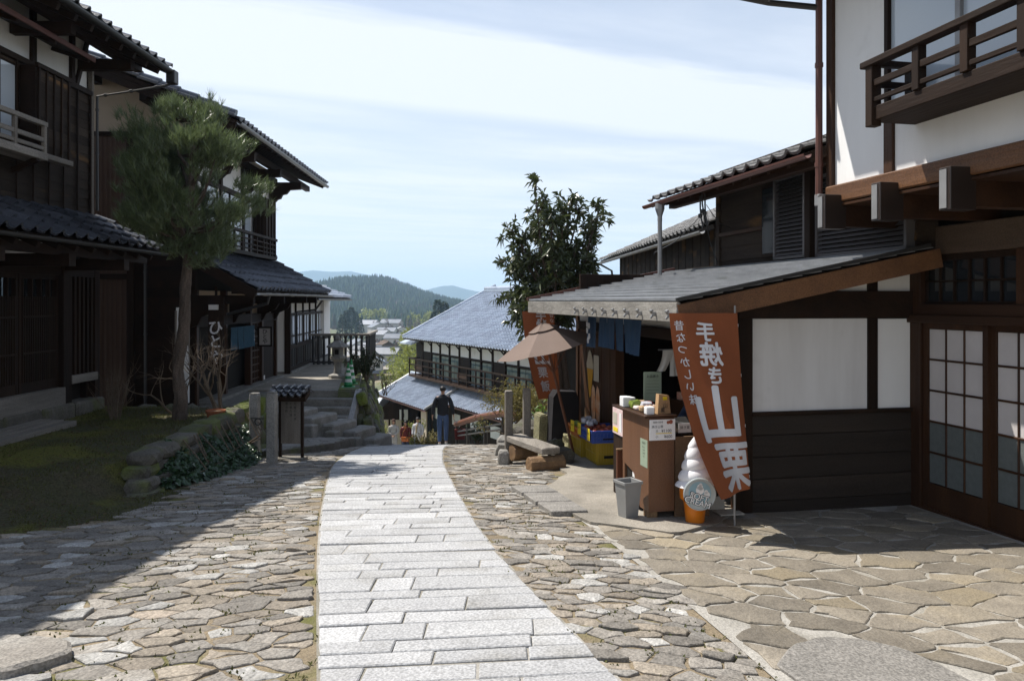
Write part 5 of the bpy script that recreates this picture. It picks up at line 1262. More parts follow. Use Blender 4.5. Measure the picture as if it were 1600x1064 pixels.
for i, (px, Y, h, w) in enumerate([(541, 430, 19, 4), (549, 445, 21, 4.2), (556, 470, 18, 4), (562, 440, 15, 3.5), (535, 420, 17, 4)]): needle_tree(px, Y, h, w, 'dark pointed cedar in the row left of the valley village')
for i, (px, Y, h, w) in enumerate([(684, 330, 22, 4), (695, 335, 21, 3.6), (677, 325, 16, 3.5)]): needle_tree(px, Y, h, w, 'dark cedar rising above the pale bamboo beside the big tiled roof')

# ---------------------------------------------------------------- pine on the lawn
pine = thing('pine_tree', 'clipped pine with dense needle crown and bare trunk on the lawn', 'tree', (-4.72, 11.1, -1.72))
tr = MB(); tp = [Vector(p) for p in ((0, 0, -.1), (.03, 0, .35), (-.02, .02, .8), (.07, 0, 1.35), (.10, 0, 1.9), (.13, .02, 2.5), (.17, .0, 3.1), (.2, 0, 3.9), (.22, 0, 4.4))]
nr_ = 70; rads = [.12, .088, .08, .076, .072, .065, .052, .03, .012]
for j in range(nr_ + 1):
    u = j / nr_ * 8; i = min(7, int(u)); f_ = u - i; c_ = tp[i].lerp(tp[i + 1], f_); r0 = lerp(rads[i], rads[i + 1], f_)
    c_ = c_ + Vector((.018 * cell(c_.z * 2.1, 1, 0), .018 * cell(c_.z * 2.1, 7, 0), 0))
    for k in range(16):
        a = 6.2832 * k / 16; r1 = r0 * (1 + .26 * cell(math.cos(a) * 3, math.sin(a) * 3, c_.z * 5) + .16 * cell(math.cos(a) * 7, math.sin(a) * 7, c_.z * 14)); tr.v.append((c_.x + r1 * math.cos(a), c_.y + r1 * math.sin(a), c_.z))
tr.f = [(j * 16 + k, j * 16 + (k + 1) % 16, j * 16 + 16 + (k + 1) % 16, j * 16 + 16 + k) for j in range(nr_) for k in range(16)]; tr.m = [0] * len(tr.f); tr.build('trunk', K['bark'], pine, fix=False)
bm_, nm = MB(), MB(); cc = Vector((.17, 0, 3.42)); tips = []
def crown_r(d):  # uneven outline of the clipped crown
    return 1 + .27 * cell(d.x * 2.0 + 4, d.y * 2.0, d.z * 2.0) + .16 * cell(d.x * 5, d.y * 5 + 2, d.z * 5)
for k in range(46):
    d = rdir(.1); R_ = Vector((d.x * .92, d.y * .92, d.z * 1.22)) * crown_r(d) * rnd.uniform(.75, .95); e = cc + R_
    st_ = tp[0].lerp(tp[-1], min(.95, max(.5, (e.z - .35) / 4.4))); i = min(7, max(5, int((e.z - .5) / .55))); st_ = tp[i] + (tp[i + 1] - tp[i]) * rnd.random() if i < 8 else tp[8]
    mid = st_.lerp(e, .5) + Vector((0, 0, -.08)) + rdir() * .06; bm_.tube([st_, mid, e], [.035, .022, .008], 5, cap=False); tips.append((st_, mid, e))
bm_.build('limb', K['bark'], pine, fix=False)
pads = []
for (a_, b_, e) in tips:
    pads += [(e, rnd.uniform(.20, .30)), (b_.lerp(e, .55) + rdir() * .08, rnd.uniform(.16, .26))]
for k in range(62):
    d = rdir(.1); pads.append((cc + Vector((d.x * .86, d.y * .86, d.z * 1.16)) * crown_r(d) * rnd.uniform(.7, 1), rnd.uniform(.16, .26)))
for (pc, pr0) in pads:
    if rnd.random() < .05: continue
    for k in range(34):
        d0 = rdir(); P = pc + Vector((d0.x, d0.y, d0.z * .6)) * pr0 * rnd.random() ** .4
        d = (P - cc).normalized(); ax = (d * .5 + Vector((0, 0, .9)) + rdir() * .4).normalized()
        for q in range(15):
            nd = (ax + rdir() * .62).normalized(); L = rnd.uniform(.06, .17); sd = nd.cross(rdir()).normalized() * .0038
            p0 = P + ax * rnd.uniform(-.05, .03); nm.v.extend([tuple(p0 + sd), tuple(p0 - sd), tuple(p0 + nd * L)]); b = len(nm.v); nm.f.append((b - 3, b - 2, b - 1)); nm.m.append(0)
nm.build('crown', K['needle'], pine, fix=False)
# ---------------------------------------------------------------- loquat behind the shop
lq = thing('loquat_tree', 'evergreen tree with big glossy leaves rising behind the brown parasol', 'tree', (.78, 13.4, G(.78, 13.4)))
bz = G(.78, 13.4)
def at(px, py, Y): return Vector(((px - 800) / F * Y - .78, Y - 13.4, (H - py) / F * Y - bz))
bm_, lm = MB(), MB()
fork = at(868, 520, 13.5)
for (x0, y0) in ((0, 0), (.14, .1), (-.12, .08)): bm_.tube([Vector((x0, y0, -.1)), Vector((x0 * .9 + .02, y0, .9)), fork + Vector((x0 * .5, 0, 0))], [.085, .07, .055], 8, cap=False)
TI = [(836, 296), (850, 318), (893, 312), (905, 330), (936, 326), (928, 350), (800, 358), (812, 378), (795, 402), (806, 425), (930, 372), (922, 404), (900, 395), (862, 340), (875, 362), (850, 385), (838, 350), (880, 330), (885, 410), (830, 405), (845, 440), (870, 420), (815, 455), (826, 470), (905, 440), (822, 490), (835, 505), (860, 465), (890, 455), (815, 500), (915, 425), (868, 390), (845, 368), (812, 482), (800, 466), (832, 520), (846, 492), (880, 482), (897, 468), (872, 503), (856, 512), (840, 478), (912, 452), (858, 445), (878, 440)]
ros = []
for (px, py) in TI:
    Y = 13.5 + rnd.uniform(-.65, .65); e = at(px, py, Y); hub = fork.lerp(at(866, 420, 13.5), rnd.uniform(0, .7)); mid = hub.lerp(e, .55) + rdir() * .07
    bm_.tube([hub, mid, e], [.035, .022, .008], 5, cap=False); ros.append((e, (e - mid).normalized()))
    for k in range(16):
        t = rnd.uniform(.42, 1); b = mid.lerp(e, (t - .4) / .6) if t > .55 else hub.lerp(mid, t / .55); d = ((e - mid).normalized() * .6 + rdir(.25)).normalized(); L = rnd.uniform(.1, .3); q = b + d * L
        bm_.tube([b, q], [.009, .005], 4, cap=False); ros.append((q, d))
bm_.build('trunk', K['bark'], lq, smooth=True, fix=False)
for (p, d) in ros:
    for k in range(rnd.randint(8, 12)):
        ld = (d * rnd.uniform(.1, .9) + rdir(.0)).normalized(); leaf(lm, p + d * rnd.uniform(-.07, .03), ld, rnd.uniform(.12, .2), rnd.uniform(.042, .066), d, .18, .25)
lm.build('crown', K['loquat'], lq, fix=False)
# ---------------------------------------------------------------- bare shrubs
def bare(name, label, loc, stems, L, r, depth, spread, up=.5, kids=(2, 3), cone=.35, shrink=.68):
    o = thing(name, label, 'shrub', loc); m = MB(); tp_ = []
    for k in range(stems):
        d = Vector((rnd.uniform(-cone, cone), rnd.uniform(-cone, cone), 1)).normalized(); branchy(m, Vector((rnd.uniform(-.05, .05), rnd.uniform(-.05, .05), -.05)), d, L * rnd.uniform(.8, 1.1), r, depth, tp_, spread, 4, up, kids, shrink)
    m.build('branches', K['twig'], o, fix=False); return o, tp_
bare('bare_shrub', 'round leafless shrub of many thin upright twigs on the lawn', (-5.62, 11.1, -1.72), 15, .42, .011, 2, .35, .5, (2, 3), .3, .75)
o, _ = bare('bare_shrub', 'tall leafless shrub with forked stems beside the pine trunk', (-4.35, 11.75, -1.74), 4, .75, .035, 4, .55, .35, (2, 3), .35, .7)
o, _ = bare('bare_shrub', 'thin leafless shrub with arching twigs left of the pine trunk', (-4.95, 11.5, -1.74), 3, .6, .02, 3, .6, .2, (2, 3), .5, .7)
bare('bare_shrub', 'reddish leafless bush leaning over the mossy terrace wall', (-3.15, 19.5, -2.3), 8, .4, .012, 3, .7, .2, (2, 3), .6, .7)
# ivy at the foot of the lawn wall
iv = thing('ivy', 'glossy dark ivy covering the foot of the lawn wall', 'ivy', (-3.45, 9.3, road(9.3)))
m = MB(); st_ = MB()
for k in range(12):
    y = rnd.uniform(-1.2, 1.7); st_.tube([(-.25, y, .05), (-.1 + rnd.random() * .2, y + .1, .2), (-.25, y + .25, .5)], .008, 4)
st_.build('stem', K['twig'], iv, kind='stuff')
for k in range(2600):
    u = rnd.uniform(-1, 1); y = .2 + 1.55 * u; h = (.40 + .26 * cell(y * 2, 3, 0)) * (1 - .35 * max(0, -u)); t = rnd.random() ** 1.3
    x = -.33 + (.42 + .12 * cell(y * 3, 1, 5)) * (1 - t ** 1.3) * (1 - .5 * abs(u) ** 3) * rnd.random() ** .35; p = Vector((x, y, road(9.3 + y) - road(9.3) + .03 + h * t))
    d = (Vector((.8, -.3, .3)) + rdir() * .9).normalized(); s_ = rnd.uniform(.4, 1.25); leaf(m, p, d, .075 * s_, .06 * s_, Vector((.3, -.3, 1)), .1, .3)
m.build('foliage', K['ivy'], iv, fix=False)
# golden bamboo bush by the posts
gb = thing('golden_bush', 'loose golden-green bush of fine leaves behind the wooden posts', 'bush', (.25, 14.4, G(.25, 14.4)))
m = MB(); tp_ = []
for k in range(16): branchy(m, Vector((rnd.uniform(-.35, .3), rnd.uniform(-.3, .3), -.05)), Vector((rnd.uniform(-.4, .3), rnd.uniform(-.3, .3), 1)).normalized(), .5, .012, 2, tp_, .5, 4, .3, (2, 4), .75)
m.build('branches', K['twig'], gb, fix=False); m = MB()
for (p, d) in tp_:
    for k in range(26): q = p + rdir() * rnd.random() * .2; leaf(m, q, (rdir(-.1)), rnd.uniform(.05, .1), rnd.uniform(.012, .022), None, .1, .3)
m.build('foliage', K['gold_leaf'], gb, fix=False)
def leafy(name, label, loc, n, h, r, mat, ll, lw, nl):
    o = thing(name, label, 'plant', loc); m, s = MB(), MB()
    for k in range(n):
        a = rnd.random() * 6.283; e = Vector((r * rnd.random() * math.cos(a), r * rnd.random() * math.sin(a), h * rnd.uniform(.6, 1))); s.tube([Vector((0, 0, -.03)), e * .5 + Vector((0, 0, .05)), e], [.008, .006, .004], 4, cap=False)
        for q in range(nl): t = rnd.uniform(.3, 1); leaf(m, e * t, rdir(.3), ll * rnd.uniform(.7, 1.2), lw * rnd.uniform(.7, 1.2), Vector((0, 0, 1)), .15, .2)
    s.build('stem', K['twig'], o, fix=False); m.build('foliage', mat, o, fix=False)
K['fresh'] = leafmat('fresh_leaf', (.12, .2, .03), (.08, .15, .025), .35)
K['shrub_leaf'] = leafmat('shrub_leaf', (.05, .07, .025), (.035, .05, .02), .2)
leafy('leafy_plant', 'small plant with bright broad leaves beside the stone trough', (.5, 12.9, G(.5, 12.9)), 9, .75, .2, K['fresh'], .16, .05, 10)
leafy('evergreen_shrub', 'dark evergreen shrub behind the green cones', (-3.6, 19.4, -1.98), 26, .85, .5, K['shrub_leaf'], .1, .045, 40)
leafy('evergreen_shrub', 'low dark shrub filling the foot of the stone lantern', (-4.1, 20.4, -1.98), 18, .5, .4, K['shrub_leaf'], .09, .04, 36)
leafy('border_shrub', 'low yellow-green bush at the feet of the walking man', (-2.9, 25.5, G(-2.9, 25.5) - .1), 30, .62, .8, K['gold_leaf'], .1, .03, 40)
leafy('border_shrub', 'yellow-green bush below the white panels of the annex', (-5.3, 31, G(-5.3, 31)), 26, 1.3, .6, K['bamboo'], .16, .05, 40)
leafy('border_shrub', 'green bush between the annex and the waiting women', (-4.6, 36.5, G(-4.6, 36.5)), 26, 1.9, .7, K['bamboo'], .16, .06, 40)
leafy('border_shrub', 'dark leafy plants under the log handrail', (-.95, 21.5, G(-.95, 21.5)), 18, .7, .35, K['ivy'], .1, .04, 30)
# tiny herbs and moss tufts along the joints of the paving
m = MB()
for k in range(650):
    s = rnd.choice([-1, 1]); y = rnd.uniform(3.2, 9) ; x = (pl(y) - rnd.uniform(.0, 1.6)) if s < 0 else pr(y) + rnd.uniform(0, 1.2)
    if s > 0 and (x > patio_x(y) or inside((x, y), APRON)): continue
    if x < lawn_edge(y): continue
    for q in range(7): leaf(m, Vector((x + rnd.uniform(-.03, .03), y + rnd.uniform(-.03, .03), G(x, y) - .002)), rdir(.7), rnd.uniform(.015, .035), .012, Vector((0, 0, 1)), .1, .1)
m.build('herbs', K['grass'], fix=False, kind='stuff')
# grass on the lawn
m = MB(); n_ = 0
while n_ < 26000:
    y = rnd.uniform(5.4, 12.5); x = rnd.uniform(-6.4, -3.2)
    if x > lawn_edge(y) + .08 * cell(x * 4, y * 4, 1) or (y > 8 and x > wallx(y) - .1): continue
    if cell(x * 1.3, y * 1.3, 2) < -.12 and rnd.random() < .8: n_ += 1; continue
    p = Vector((x, y, G(x, y) - .005)); d = rdir(.9); L = rnd.uniform(.02, .055) * (1.6 if y > 10.5 else 1); s = d.cross(rdir()).normalized() * .004
    m.v.extend([tuple(p + s), tuple(p - s), tuple(p + d * L)]); b = len(m.v); m.f.append((b - 3, b - 2, b - 1)); m.m.append(0); n_ += 1
m.build('grass', K['grass'], fix=False, kind='stuff')
# fallen leaves and pine litter on the lawn and along its edge
K['litter'] = pm('leaf_litter', (.13, .08, .045), (.07, .045, .028), 9, rough=.95, rand=.4)
m = MB()
for k in range(1500):
    y = rnd.uniform(5.6, 12.2); x = rnd.uniform(-6.3, -3.4)
    if x > lawn_edge(y) + .15 or (y > 8 and x > wallx(y) - .12): continue
    leaf(m, Vector((x, y, G(x, y) + .012 + .01 * rnd.random())), Vector((rnd.uniform(-1, 1), rnd.uniform(-1, 1), rnd.uniform(-.1, .2))), rnd.uniform(.02, .05), rnd.uniform(.01, .03), Vector((0, 0, 1)), .2, .0)
m.build('leaf_litter', K['litter'], fix=False, kind='stuff')
# ================================================================== small things on the right side
def Z(z): return z
def gz(x, y): return max(G(x, y), AZ(x, y) if inside((x, y), APRON) else -99)
def on(x, y, dz=0): return (x, y, gz(x, y) + dz)
for i, (x, y, h, lb) in enumerate([(-.045, 10.54, .97, 'square weathered wooden post standing behind the log bench end'), (.20, 10.66, .98, 'square weathered wooden post next to the stone trough')]):
    o = thing('wooden_post', lb, 'post', on(x, y), 8, 'paired wooden posts'); m = MB(); m.box(-.05, .05, -.05, .05, -.2, h, .008); m.build('shaft', K['grey_post'], o, fix=False); m = MB(); m.box(-.047, .047, -.047, .047, h, h + .012, .005); m.build('cap', K['grey_wood'], o, fix=False)
m = boulder(.16, .2, .26, 3, 2, .05); o = m.build('kerb_stone', K['stone_step'], fix=False, loc=on(-.11, 10.33, .08)); o['label'] = 'small squared stone at the foot of the bench post'; o['category'] = 'stone'
# log bench
bn = thing('log_bench', 'low bench of a thick plank laid on two cut logs', 'bench', on(.25, 10.1), 0)
m = MB(); m.beam((-.24, .50, .29), (.24, -.38, .27), .26, .085, b=.012); m.build('seat', K['grey_wood'], bn)
K['log_end'] = pm('log_wood', (.26, .16, .08), (.14, .085, .05), 8, rough=.8, bump=.5, fine=.2)
def logm(c, L, r, a):
    m = MB(); d = Vector((math.cos(a), math.sin(a), 0)); c = Vector(c); pts = [c + d * (L * (t - .5)) for t in (0, .03, .35, .7, .97, 1)]; m.tube(pts, [r * .93, r, r * 1.03, r * .97, r, r * .93], 12); return m
logm((-.1, .36, .12), .34, .115, .45).build('log', K['log_end'], bn); logm((.17, -.36, .10), .46, .11, .35).build('log', K['log_end'], bn)
# stones by the trough
K['lichen'] = pm('lichen_stone', (.27, .25, .14), (.18, .17, .10), 7, rough=.95, bump=1, bscale=18, rand=.15, fine=.3, fscale=60)
st_ = thing('stone_trough', 'yellow-green lichened stone block with notched top', 'stone', on(.56, 11.7), 14)
m = MB(); m.prism([(-.21, -.15, -.1), (.21, -.15, -.1), (.17, -.15, .44), (.11, -.15, .36), (.05, -.15, .44), (-.02, -.15, .37), (-.08, -.15, .47), (-.19, -.15, .46)], (0, .34, 0))
bm = bmesh.new(); me = m.mesh('t', K['lichen']); bm.from_mesh(me); bmesh.ops.bevel(bm, geom=list(bm.edges), offset=.018, segments=2, affect='EDGES'); bm.to_mesh(me); bm.free(); ob('block', me, st_)
def rock(x, y, w, d, h, seed, label, mat='stone', dz=0.0):
    o = boulder(w, d, h, seed, 3, .35).build('rock', K[mat], fix=False, loc=on(x, y, h * .32 + dz)); o['label'] = label; o['category'] = 'rock'; o.rotation_euler = (0, 0, seed)
rock(.92, 12.2, .55, .45, .72, 2, 'rounded tan boulder behind the parasol pole', 'lichen'); rock(.84, 11.1, .24, .24, .24, 5, 'small tan stone beside the parasol pole', 'lichen'); rock(.58, 10.55, .2, .2, .3, 7, 'small pointed grey stone behind the log bench')
rock(.66, 10.12, .22, .26, .24, 8, 'low dark grey rock at the near end of the log bench'); rock(-.02, 12.0, .4, .5, .34, 9, 'pale rough rock behind the wooden posts', 'stone_step'); rock(.3, 12.6, .6, .5, .5, 10, 'grey boulder between the posts and the golden bush')
o = thing('plastic_bucket', 'dark blue bucket behind the parasol pole', 'bucket', on(.84, 11.62)); K['blue_plastic'] = pm('blue_plastic', (.02, .05, .2), (.015, .04, .16), 5, rough=.4, spec=.5); MB().lathe([(.09, 0), (.12, .3), (.125, .31), (.11, .3), (.085, .02)], 14, cap=True).build('body', K['blue_plastic'], o, smooth=True); MB().tube([(-.12, 0, .3), (-.08, .02, .38), (0, .03, .41), (.08, .02, .38), (.12, 0, .3)], .006, 5).build('handle', K['grey_metal'], o)
# parasol
K['parasol'] = pm('parasol_cloth', (.22, .165, .14), (.20, .15, .125), 4, rough=.9, fine=.08, fscale=200, trans=.12)
um = thing('parasol', 'brown parasol tilted over the fruit crates', 'parasol', on(.84, 10.75))
ubase = Vector(on(.84, 10.75)); apex = Vector((.415, 10.72, -.33)) - ubase; ax = apex.normalized()
K['red_pole'] = pm('red_brown_pole', (.17, .062, .03), (.11, .045, .025), 6, (1, 1, .2), rough=.5)
MB().tube([ax * 0, apex * .97], .02, 10).build('pole', K['red_pole'], um)
e1 = Vector((1, 0, 0)); e1 = (e1 - ax * e1.dot(ax)).normalized(); e2 = ax.cross(e1)
def cpt(a, r, d, sag=0): return apex + (e1 * math.cos(a) + e2 * math.sin(a)) * r - ax * d
NS = 6; hubd = .33; RR = .72
for k in range(NS):
    m = MB(); a0 = 2 * math.pi * k / NS + .1; a1 = a0 + 2 * math.pi / NS; nr, na = 6, 6; vs = []
    for j in range(nr + 1):
        t = .24 + .76 * j / nr
        for i in range(na + 1):
            s = i / na; p = cpt(a0, RR * t, hubd * (t ** 1.08)).lerp(cpt(a1, RR * t, hubd * (t ** 1.08)), s); sag = math.sin(math.pi * s) * .025 * t; vs.append(p - ax * sag)
    m.add(vs, [(j * (na + 1) + i, j * (na + 1) + i + 1, (j + 1) * (na + 1) + i + 1, (j + 1) * (na + 1) + i) for j in range(nr) for i in range(na)]); m.build('canopy_panel', K['parasol'], um, smooth=True, fix=False)
    m = MB(); vs = []
    for j in range(4):
        t = .3 * j / 3
        for i in range(5): s = i / 4; p = cpt(a0, RR * t, hubd * t * 1.0 - .035).lerp(cpt(a1, RR * t, hubd * t * 1.0 - .035), s); vs.append(p - ax * (math.sin(math.pi * s) * .012))
    m.add(vs, [(j * 5 + i, j * 5 + i + 1, j * 5 + 6 + i, j * 5 + 5 + i) for j in range(3) for i in range(4)]); m.build('vent_panel', K['parasol'], um, smooth=True, fix=False)
    MB().tube([cpt(a0, .02, .03), cpt(a0, RR, hubd + .012)], .007, 5).build('rib', K['red_pole'], um); MB().tube([apex * .62 * 1.0, cpt(a0, RR * .55, hubd * .55 + .02)], .006, 5).build('strut', K['red_pole'], um)
MB().lathe([(.012, 0), (.02, .015), (.012, .05), (.002, .06)], 8, tuple(apex + ax * .03)).build('finial', K['red_pole'], um)
# crates and fruit (frame of the shop)
K['yellow_crate'] = pm('yellow_crate', (.42, .29, .02), (.36, .25, .02), 5, rough=.45, spec=.4); K['blue_crate'] = pm('blue_crate', (.02, .06, .30), (.015, .05, .26), 5, rough=.4, spec=.5); K['orange_crate'] = pm('orange_crate', (.5, .16, .03), (.42, .13, .03), 5, rough=.5); K['yellow_card'] = pm('yellow_card', (.75, .58, .02), (.7, .53, .02), 5, rough=.6)
def crate(name, label, x, y, z, w, d, h, mat, ribs=7, rz=0):
    o = thing(name, label, 'crate', rw_(x, y, z), RZ + rz, 'fruit crates')
    m = MB(); m.box(0, w, 0, d, 0, .014); m.build('bottom', mat, o, fix=False)
    for nm_, (a, b, c_, e) in (('side', (0, .014, 0, d)), ('side', (w - .014, w, 0, d)), ('side', (.014, w - .014, 0, .014)), ('side', (.014, w - .014, d - .014, d))):
        m = MB(); m.box(a, b, c_, e, .014, h)
        lx = b - a > .1
        L = (b - a) if lx else (e - c_)
        for k in range(ribs + 1):
            t = (L - .02) * k / ribs
            if lx: m.box(a + t, a + t + .012, c_ - .01 if c_ < .05 else e, c_ if c_ < .05 else e + .01, .02, h - .035)
            else: m.box(a - .01 if a < .05 else b, a if a < .05 else b + .01, c_ + t, c_ + t + .012, .02, h - .035)
        for zz in (.0, .5):
            z0 = .02 + (h - .08) * zz
            if lx: m.box(a, b, c_ - .009 if c_ < .05 else e, c_ if c_ < .05 else e + .009, z0, z0 + .012)
            else: m.box(a - .009 if a < .05 else b, a if a < .05 else b + .009, c_, e, z0, z0 + .012)
        m.build(nm_, mat, o, fix=False)
    m = MB()
    for (a, b, c_, e) in ((-.014, w + .014, -.014, .004), (-.014, w + .014, d - .004, d + .014), (-.014, .004, .004, d - .004), (w - .004, w + .014, .004, d - .004)): m.box(a, b, c_, e, h - .03, h + .006, .003)
    m.build('rim', mat, o, fix=False); m = MB(); m.box(w * .3, w * .7, -.013, -.0095, h * .28, h * .40); m.build('hand_slot', K['interior'], o, fix=False); return o
czz = lambda x, y: gz(*rw_(x, y, 0)[:2]) + .004
zc1 = czz(-1.95, 3.3)
crate('plastic_crate', 'yellow plastic crate under the blue fruit tray', -2.09, 3.10, zc1, .30, .48, .29, K['yellow_crate']); crate('plastic_crate', 'yellow plastic crate next to the parasol pole under orange tray', -2.13, 3.64, zc1 - .06, .30, .48, .30, K['yellow_crate'])
crate('fruit_tray', 'blue plastic tray heaped with apples and bagged fruit', -2.20, 2.95, zc1 + .302, .46, .58, .15, K['blue_crate'], 9); crate('fruit_tray', 'orange tray with green wrapped fruit beside the blue tray', -2.17, 3.66, zc1 + .252, .40, .46, .13, K['orange_crate'], 7)
K['apple'] = pm('apple', (.30, .03, .03), (.38, .12, .05), 9, rough=.35, rand=.3); K['green_fruit'] = pm('green_fruit', (.30, .36, .06), (.2, .28, .05), 9, rough=.4, rand=.3); K['bag'] = pm('clear_wrap', (.62, .62, .66), (.45, .45, .5), 14, rough=.15, spec=.7, bump=1, bscale=12)
def apple_mesh(nm_, mat, r): return MB().lathe([(.004, r * .78), (r * .22, r * .86), (r * .55, r * .82), (r * .9, r * .45), (r, 0), (r * .88, -r * .5), (r * .5, -r * .82), (r * .15, -r * .86), (.003, -r * .8)], 12, cap=False).mesh(nm_, mat, True)
am, gm = apple_mesh('apple', K['apple'], .042), apple_mesh('pear', K['green_fruit'], .05)
for k in range(30):
    x, y = -2.14 + .085 * (k % 5) + rnd.uniform(-.01, .01), 3.02 + .088 * (k // 5) + rnd.uniform(-.01, .01)
    ob('apple', am, None, loc=rw_(x, y, zc1 + .40 + .03 * rnd.random() + .03 * math.sin(k)), label='red apple heaped in the blue tray', category='apple', group='apples in the blue tray')
for k in range(9):
    ob('pear', gm, None, loc=rw_(-2.10 + .11 * (k % 3), 3.74 + .12 * (k // 3), zc1 + .38 + .03 * rnd.random()), label='yellow-green fruit lying in the orange tray', category='fruit', group='green fruit in the orange tray')
for k in range(4):
    o = boulder(.08, .1, .07, k + 60, 2, .4).build('fruit_bag', K['bag'], fix=False, loc=rw_(-2.12 + .1 * (k % 2), 3.30 + .13 * k, zc1 + .50), label='crumpled clear bag of fruit on top of the tray', category='bag', group='clear fruit bags')
for k, (x, y, z) in enumerate([(-2.226, 3.02, zc1 + .33), (-2.226, 3.42, zc1 + .34), (-2.195, 3.85, zc1 + .31)]):
    o = thing('price_card', ('yellow price card on the near end of the blue tray', 'yellow price card on the far end of the blue tray', 'yellow price card on the orange tray')[k], 'card', rw_(x, y, z), RZ + 4 * k); m = MB(); m.box(-.004, 0, -.055, .055, 0, .15); m.build('card', K['yellow_card'], o, fix=False)
    lettering(o, [('100円', .035, 0, .09), ('りんご', .022, 0, .12)] if k < 2 else [('500円', .035, 0, .09)], lambda u, v, q: (-.0065, -u, v), K['ink'])
# black covered stand
K['black_cloth'] = pm('black_cloth', (.012, .011, .014), (.02, .018, .02), 6, rough=.95)
o = thing('covered_stand', 'stand under a black cloth behind the fruit crates', 'stand', rw_(-2.1, 4.55, zc1 - .1), RZ); m = MB(); m.prism([(-.22, 0, .0), (.16, 0, .0), (.2, 0, .74), (.16, 0, .86), (-.12, 0, .87), (-.18, 0, .78)], (0, .3, 0)); m.build('cover', K['black_cloth'], o); m = MB(); m.box(-.15, .1, .05, .25, -.06, .02); m.build('foot', K['dark_wood'], o, fix=False)
o = thing('driftwood', 'pale split log standing against the shop boards', 'log', rw_(-1.86, 4.25, zc1 - .05), RZ); MB().tube([(0, 0, 0), (.01, 0, .3), (.0, .01, .52), (-.03, .0, .62)], [.06, .055, .04, .015], 7).build('trunk', K['log_end'], o)
# banners: cloth on a pole, turning as it hangs
K['banner'] = pm('brown_banner', (.27, .085, .034), (.22, .068, .027), 2.5, rough=.85, fine=.08, fscale=200, trans=.18)
def banner(label, pole, L, Wd, ztop, th0, th1, power, mirror, items, small, waves, sgn=1):
    o = thing('banner', label, 'banner', (pole[0], pole[1], gz(pole[0], pole[1])), 0, 'brown shop banners'); zg = gz(pole[0], pole[1])
    def f(u, v, k=0, off=.004):     # u 0..Wd from the pole, v 0..-L
        t = max(0, -v / L); th = lerp(th0, th1, t ** power)
        x = -u * math.cos(th) + .10 * t; y = -u * math.sin(th) + .02 * math.sin(u * 14 + t * 5) * min(1, t * 2)
        nx_, ny_ = math.sin(th), -math.cos(th)
        return (x + nx_ * (off + k * .0006), y + ny_ * (off + k * .0006), ztop - zg + v + .03 * (u / Wd) * t * waves)
    MB().tube([(-.03 + .02 * (ztop - zg) / L, .05, 0), (-.012, .02, ztop - zg + .06)], .008, 8).build('pole', K['grey_metal'], o)
    m = MB(); nu, nv = 14, 40
    for j in range(nv + 1):
        for i in range(nu + 1): m.v.append(f(Wd * i / nu, -L * j / nv, 0, 0))
    m.f = [(j * (nu + 1) + i, j * (nu + 1) + i + 1, (j + 1) * (nu + 1) + i + 1, (j + 1) * (nu + 1) + i) for j in range(nv) for i in range(nu)]; m.m = [0] * len(m.f)
    c = m.build('cloth', K['banner'], o, smooth=True, fix=False)
    # the cloth runs from the pole to the left, so a letter read from behind is left unflipped in u
    ff = (lambda u, v, k: f(u, v, k)) if mirror else (lambda u, v, k: f(Wd - u, v, k))
    lettering(o, items, ff, K['white_ink'], 'lettering', .05, .028); lettering(o, small, ff, K['white_ink'], 'small_lettering', .05, .01)
    for k in range(4): p = f(.0, -.1 - k * (L - .2) / 3, 0, 0); m = MB(); m.box(p[0] - .02, p[0] + .004, p[1] + .003, p[1] + .04, p[2] - .012, p[2] + .012); m.build('loop', K['white_paint'], o, fix=False)
    return o
px_, py_, _ = rw_(-2.06, -.52, 0)
big = [('手', .16, .28, -.15), ('焼', .20, .25, -.33), ('き', .15, .24, -.50), ('山', .46, .255, -.80), ('栗', .40, .19, -1.22)]
sml = [(c, .085, .49 - .004 * i, -.10 - .098 * i) for i, c in enumerate('昔なつかしい味')]
banner('brown banner with large white letters hanging by the ice cream statue', (px_, py_), 1.42, .56, -.10, R(4), R(52), 1.6, True, big, sml, .6)
px2, py2, _ = rw_(-2.12, 5.15, 0)
banner('brown banner with white letters partly behind the parasol canopy', (px2, py2), 1.30, .48, -.16, R(0), R(45), 1.2, False, [('手', .16, .28, -.06), ('焼', .17, .28, -.2), ('山', .33, .24, -.66), ('栗', .17, .2, -.92), ('飯', .17, .2, -1.12)], [(c, .07, .44, -.06 - .08 * i) for i, c in enumerate('昔なつかしい味')], .3)
# door curtains of the shop
nr = noren('door_curtain', 'plain indigo split curtain under the shop eave', rw_(-2.2, 1.28, -.19), RZ + 90, 1.42, .37, 5, K['indigo'], lambda t: .03 * (1 - t))
nr = noren('door_curtain', 'dark blue curtain strip with white flower print under the shop eave', rw_(-2.2, 2.82, -.17), RZ + 90, .34, .42, 1, K['indigo'])
m = MB()
for (u, v) in ((.12, -.14), (.2, -.2), (.11, -.27), (.2, -.12), (.16, -.32)):
    for k in range(5): a = k * 1.2566 + u * 9; m.lathe([(.004, 0), (.02, 0)], 7, (u + .024 * math.cos(a), v + .024 * math.sin(a), 0), cap=False)
mm = MB(); mm.add([(x, .045, y) for (x, y, z) in m.v], m.f); mm.build('flower_print', K['white_ink'], nr, fix=False)
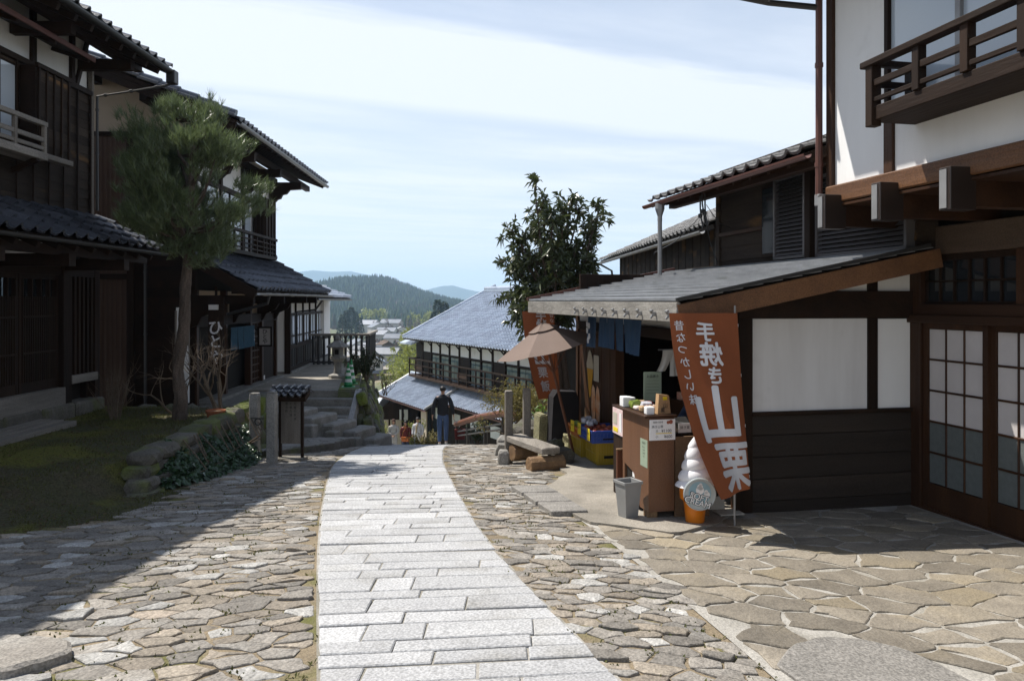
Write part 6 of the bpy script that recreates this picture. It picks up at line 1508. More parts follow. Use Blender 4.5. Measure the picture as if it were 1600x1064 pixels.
# posters on the shop boards
def flat(name, label, cat, x, y0, y1, z0, z1, mat, th=.004):
    o = thing(name, label, cat, rw_(x, (y0 + y1) / 2, z0), RZ); m = MB(); m.box(-th, 0, -(y1 - y0) / 2, (y1 - y0) / 2, 0, z1 - z0); m.build('sheet', mat, o, fix=False); return o
K['cone_yellow'] = pm('cone_yellow', (.55, .30, .02), (.5, .26, .02), 5, rough=.6); K['cream_print'] = pm('cream_print', (.5, .47, .38), (.42, .39, .32), 8, rough=.6); K['pale_paper'] = pm('pale_paper', (.46, .45, .40), (.38, .37, .33), 5, rough=.8); K['green_paper'] = pm('green_paper', (.30, .36, .27), (.24, .30, .22), 3, rough=.8); K['orange_print'] = pm('orange_print', (.5, .16, .03), (.62, .5, .38), 7, rough=.6)
o = thing('poster', 'ice cream cone cut-out poster on the shop boards', 'poster', rw_(-1.79, 4.36, -1.24), RZ); m = MB(); m.prism([(0, .13, .27), (0, -.15, .27), (0, -.045, -.10), (0, .0, -.14), (0, .03, -.1)], (-.006, 0, 0)); m.build('cone_print', K['cone_yellow'], o); m = MB(); m.prism([(0, .14, .274), (0, .15, .34), (0, .10, .42), (0, .06, .5), (0, 0, .54), (0, -.06, .5), (0, -.12, .42), (0, -.16, .34), (0, -.15, .274)], (-.006, 0, 0)); m.build('cream_print', K['cream_print'], o)
flat('poster', 'pale menu sheet beside the ice cream cone poster', 'poster', -1.79, 3.95, 4.18, -1.12, -.76, K['pale_paper'])
o = thing('poster', 'orange and white streamer poster below the menu sheet', 'poster', rw_(-1.79, 4.1, -1.72), RZ)
for s in (-.1, .1):
    m = MB(); m.prism([(0, s - .08, .08), (0, s - .03, .0), (0, s + .05, .06), (0, s + .09, .2), (0, s + .07, .45), (0, s + .02, .54), (0, s - .06, .5), (0, s - .1, .3)], (-.005, 0, 0)); m.build('streamer', K['orange_print'], o)
# counter with sweets, price sign
K['counter'] = pm('counter_wood', (.17, .082, .042), (.11, .053, .028), 4, (1, 1, .1), rough=.45, bump=.15, fine=.15)
cz = gz(*rw_(-2.6, -.1, 0)[:2]); ct = thing('sales_counter', 'narrow brown wooden sales counter with price sign', 'counter', rw_(-2.71, -.24, cz), RZ + 2)
m = MB(); m.prism([(0, 0, .06), (.23, 0, .06), (.23, 0, .84), (0, 0, .84)], (0, .012, 0)); m.build('front_panel', K['counter'], ct)
m = MB(); m.prism([(0, .012, .06), (0, .18, .06), (0, .26, .16), (0, .31, .32), (0, .58, .38), (0, .58, .84), (0, .012, .84)], (.014, 0, 0)); m.build('side_panel', K['counter'], ct)
B('side_panel', K['counter'], ct, .216, .23, .012, .58, .06, .84); B('back_panel', K['interior'], ct, .02, .21, .3, .57, .06, .84); B('foot', K['log_end'], ct, .0, .09, .02, .11, -.01, .06); B('foot', K['log_end'], ct, .14, .22, .4, .5, -.01, .06); B('rear_leg', K['counter'], ct, .0, .05, .53, .58, -.01, .38)
B('top', K['brown_wood'], ct, -.04, .25, -.02, .64, .84, .862, .004)
def card(par_loc, rz, w, h, label, items, mat, inkm=None, face='y', cat='sign', tilt=0):
    o = thing('price_sign' if cat == 'sign' else 'notice', label, cat, par_loc, rz); m = MB(); m.box(0, w, -.004, 0, 0, h); m.build('sheet', mat, o, fix=False)
    if items: lettering(o, items, lambda u, v, k: (u, -.0055 - .0003 * k, v), inkm or K['ink'])
    return o
cc_ = lambda x, y, z: rw_(-2.71 + x, -.24 + y, cz + z)
K['card_white'] = pm('card_white', (.78, .78, .77), (.72, .72, .72), 5, rough=.7); K['pink_print'] = pm('pink_print', (.62, .42, .42), (.7, .6, .58), 12, rough=.7)
o = card(cc_(.005, -.006, .655), RZ + 2, .23, .172, 'white price sign with handwritten prices on the counter front', [('大', .026, .065, .078), ('¥1100', .036, .15, .078), ('小', .026, .065, .03), ('¥600', .036, .165, .03)], K['card_white'])
lettering(o, [('焼き山栗', .026, .07, .113), ('四季の味噌', .018, .075, .150)], lambda u, v, k: (u, -.006, v), K['ink'])
m = MB(); m.box(.055, .2, -.0052, -.0048, .054, .060); m.build('underline', K['yellow_card'], o, fix=False); m = MB(); m.lathe([(.002, 0), (.018, 0)], 8, (.19, .15, 0), cap=False); q = MB(); q.add([(x, -.006, y) for x, y, z in m.v], m.f); m = MB(); m.lathe([(.002, 0), (.014, 0)], 8, (.165, .146, 0), cap=False); q.add([(x, -.0065, y) for x, y, z in m.v], m.f); q.build('chestnut_print', pm('chestnut_print', (.35, .1, .05), (.2, .06, .04), 9), o, fix=False)
card(cc_(-.004, .17, .42), RZ + 2 - 90, .15, .23, 'pale green notice on the street side of the counter', [('お品書き', .02, .075, .2)] + [(s, .014, .075, .165 - .026 * i) for i, s in enumerate(('栗おこわ', '五平餅', '焼き栗', 'お茶'))], K['green_paper'], None, 'y', 'notice')
o = card(cc_(-.004, .36, .28), RZ + 2 - 90, .13, .3, 'pink and white notice on the street side of the counter', [('ソフト', .026, .065, .26), ('クリーム', .022, .065, .225)], K['card_white'], None, 'y', 'notice'); m = MB(); m.box(.02, .11, -.0052, -.0042, .03, .17); m.build('picture', K['pink_print'], o, fix=False)
o = card(cc_(-.02, .66, .62), RZ + 2 - 90, .05, .17, 'narrow white slip hanging at the far corner of the counter', [], K['card_white'], None, 'y', 'notice')
# goods on the counter
def goods(name, label, cat, x, y, z, w, d, h, mat, rz=0, b=.006):
    o = thing(name, label, cat, cc_(x, y, .863 + z), RZ + rz); m = MB(); m.box(-w / 2, w / 2, -d / 2, d / 2, 0, h, b); m.build('body', mat, o, fix=False); return o
o = thing('wooden_tag', 'thick wooden tag with brush letters standing on the counter', 'tag', cc_(.165, .06, .863), RZ + 8); m = MB(); m.prism([(-.065, 0, 0), (.06, 0, 0), (.055, .02, .15), (-.04, .02, .165)], (0, .05, 0)); m.build('body', pm('fresh_wood', (.46, .30, .16), (.36, .22, .11), 6, (.2, 1, 1), rough=.7, fine=.15), o); lettering(o, [('山', .05, .01, .07), ('栗', .045, -.015, .03)], lambda u, v, k: (u, -.001 + v * .125 - .003, v), K['ink'])
m = MB(); m.box(-.01, .03, .005, .008, .115, .14); m.build('yellow_mark', K['yellow_card'], o, fix=False)
goods('small_box', 'white and black box on the near corner of the counter', 'box', .03, .06, 0, .07, .07, .065, K['card_white'])
K['chestnut'] = pm('chestnut', (.42, .27, .15), (.2, .08, .04), 9, rough=.45, rand=.4); cm_ = MB().lathe([(.002, -.018), (.02, -.012), (.026, .004), (.016, .02), (.002, .03)], 9, cap=False).mesh('chestnut', K['chestnut'], True)
for k in range(16): ob('chestnut', cm_, None, loc=cc_(.06 + .035 * (k % 4) + rnd.uniform(-.008, .008), .17 + .038 * (k // 4) + rnd.uniform(-.008, .008), .882), label='roasted chestnut laid out on the counter top', category='chestnut', group='chestnuts on the counter')
o = boulder(.12, .1, .07, 77, 2, .3).build('sweet_packet', K['bag'], fix=False, loc=cc_(.12, .36, .895)); o['label'] = 'wrapped packet of sweets on the middle of the counter'; o['category'] = 'packet'
o = boulder(.1, .1, .08, 78, 2, .3).build('sweet_packet', K['green_fruit'], fix=False, loc=cc_(.04, .42, .90)); o['label'] = 'green wrapped packet of sweets near the far counter corner'; o['category'] = 'packet'
o = boulder(.09, .08, .06, 79, 2, .3).build('sweet_packet', K['apple'], fix=False, loc=cc_(.18, .46, .89)); o['label'] = 'dark red packet of sweets on the counter'; o['category'] = 'packet'
goods('small_box', 'white box at the far end of the counter', 'box', .0, .57, 0, .07, .1, .09, K['card_white'])
o = thing('menu_board', 'pale green menu sheet standing behind the counter', 'board', rw_(-2.42, .62, cz + .86), RZ - 6); m = MB(); m.box(0, .17, 0, .006, 0, .28); m.build('sheet', K['green_paper'], o, fix=False); lettering(o, [('お品書き', .03, .085, .24)] + [('―' * 6, .02, .085, .2 - .03 * i) for i in range(5)], lambda u, v, k: (u, -.002, v), K['ink']); B('prop', K['dark_wood'], o, .07, .1, .01, .05, -.86, .2)
o = thing('poster_board', 'board with small food pictures beside the far end of the counter', 'board', rw_(-2.677, .47, cz + .56), RZ); m = MB(); m.box(0, .012, 0, .3, 0, .24); m.build('sheet', K['pink_print'], o, fix=False); B('panel', K['blue_crate'], o, 0, .012, -.09, -.005, -.12, .17); B('picture', K['yellow_card'], o, -.003, 0, .15, .28, .02, .06); B('picture', K['cream_print'], o, -.003, 0, .17, .28, .09, .2)
o = thing('display_box', 'dark wooden box carrying goods and pictures beyond the counter', 'box', rw_(-2.66, .46, cz), RZ); B('body', K['dark_wood'], o, 0, .22, 0, .34, -.02, .80); B('lid', K['brown_wood'], o, -.012, .23, -.01, .35, .80, .82)
o = thing('small_box', 'white sweets box on the dark display box', 'box', rw_(-2.58, .62, cz + .82), RZ + 10); m = MB(); m.box(-.05, .05, -.06, .06, 0, .09, .004); m.build('body', K['card_white'], o, fix=False); B('label_print', K['pink_print'], o, -.053, -.05, -.05, .05, .015, .07)
o = thing('leaning_board', 'reddish wooden board standing beside the counter', 'board', rw_(-2.76, .40, cz), RZ); m = MB(); m.prism([(0, 0, 0), (.13, .02, 0), (.13, .02, .46), (0, 0, .46)], (0, .02, 0)); m.build('body', K['red_pole'], o); B('trim', K['log_end'], o, -.004, .134, -.004, .03, .455, .47)
o = thing('leaning_board', 'scuffed plywood board standing behind the ice cream statue', 'board', rw_(-2.46, -.20, cz), RZ + 2); K['plywood'] = pm('plywood', (.20, .125, .07), (.13, .075, .04), 5, (1, 1, .3), rough=.8, fine=.2, c3=(.04, .03, .025), c3s=4, c3lo=.6, c3hi=.68); m = MB(); m.box(0, .32, 0, .02, -.02, .67, .003); m.build('body', K['plywood'], o, fix=False); B('batten', K['plywood'], o, 0, .32, .021, .05, .6, .65)
tb = thing('grill_table', 'low table with black roasting pan behind the counter', 'table', rw_(-2.42, -.14, cz), RZ); B('top', K['dark_wood'], tb, 0, .62, 0, .5, .66, .69); 
for (x, y) in ((.02, .02), (.56, .02), (.02, .44), (.56, .44)): B('leg', K['dark_wood'], tb, x, x + .04, y, y + .04, -.02, .66)
o = thing('roasting_pan', 'round black roasting pan on the table behind the counter', 'pan', rw_(-2.15, .1, cz + .69), RZ); MB().lathe([(.14, 0), (.19, .07), (.2, .07), (.15, .005)], 18).build('pan', K['black_metal'], o, smooth=True); MB().tube([(.19, 0, .06), (.3, .03, .08)], .01, 6).build('handle', K['black_metal'], o)
card(rw_(-2.40, -.13, cz + .69), RZ + 4, .12, .08, 'small white card standing on the grill table', [('焼き栗', .03, .06, .045)], K['card_white'], None, 'y', 'notice')
K['pack_a'] = pm('pack_red', (.4, .06, .05), (.6, .5, .4), 30, rough=.4); K['pack_b'] = pm('pack_tan', (.5, .36, .2), (.3, .18, .1), 22, rough=.5); K['pack_c'] = pm('pack_white', (.7, .68, .64), (.5, .3, .25), 26, rough=.5)
for k, (x, y, w_, d_, h_, mt, lb) in enumerate([(.03, .22, .05, .08, .05, 'pack_b', 'tan packet of sweets next to the white and black box'), (.03, .33, .06, .09, .035, 'pack_c', 'flat white printed packet on the street edge of the counter'), (.10, .50, .06, .07, .06, 'pack_a', 'red printed packet near the far end of the counter'), (.19, .30, .07, .06, .045, 'pack_c', 'white printed packet near the grill side of the counter'), (.16, .58, .07, .07, .05, 'pack_b', 'tan packet of sweets at the far end of the counter'), (.13, .235, .05, .05, .03, 'pack_a', 'small red packet beside the wooden tag')]):
    goods('sweet_packet', lb, 'packet', x, y, 0, w_, d_, h_, K[mt], rnd.uniform(-25, 25), .012)
for k, (x, y, z, w_, d_, h_, mt, lb) in enumerate([(-1.2, 1.4, 0, .5, .6, .62, 'dark_wood', 'dark wooden display case inside the shop'), (-1.1, 2.4, 0, .5, .8, .7, 'brown_wood', 'brown display table inside the shop')]):
    o = thing('display_case', lb, 'display case', rw_(x, y, BASE - .02), RZ); B('body', K[mt], o, 0, w_, 0, d_, 0, h_); B('top', K['brown_wood'], o, -.02, w_ + .02, -.02, d_ + .02, h_, h_ + .02)
    for q in range(7): goods_o = thing('gift_box', ('boxed gift on the dark display case in the shop', 'boxed gift on the brown display table in the shop')[k], 'box', rw_(x + .08 + .17 * (q % 3), y + .1 + .19 * (q // 3), BASE - .02 + h_ + .021), RZ + rnd.uniform(-10, 10), 'gift boxes in the shop'); MB().box(-.06, .06, -.07, .07, 0, rnd.uniform(.05, .12), .004).build('body', K[('pack_a', 'pack_b', 'pack_c')[q % 3]], goods_o, fix=False)
# towel hanging in the opening
K['towel'] = pm('towel', (.62, .62, .58), (.5, .5, .47), 5, rough=.95)
o = thing('towel', 'white towel and slip hanging in the shop opening', 'towel', rw_(-2.23, .62, -.47), RZ + 10)
for k, (a, b, L) in enumerate([(0, .10, .20), (.09, .17, .25), (.19, .215, .22)]):
    m = MB(); nu, nv = 5, 7
    for j in range(nv + 1):
        for i in range(nu + 1): t = j / nv; m.v.append((lerp(a, b, i / nu) - (.07 * t * t if k == 0 else 0), .012 * math.sin(i * 1.7 + k) * t + .01 * k, -L * t))
    m.f = [(j * (nu + 1) + i, j * (nu + 1) + i + 1, (j + 1) * (nu + 1) + i + 1, (j + 1) * (nu + 1) + i) for j in range(nv) for i in range(nu)]; m.m = [0] * len(m.f); m.build('fold' if k < 2 else 'slip', K['towel'], o, smooth=True, fix=False)
MB().tube([(-.05, 0, .005), (.26, 0, .005)], .006, 6).build('line', K['grey_metal'], o)
# waste bin
o = thing('waste_bin', 'square grey waste bin beside the counter', 'bin', rw_(-2.86, -.16, gz(*rw_(-2.86, -.16, 0)[:2])), RZ + 14)
m = MB(); a, b, h = .058, .082, .30
vs = [(sx * a, sy * a, 0) for sx, sy in ((-1, -1), (1, -1), (1, 1), (-1, 1))] + [(sx * b, sy * b, h) for sx, sy in ((-1, -1), (1, -1), (1, 1), (-1, 1))] + [(sx * (b - .008), sy * (b - .008), h) for sx, sy in ((-1, -1), (1, -1), (1, 1), (-1, 1))] + [(sx * (a - .004), sy * (a - .004), .02) for sx, sy in ((-1, -1), (1, -1), (1, 1), (-1, 1))]
m.add(vs, [(3, 2, 1, 0)] + [(4 * r + k, 4 * r + (k + 1) % 4, 4 * r + 4 + (k + 1) % 4, 4 * r + 4 + k) for r in range(3) for k in range(4)] + [(12, 13, 14, 15)]); K['bin_grey'] = pm('bin_plastic', (.26, .26, .255), (.21, .21, .205), 5, rough=.55); m.build('body', K['bin_grey'], o)
m = MB()
for (x0, x1, y0, y1) in ((-b - .008, b + .008, -b - .008, -b + .002), (-b - .008, b + .008, b - .002, b + .008), (-b - .008, -b + .002, -b + .002, b - .002), (b - .002, b + .008, -b + .002, b - .002)): m.box(x0, x1, y0, y1, h - .022, h + .004, .003)
m.build('rim', K['bin_grey'], o, fix=False)
# ice cream statue
sx, sy, _ = rw_(-2.36, -.375, 0); sc = thing('ice_cream_statue', 'large soft ice cream cone statue with round badge in front of the shop', 'statue', (sx, sy, gz(sx, sy)), RZ)
K['cone_orange'] = pm('cone_orange', (.68, .20, .012), (.60, .17, .01), 4, rough=.28, spec=.5); K['cream_white'] = pm('cream_white', (.80, .79, .80), (.77, .765, .78), 3, rough=.3, spec=.5)
MB().lathe([(.075, 0), (.077, .01), (.092, .165), (.097, .17), (.098, .18), (.115, .185), (.122, .195), (.128, .30), (.124, .31), (.11, .31)], 32).build('cone', K['cone_orange'], sc, smooth=True)
m = MB(); n = 40; rows = 64      # the swirl is one rope-like spiral surface
for j in range(rows + 1):
    t = j / rows; z = .295 + .40 * t
    for i in range(n):
        a = 2 * math.pi * i / n; ph = (t * 4.6 - a / (2 * math.pi)) % 1.0; bulge = math.sin(math.pi * ph) ** .5
        base = .150 * (1 - t) ** .78 + .008 if t < .85 else lerp(.150 * .15 ** .78 + .008, .006, ((t - .85) / .15) ** 1.2)
        r = base * (.84 + .19 * bulge) if t < .82 else base * lerp(.84 + .19 * bulge, .92, (t - .82) / .18 if t < 1 else 1)
        m.v.append((r * math.cos(a) + .006 * math.sin(t * 6), r * math.sin(a), z))
for j in range(rows):
    for i in range(n): i2 = (i + 1) % n; m.f.append((j * n + i, j * n + i2, (j + 1) * n + i2, (j + 1) * n + i)); m.m.append(0)
m.f.append(tuple(range(rows * n, rows * n + n))); m.m.append(0); m.build('swirl', K['cream_white'], sc, smooth=True)
K['badge'] = pm('badge_grey', (.40, .44, .44), (.34, .38, .38), 4, rough=.25, spec=.5); K['badge_blue'] = pm('badge_blue', (.22, .36, .42), (.3, .44, .5), 9, rough=.4)
bt = Matrix.Translation((-.03, -.156, .262)) @ Matrix.Scale(1.1, 4) @ Matrix.Rotation(R(-14), 4, 'Z') @ Matrix.Rotation(R(90), 4, 'X')
bd = MB().lathe([(.11, -.012), (.118, -.008), (.118, .006), (.112, .010), (.108, .006)], 36, T=bt).build('badge', K['badge'], sc)
MB().lathe([(.001, .0078), (.082, .0078)], 30, cap=False, T=bt @ Matrix.Translation((0, .012, 0))).build('badge_picture', K['badge_blue'], bd, fix=False)
m = MB()
for (u, v, r) in ((.0, .03, .03), (.0, .052, .022), (.005, .07, .012), (-.05, -.005, .02), (.05, .0, .022), (.045, .02, .014)): m.lathe([(.001, .0085), (r, .0085)], 14, (u, v, 0), cap=False)
mm = MB(); mm.add([bt @ Vector(p) for p in m.v], m.f); mm.build('swirl_print', K['card_white'], bd, fix=False)
lettering(bd, [('SOFT', .062, -.004, -.018, -.3), ('CREAM', .062, -.018, -.056, -.3)], lambda u, v, k: tuple(bt @ Vector((u, v, .0105))), K['ink'], 'lettering_outline', None, .06); lettering(bd, [('SOFT', .06, -.004, -.018, -.3), ('CREAM', .06, -.018, -.056, -.3)], lambda u, v, k: tuple(bt @ Vector((u, v, .0116 + .0002 * k))), K['card_white'], 'lettering', None, .012)
o = thing('flat_carton', 'flattened cardboard lying behind the ice cream statue', 'cardboard', rw_(-2.05, -.22, gz(*rw_(-2.05, -.22, 0)[:2]) + .004), RZ); m = MB(); m.box(0, .22, 0, .17, 0, .012, .002); m.build('sheet', K['pale_paper'], o, fix=False); m = MB(); m.beam((.02, .175, .01), (.02, .19, .12), .2, .008); m.build('flap', K['pale_paper'], o)
# ================================================================== small things on the left side
for i, (px, Y, h, lb) in enumerate([(398, 11.0, .93, 'square stone post at the corner of the lawn wall'), (425, 10.55, .95, 'square stone post next to the tiled notice stand')]):
    X = (px - 800) / F * Y; o = thing('stone_post', lb, 'post', (X, Y, road(Y)), -3, 'paired stone posts'); m = MB(); m.box(-.062, .062, -.062, .062, -.2, h, .012); m.build('shaft', K['stone_step'], o, fix=False); m = MB(); m.box(-.058, .058, -.058, .058, h, h + .02, .01); m.build('cap', K['stone_step'], o, fix=False)
o = thing('hose_ring', 'black hose ring hanging between the stone posts', 'ring', (-3.53, 10.9, road(10.9) + .55)); m = MB(); m.tube([(.045 * math.cos(t * .5236), 0, .045 * math.sin(t * .5236)) for t in range(13)], .009, 6, cap=False); m.build('ring', K['black_metal'], o); MB().beam((-.1, 0, .05), (.1, -.05, .05), .012, .012).build('bar', K['black_metal'], o)
X = (455 - 800) / F * 11.0; ns = thing('notice_stand', 'small wooden notice stand with its own tiled roof beside the stone posts', 'sign', (X, 11.0, road(11.0)), -6)
B('base', K['stone'], ns, -.2, .2, -.12, .12, -.1, .05, .01)
for s in (-1, 1): B('leg', K['dark_wood'], ns, s * .16 - .018, s * .16 + .018, -.02, .03, .05, .92)
bd = MB(); bd.box(-.142, .142, -.012, .015, .24, .86); bd = bd.build('board', K['grey_post'], ns, fix=False)
lettering(bd, [(c, .042, .06 - .06 * j, .8 - .052 * i) for j, s in enumerate(('石畳の坂道', '石畳の道', '坂の町')) for i, c in enumerate(s)], lambda u, v, k: (u, -.0145, v), K['ink'])
tiled(ns, (-.26, -.17, .93), (1, 0, 0), (0, 1, .45), 5, 2, K['tile_dark'], w=.104, ex=.1, deck=K['dark_wood_h']); m = MB(); m.prism([(-.26, .01, 1.0), (.26, .01, 1.0), (.26, .19, .93), (-.26, .19, .93)], (0, 0, .02)); m.build('roof_back', K['tile_dark'], ns); MB().tube([(-.28, .01, 1.035), (.28, .01, 1.035)], .026, 8).build('ridge', K['tile_dark'], ns)
pz = G(-4.22, 11.2); o = thing('flower_pot', 'shallow terracotta pot on top of the lawn wall', 'pot', (-4.12, 10.9, G(-4.12, 10.9) + .02)); K['terracotta'] = pm('terracotta', (.30, .10, .045), (.22, .075, .035), 6, rough=.85); MB().lathe([(.1, 0), (.125, .11), (.135, .115), (.135, .14), (.122, .14), (.11, .1), (.01, .1)], 18).build('body', K['terracotta'], o, smooth=False); MB().lathe([(.11, .118), (.005, .125)], 14, cap=False).build('soil', K['earth'], o)
# lantern
ln = thing('stone_lantern', 'grey stone lantern standing on the terrace by the lattice windows', 'lantern', (-4.42, 19.9, -1.962))
MB().lathe([(.24, 0), (.24, .08), (.18, .10), (.13, .12)], 6).build('base', K['stone_step'], ln); MB().lathe([(.11, .12), (.095, .28), (.11, .42)], 12).build('shaft', K['stone_step'], ln); MB().lathe([(.11, .42), (.2, .50), (.2, .56)], 6).build('platform', K['stone_step'], ln); fb = MB().lathe([(.15, .56), (.15, .78)], 6).build('fire_box', K['stone_step'], ln); B('opening', K['interior'], fb, -.05, .05, -.145, -.12, .61, .73); MB().lathe([(.29, .78), (.29, .81), (.16, .90), (.08, .95), (.06, .96), (.075, 1.0), (.05, 1.06), (.01, 1.09)], 6).build('cap', K['stone_step'], ln)
# cones
K['cone_green'] = pm('cone_green', (.02, .26, .08), (.015, .2, .06), 5, rough=.4, spec=.5)
for (X, Y, s, lb) in ((-3.70, 17.72, 1.0, 'green traffic cone with white bands on the terrace edge'), (-3.77, 18.4, 1.05, 'second green traffic cone behind the first, near the dark shrub')):
    c = thing('traffic_cone', lb, 'cone', (X, Y, -1.962), 10, 'green cones'); B('base', K['cone_green'], c, -.15, .15, -.15, .15, 0, .03, .01)
    body = MB().lathe([(.10 * s, .03), (.088 * s, .13 * s)], 20).build('body', K['cone_green'], c, smooth=True); H_ = [(.13, .20, 'w'), (.20, .27, 'g'), (.27, .34, 'w'), (.34, .40, 'g'), (.40, .44, 'w'), (.44, .56, 'g')]
    for (a, b, q) in H_: MB().lathe([(.10 * s * (1 - (a - .03) / .62), a * s), (.10 * s * (1 - (b - .03) / .62), b * s)], 20).build('band', K['white_paint'] if q == 'w' else K['cone_green'], c, smooth=False)
# log handrail by the drop
hr = thing('log_handrail', 'brown log handrail on dark posts at the lip of the lane', 'railing', (-.2, 17, 0))
pts = [(.35, -1.4, -2.28), (-.02, .4, -2.50), (-.68, 3.2, -3.0), (-1.5, 6.6, -3.72)]
for a, b in zip(pts, pts[1:]): MB().tube([a, Vector(a).lerp(Vector(b), .98)], [.085, .08], 10).build('log', K['red_pole'], hr)
for t in (0.02, .3, .55, .8, .97):
    i = min(2, int(t * 3)); a = Vector(pts[i]); b = Vector(pts[i + 1]); p = a.lerp(b, t * 3 - i); MB().tube([(p.x, p.y, G(p.x - .2, p.y + 17) - .1), (p.x, p.y, p.z)], .05, 8).build('post', K['black_metal'], hr)
for t in (.25, .6): MB().tube([Vector(pts[1]) - Vector((0, 0, .35 * (t + .4))), Vector(pts[3]) - Vector((0, 0, .35 * (t + .4)))], .025, 6).build('bar', K['black_metal'], hr)
m_, c_ = stone([(-2.72, 3.45), (-2.45, 3.40), (-2.2, 3.43), (-2.10, 3.54), (-2.04, 3.63), (-2.12, 3.77), (-2.3, 3.84), (-2.5, 3.86), (-2.75, 3.75)], .05, .05, .02, G, .02); o = m_.build('rock', K['cobble'], fix=False, loc=c_); o['label'] = 'broad flat boulder at the shaded edge of the cobbles'; o['category'] = 'rock'
# ================================================================== people
def skin(name, V_, E_, Rr, root, mat, sub=2):
    me = bpy.data.meshes.new(name); me.from_pydata([tuple(v) for v in V_], E_, []); o = bpy.data.objects.new(name, me); TMP.collection.objects.link(o)
    md = o.modifiers.new('s', 'SKIN'); md.use_smooth_shade = True; md.branch_smoothing = .6
    ly = me.skin_vertices[0] if len(me.skin_vertices) else None
    if ly is None:
        bm = bmesh.new(); bm.from_mesh(me); bm.verts.layers.skin.verify(); bm.to_mesh(me); bm.free(); ly = me.skin_vertices[0]
    for i, r in enumerate(Rr): ly.data[i].radius = (r, r) if not isinstance(r, tuple) else r; ly.data[i].use_root = (i == root)
    o.modifiers.new('u', 'SUBSURF').levels = sub; o.modifiers['u'].render_levels = sub
    TMP.view_layers[0].update(); dg = TMP.view_layers[0].depsgraph; r = bpy.data.meshes.new_from_object(o.evaluated_get(dg), depsgraph=dg); bpy.data.objects.remove(o); bpy.data.meshes.remove(me)
    r.name = name; r.materials.clear(); r.materials.append(mat); r.polygons.foreach_set('use_smooth', [True] * len(r.polygons)); return r
K['skin'] = pm('skin', (.42, .25, .17), (.38, .22, .15), 6, rough=.55); K['hair'] = pm('hair', (.012, .010, .009), (.02, .016, .014), 20, rough=.5); K['shoe'] = pm('shoe', (.05, .045, .04), (.03, .03, .03), 9, rough=.6)
def cloth(n, c): return pm(n, c, tuple(v * .75 for v in c), 9, rough=.9, fine=.12, fscale=150, bump=.4, bscale=14)
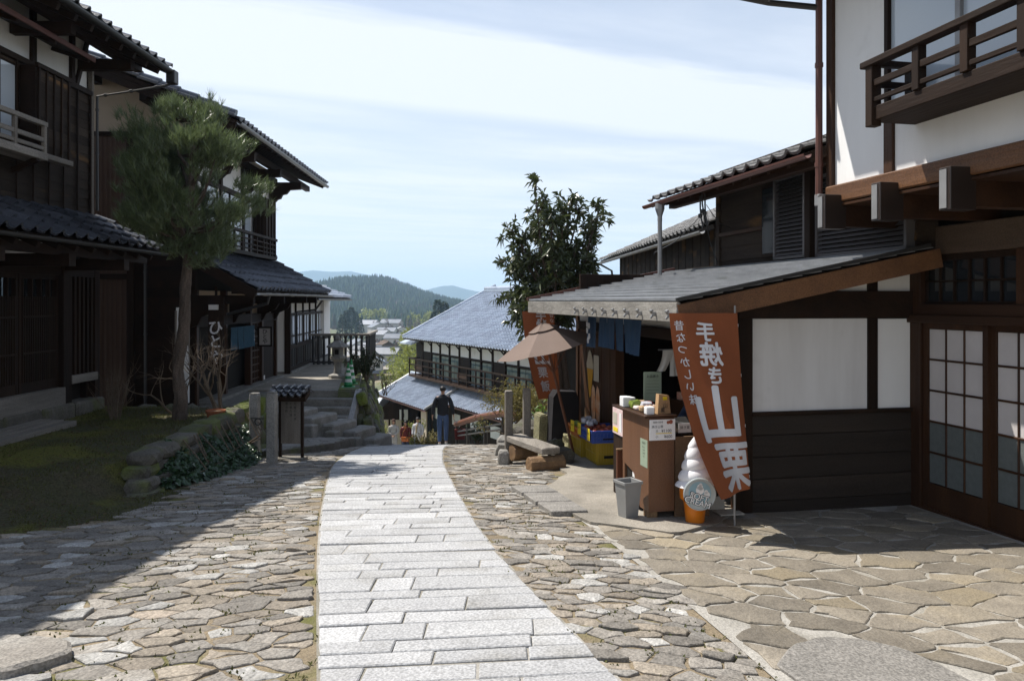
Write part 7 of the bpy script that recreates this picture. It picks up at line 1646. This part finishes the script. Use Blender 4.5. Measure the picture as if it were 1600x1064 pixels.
def person(label, loc, rz, hgt, top, legs, arms=((.25, -.03, 1.14, .24, .05, .90), (.25, -.03, 1.14, .24, .05, .90)), stride=.06, long_hair=False, hem=.86, sit=False, coat_r=1.0, shoes='shoe', head_dy=0.0, hat=None, hairc='hair'):
    s = hgt / 1.72; o = thing('person', label, 'person', loc, rz); o.scale = (s, s, s)
    V_, E_, Rr = [], [], []
    def add(p, r, par=None):
        V_.append(Vector(p)); Rr.append(r)
        if par is not None: E_.append((par, len(V_) - 1))
        return len(V_) - 1
    pel = add((0, 0, .94), (.12, .09)); wa = add((0, .0, 1.10), (.105, .08), pel); ch = add((0, .0, 1.30), (.12, .085), wa); nb = add((0, -.005, 1.44), (.07, .06), ch); nk = add((0, .01, 1.50), .052, nb)
    jaw = add((0, .035 + head_dy, 1.555), (.062, .075), nk); hd = add((0, .02 + head_dy, 1.63), (.078, .095), jaw); tp_ = add((0, .01 + head_dy, 1.69), (.06, .075), hd); nose = add((0, .125 + head_dy, 1.605), .011, hd)
    for sd in (-1, 1): add((sd * .084, .01 + head_dy, 1.61), (.012, .02), hd)
    W_ = []
    for sd, (ex, ey, ez, wx, wy, wz) in zip((-1, 1), arms):
        sh = add((sd * .175, 0, 1.40), .062, ch); el = add((sd * ex, ey, ez), .042, sh); wr = add((sd * wx, wy, wz), .027, el)
        d = (Vector((sd * wx, wy, wz)) - Vector((sd * ex, ey, ez))).normalized(); pa = add(Vector((sd * wx, wy, wz)) + d * .07, (.035, .018), wr); W_.append(Vector((sd * wx, wy, wz)) + d * .12)
        side = Vector((0, 1, 0)); side = (side - d * side.dot(d)).normalized()
        for k, (off, L) in enumerate(((-.028, .060), (-.009, .078), (.011, .074), (.029, .062))):
            b = V_[pa] + side * off + d * .02; f1 = add(b, .0095, pa); f2 = add(b + d * L * .5 - Vector((sd * .008, 0, 0)), .0085, f1); add(b + d * L - Vector((sd * .022, 0, 0)), .007, f2)
        t1 = add(V_[pa] - d * .03 + side * .042, .0105, pa); add(V_[pa] + d * .015 + side * .062, .009, t1)
    for sd in (-1, 1):
        st_ = sd * stride; hp = add((sd * .09, 0, .88), .088, pel)
        if sit: kn = add((sd * .11, .42, .90), .062, hp); an = add((sd * .11, .44, .50), .04, kn); add((sd * .11, .56, .46), .032, an)
        else: kn = add((sd * .095, st_ * .6 + .02, .50), .060, hp); an = add((sd * .095, st_, .10), .040, kn); he = add((sd * .095, st_ + .03, .045), .036, an); add((sd * .10, st_ + .15, .03), .028, he)
    ob('body', skin('body', V_, E_, Rr, 0, K['skin']), o)
    # clothing: jacket, trousers, shoes as sleeves over the same joints
    V_, E_, Rr = [], [], []; c = coat_r
    a = add((0, 0, hem - .04), (.185 * c, .145 * c)); b = add((0, 0, (hem + 1.1) / 2), (.185 * c, .145 * c), a); b = add((0, 0, 1.10), (.178, .138), b); b = add((0, 0, 1.21), (.185, .14), b); ch = add((0, 0, 1.33), (.19, .135), b); ne = add((0, 0, 1.43), (.12, .10), ch); add((0, .005, 1.50), (.075, .075), ne)
    for sd, (ex, ey, ez, wx, wy, wz) in zip((-1, 1), arms): sh = add((sd * .19, 0, 1.37), .085, ch); md_ = add(Vector((sd * .19, 0, 1.37)).lerp(Vector((sd * ex, ey, ez)), .5), .075, sh); el = add((sd * ex, ey, ez), .066, md_); add((sd * wx, wy, wz), .05, el)
    ob('jacket', skin('jacket', V_, E_, Rr, 0, top), o)
    V_, E_, Rr = [], [], []; a = add((0, 0, 1.0), (.15, .12)); a = add((0, 0, .93), (.16, .125), a)
    for sd in (-1, 1):
        st_ = sd * stride; hp = add((sd * .09, 0, .83), .112, a)
        if sit: kn = add((sd * .11, .42, .90), .078, hp); add((sd * .11, .44, .52), .056, kn)
        else: kn = add((sd * .095, st_ * .6 + .02, .50), .076, hp); add((sd * .095, st_, .085), .060, kn)
    ob('trousers', skin('trousers', V_, E_, Rr, 0, legs), o)
    if not sit:
        for sd in (-1, 1): st_ = sd * stride; ob('shoe', skin('shoe', [(sd * .095, st_ - .03, .05), (sd * .097, st_ + .06, .04), (sd * .10, st_ + .17, .032)], [(0, 1), (1, 2)], [(.045, .045), (.045, .036), (.04, .027)], 0, K[shoes]), o)
    hm_ = MB(); n = 16
    for j in range(9):
        t = j / 8; ph = math.pi * (.02 + .66 * t)
        for i in range(n):
            a = 2 * math.pi * i / n; fr = max(0, math.sin(a)); r = 1 + .03 * cell(i, j, 3); zz = 1.638 + .094 * math.cos(ph * (1 - .34 * fr)); rr = math.sin(ph * (1 - .34 * fr))
            lowz = (-.12 * t * t * (1 - fr) if long_hair and j > 5 else 0); hm_.v.append((.094 * rr * r * math.cos(a), .012 + head_dy + .108 * rr * r * math.sin(a) - (.01 if long_hair else 0), zz + lowz))
    hm_.f = [(j * n + i, j * n + (i + 1) % n, (j + 1) * n + (i + 1) % n, (j + 1) * n + i) for j in range(8) for i in range(n)] + [tuple(range(n))]; hm_.m = [0] * len(hm_.f); hm_.build('hair', K[hairc], o, smooth=True)
    for sd in (-1, 1): MB().lathe([(.001, -.008), (.008, -.004), (.009, .003), (.001, .008)], 8, (sd * .032, .108 + head_dy, 1.625)).build('eye', K['ink'], o)
    m = MB(); m.box(-.022, .022, .108 + head_dy, .116 + head_dy, 1.560, 1.567); m.build('mouth', pm('lips', (.3, .1, .08)), o, fix=False)
    return o, W_
denim = cloth('denim', (.06, .10, .20)); black = cloth('black_jacket', (.018, .019, .024)); grey = cloth('grey_coat', (.36, .35, .34)); white = cloth('pale_coat', (.5, .5, .52)); red = cloth('dark_red_jacket', (.12, .025, .022)); beige = cloth('beige_scarf', (.42, .33, .2)); navy = cloth('navy_shirt', (.035, .05, .09))
mY = 23.2; mX = (692 - 800) / F * mY
o, Wm = person('man in black jacket and blue jeans walking away down the lane', (mX, mY, road(mY) + .016), 4, 1.73, black, denim, ((.27, -.05, 1.13, .30, .0, .88), (.27, -.05, 1.13, .31, .02, .88)), .07, shoes='shoe_white' if K.setdefault('shoe_white', pm('pale_shoe', (.5, .5, .48))) else 'shoe')
bg_ = thing('tote_bag', 'dark red bag hanging beside the walking man', 'bag', (mX + .50, mY + .02, road(mY) + .17), 0); m = MB(); m.prism([(-.14, -.05, .0), (.14, -.05, 0), (.16, -.05, .3), (-.16, -.05, .3)], (0, .1, 0)); m.build('body', red, bg_); MB().tube([(-.1, 0, .3), (-.13, 0, .46), (-.18, 0, .60), (-.08, 0, .5), (.08, 0, .3)], .01, 5).build('handle', red, bg_)
for (px, Y, h, lb, top, legs, lh, cr_) in ((615, 33.5, 1.58, 'woman in long grey coat with hands clasped on the lane below', grey, grey, True, 1.1), (634, 34.3, 1.58, 'woman in dark red jacket with orange bag on the lane below', red, navy, True, 1.0), (653, 33.0, 1.62, 'woman in open pale coat, beige scarf and jeans on the lane below', white, denim, False, 1.15)):
    X = (px - 800) / F * Y; am_ = ((.23, .05, 1.14, .06, .17, 1.0), (.23, .05, 1.14, .06, .17, 1.0)) if px == 615 else ((.24, -.02, 1.14, .22, .08, .93), (.24, -.02, 1.14, .22, .08, .93))
    o, _w = person(lb, (X, Y, G(X, Y) + .02), 180 + (615 - px) * .4, h, top, legs, am_, .05, lh, .60 if px != 634 else .86, False, cr_, hairc='hair' if px != 615 else ('hair_brown' if K.setdefault('hair_brown', pm('hair_brown', (.08, .04, .025))) else 'hair'))
    if px == 653: m = MB(); m.tube([(-.05, .13, 1.44), (0, .155, 1.36), (.02, .15, 1.2), (.03, .145, 1.02)], [.03, .04, .04, .03], 7); m.build('scarf', beige, o)
    if px == 634:
        b = thing('shoulder_bag', 'orange shoulder bag carried by the woman in red', 'bag', (X + .02, Y - .22, G(X, Y) + .72), 0); m = MB(); m.prism([(-.17, 0, 0), (.17, 0, 0), (.19, 0, .2), (-.19, 0, .2)], (0, .08, 0)); m.build('body', pm('orange_leather', (.5, .14, .03)), b); MB().tube([(-.15, .04, .2), (-.1, .03, .45), (.1, .12, .65)], .012, 5).build('strap', pm('strap_leather', (.3, .09, .03)), b)
        m = MB(); m.tube([(-.06, .12, 1.45), (0, .14, 1.38), (.05, .12, 1.44)], [.03, .04, .03], 7); m.build('scarf', cloth('orange_scarf', (.3, .1, .03)), o)
sx, sy, _ = rw_(-1.62, .95, 0)
person('shopkeeper in navy shirt sitting in the dark shop opening', (sx, sy, cz - .42), RZ + 100, 1.62, navy, navy, ((.25, .08, 1.16, .16, .26, 1.04), (.25, .08, 1.16, .16, .26, 1.04)), .0, True, .86, True)
stl = thing('stool', 'wooden stool under the shopkeeper', 'stool', (sx, sy, cz), RZ); MB().lathe([(.16, .32), (.17, .33), (.17, .36), (.16, .37)], 16).build('seat', K['dark_wood'], stl)
for k in range(3): a = 2.1 * k; MB().tube([(.13 * math.cos(a), .13 * math.sin(a), -.02), (.1 * math.cos(a), .1 * math.sin(a), .325)], .018, 6).build('leg', K['dark_wood'], stl)
bpy.data.scenes.remove(TMP)
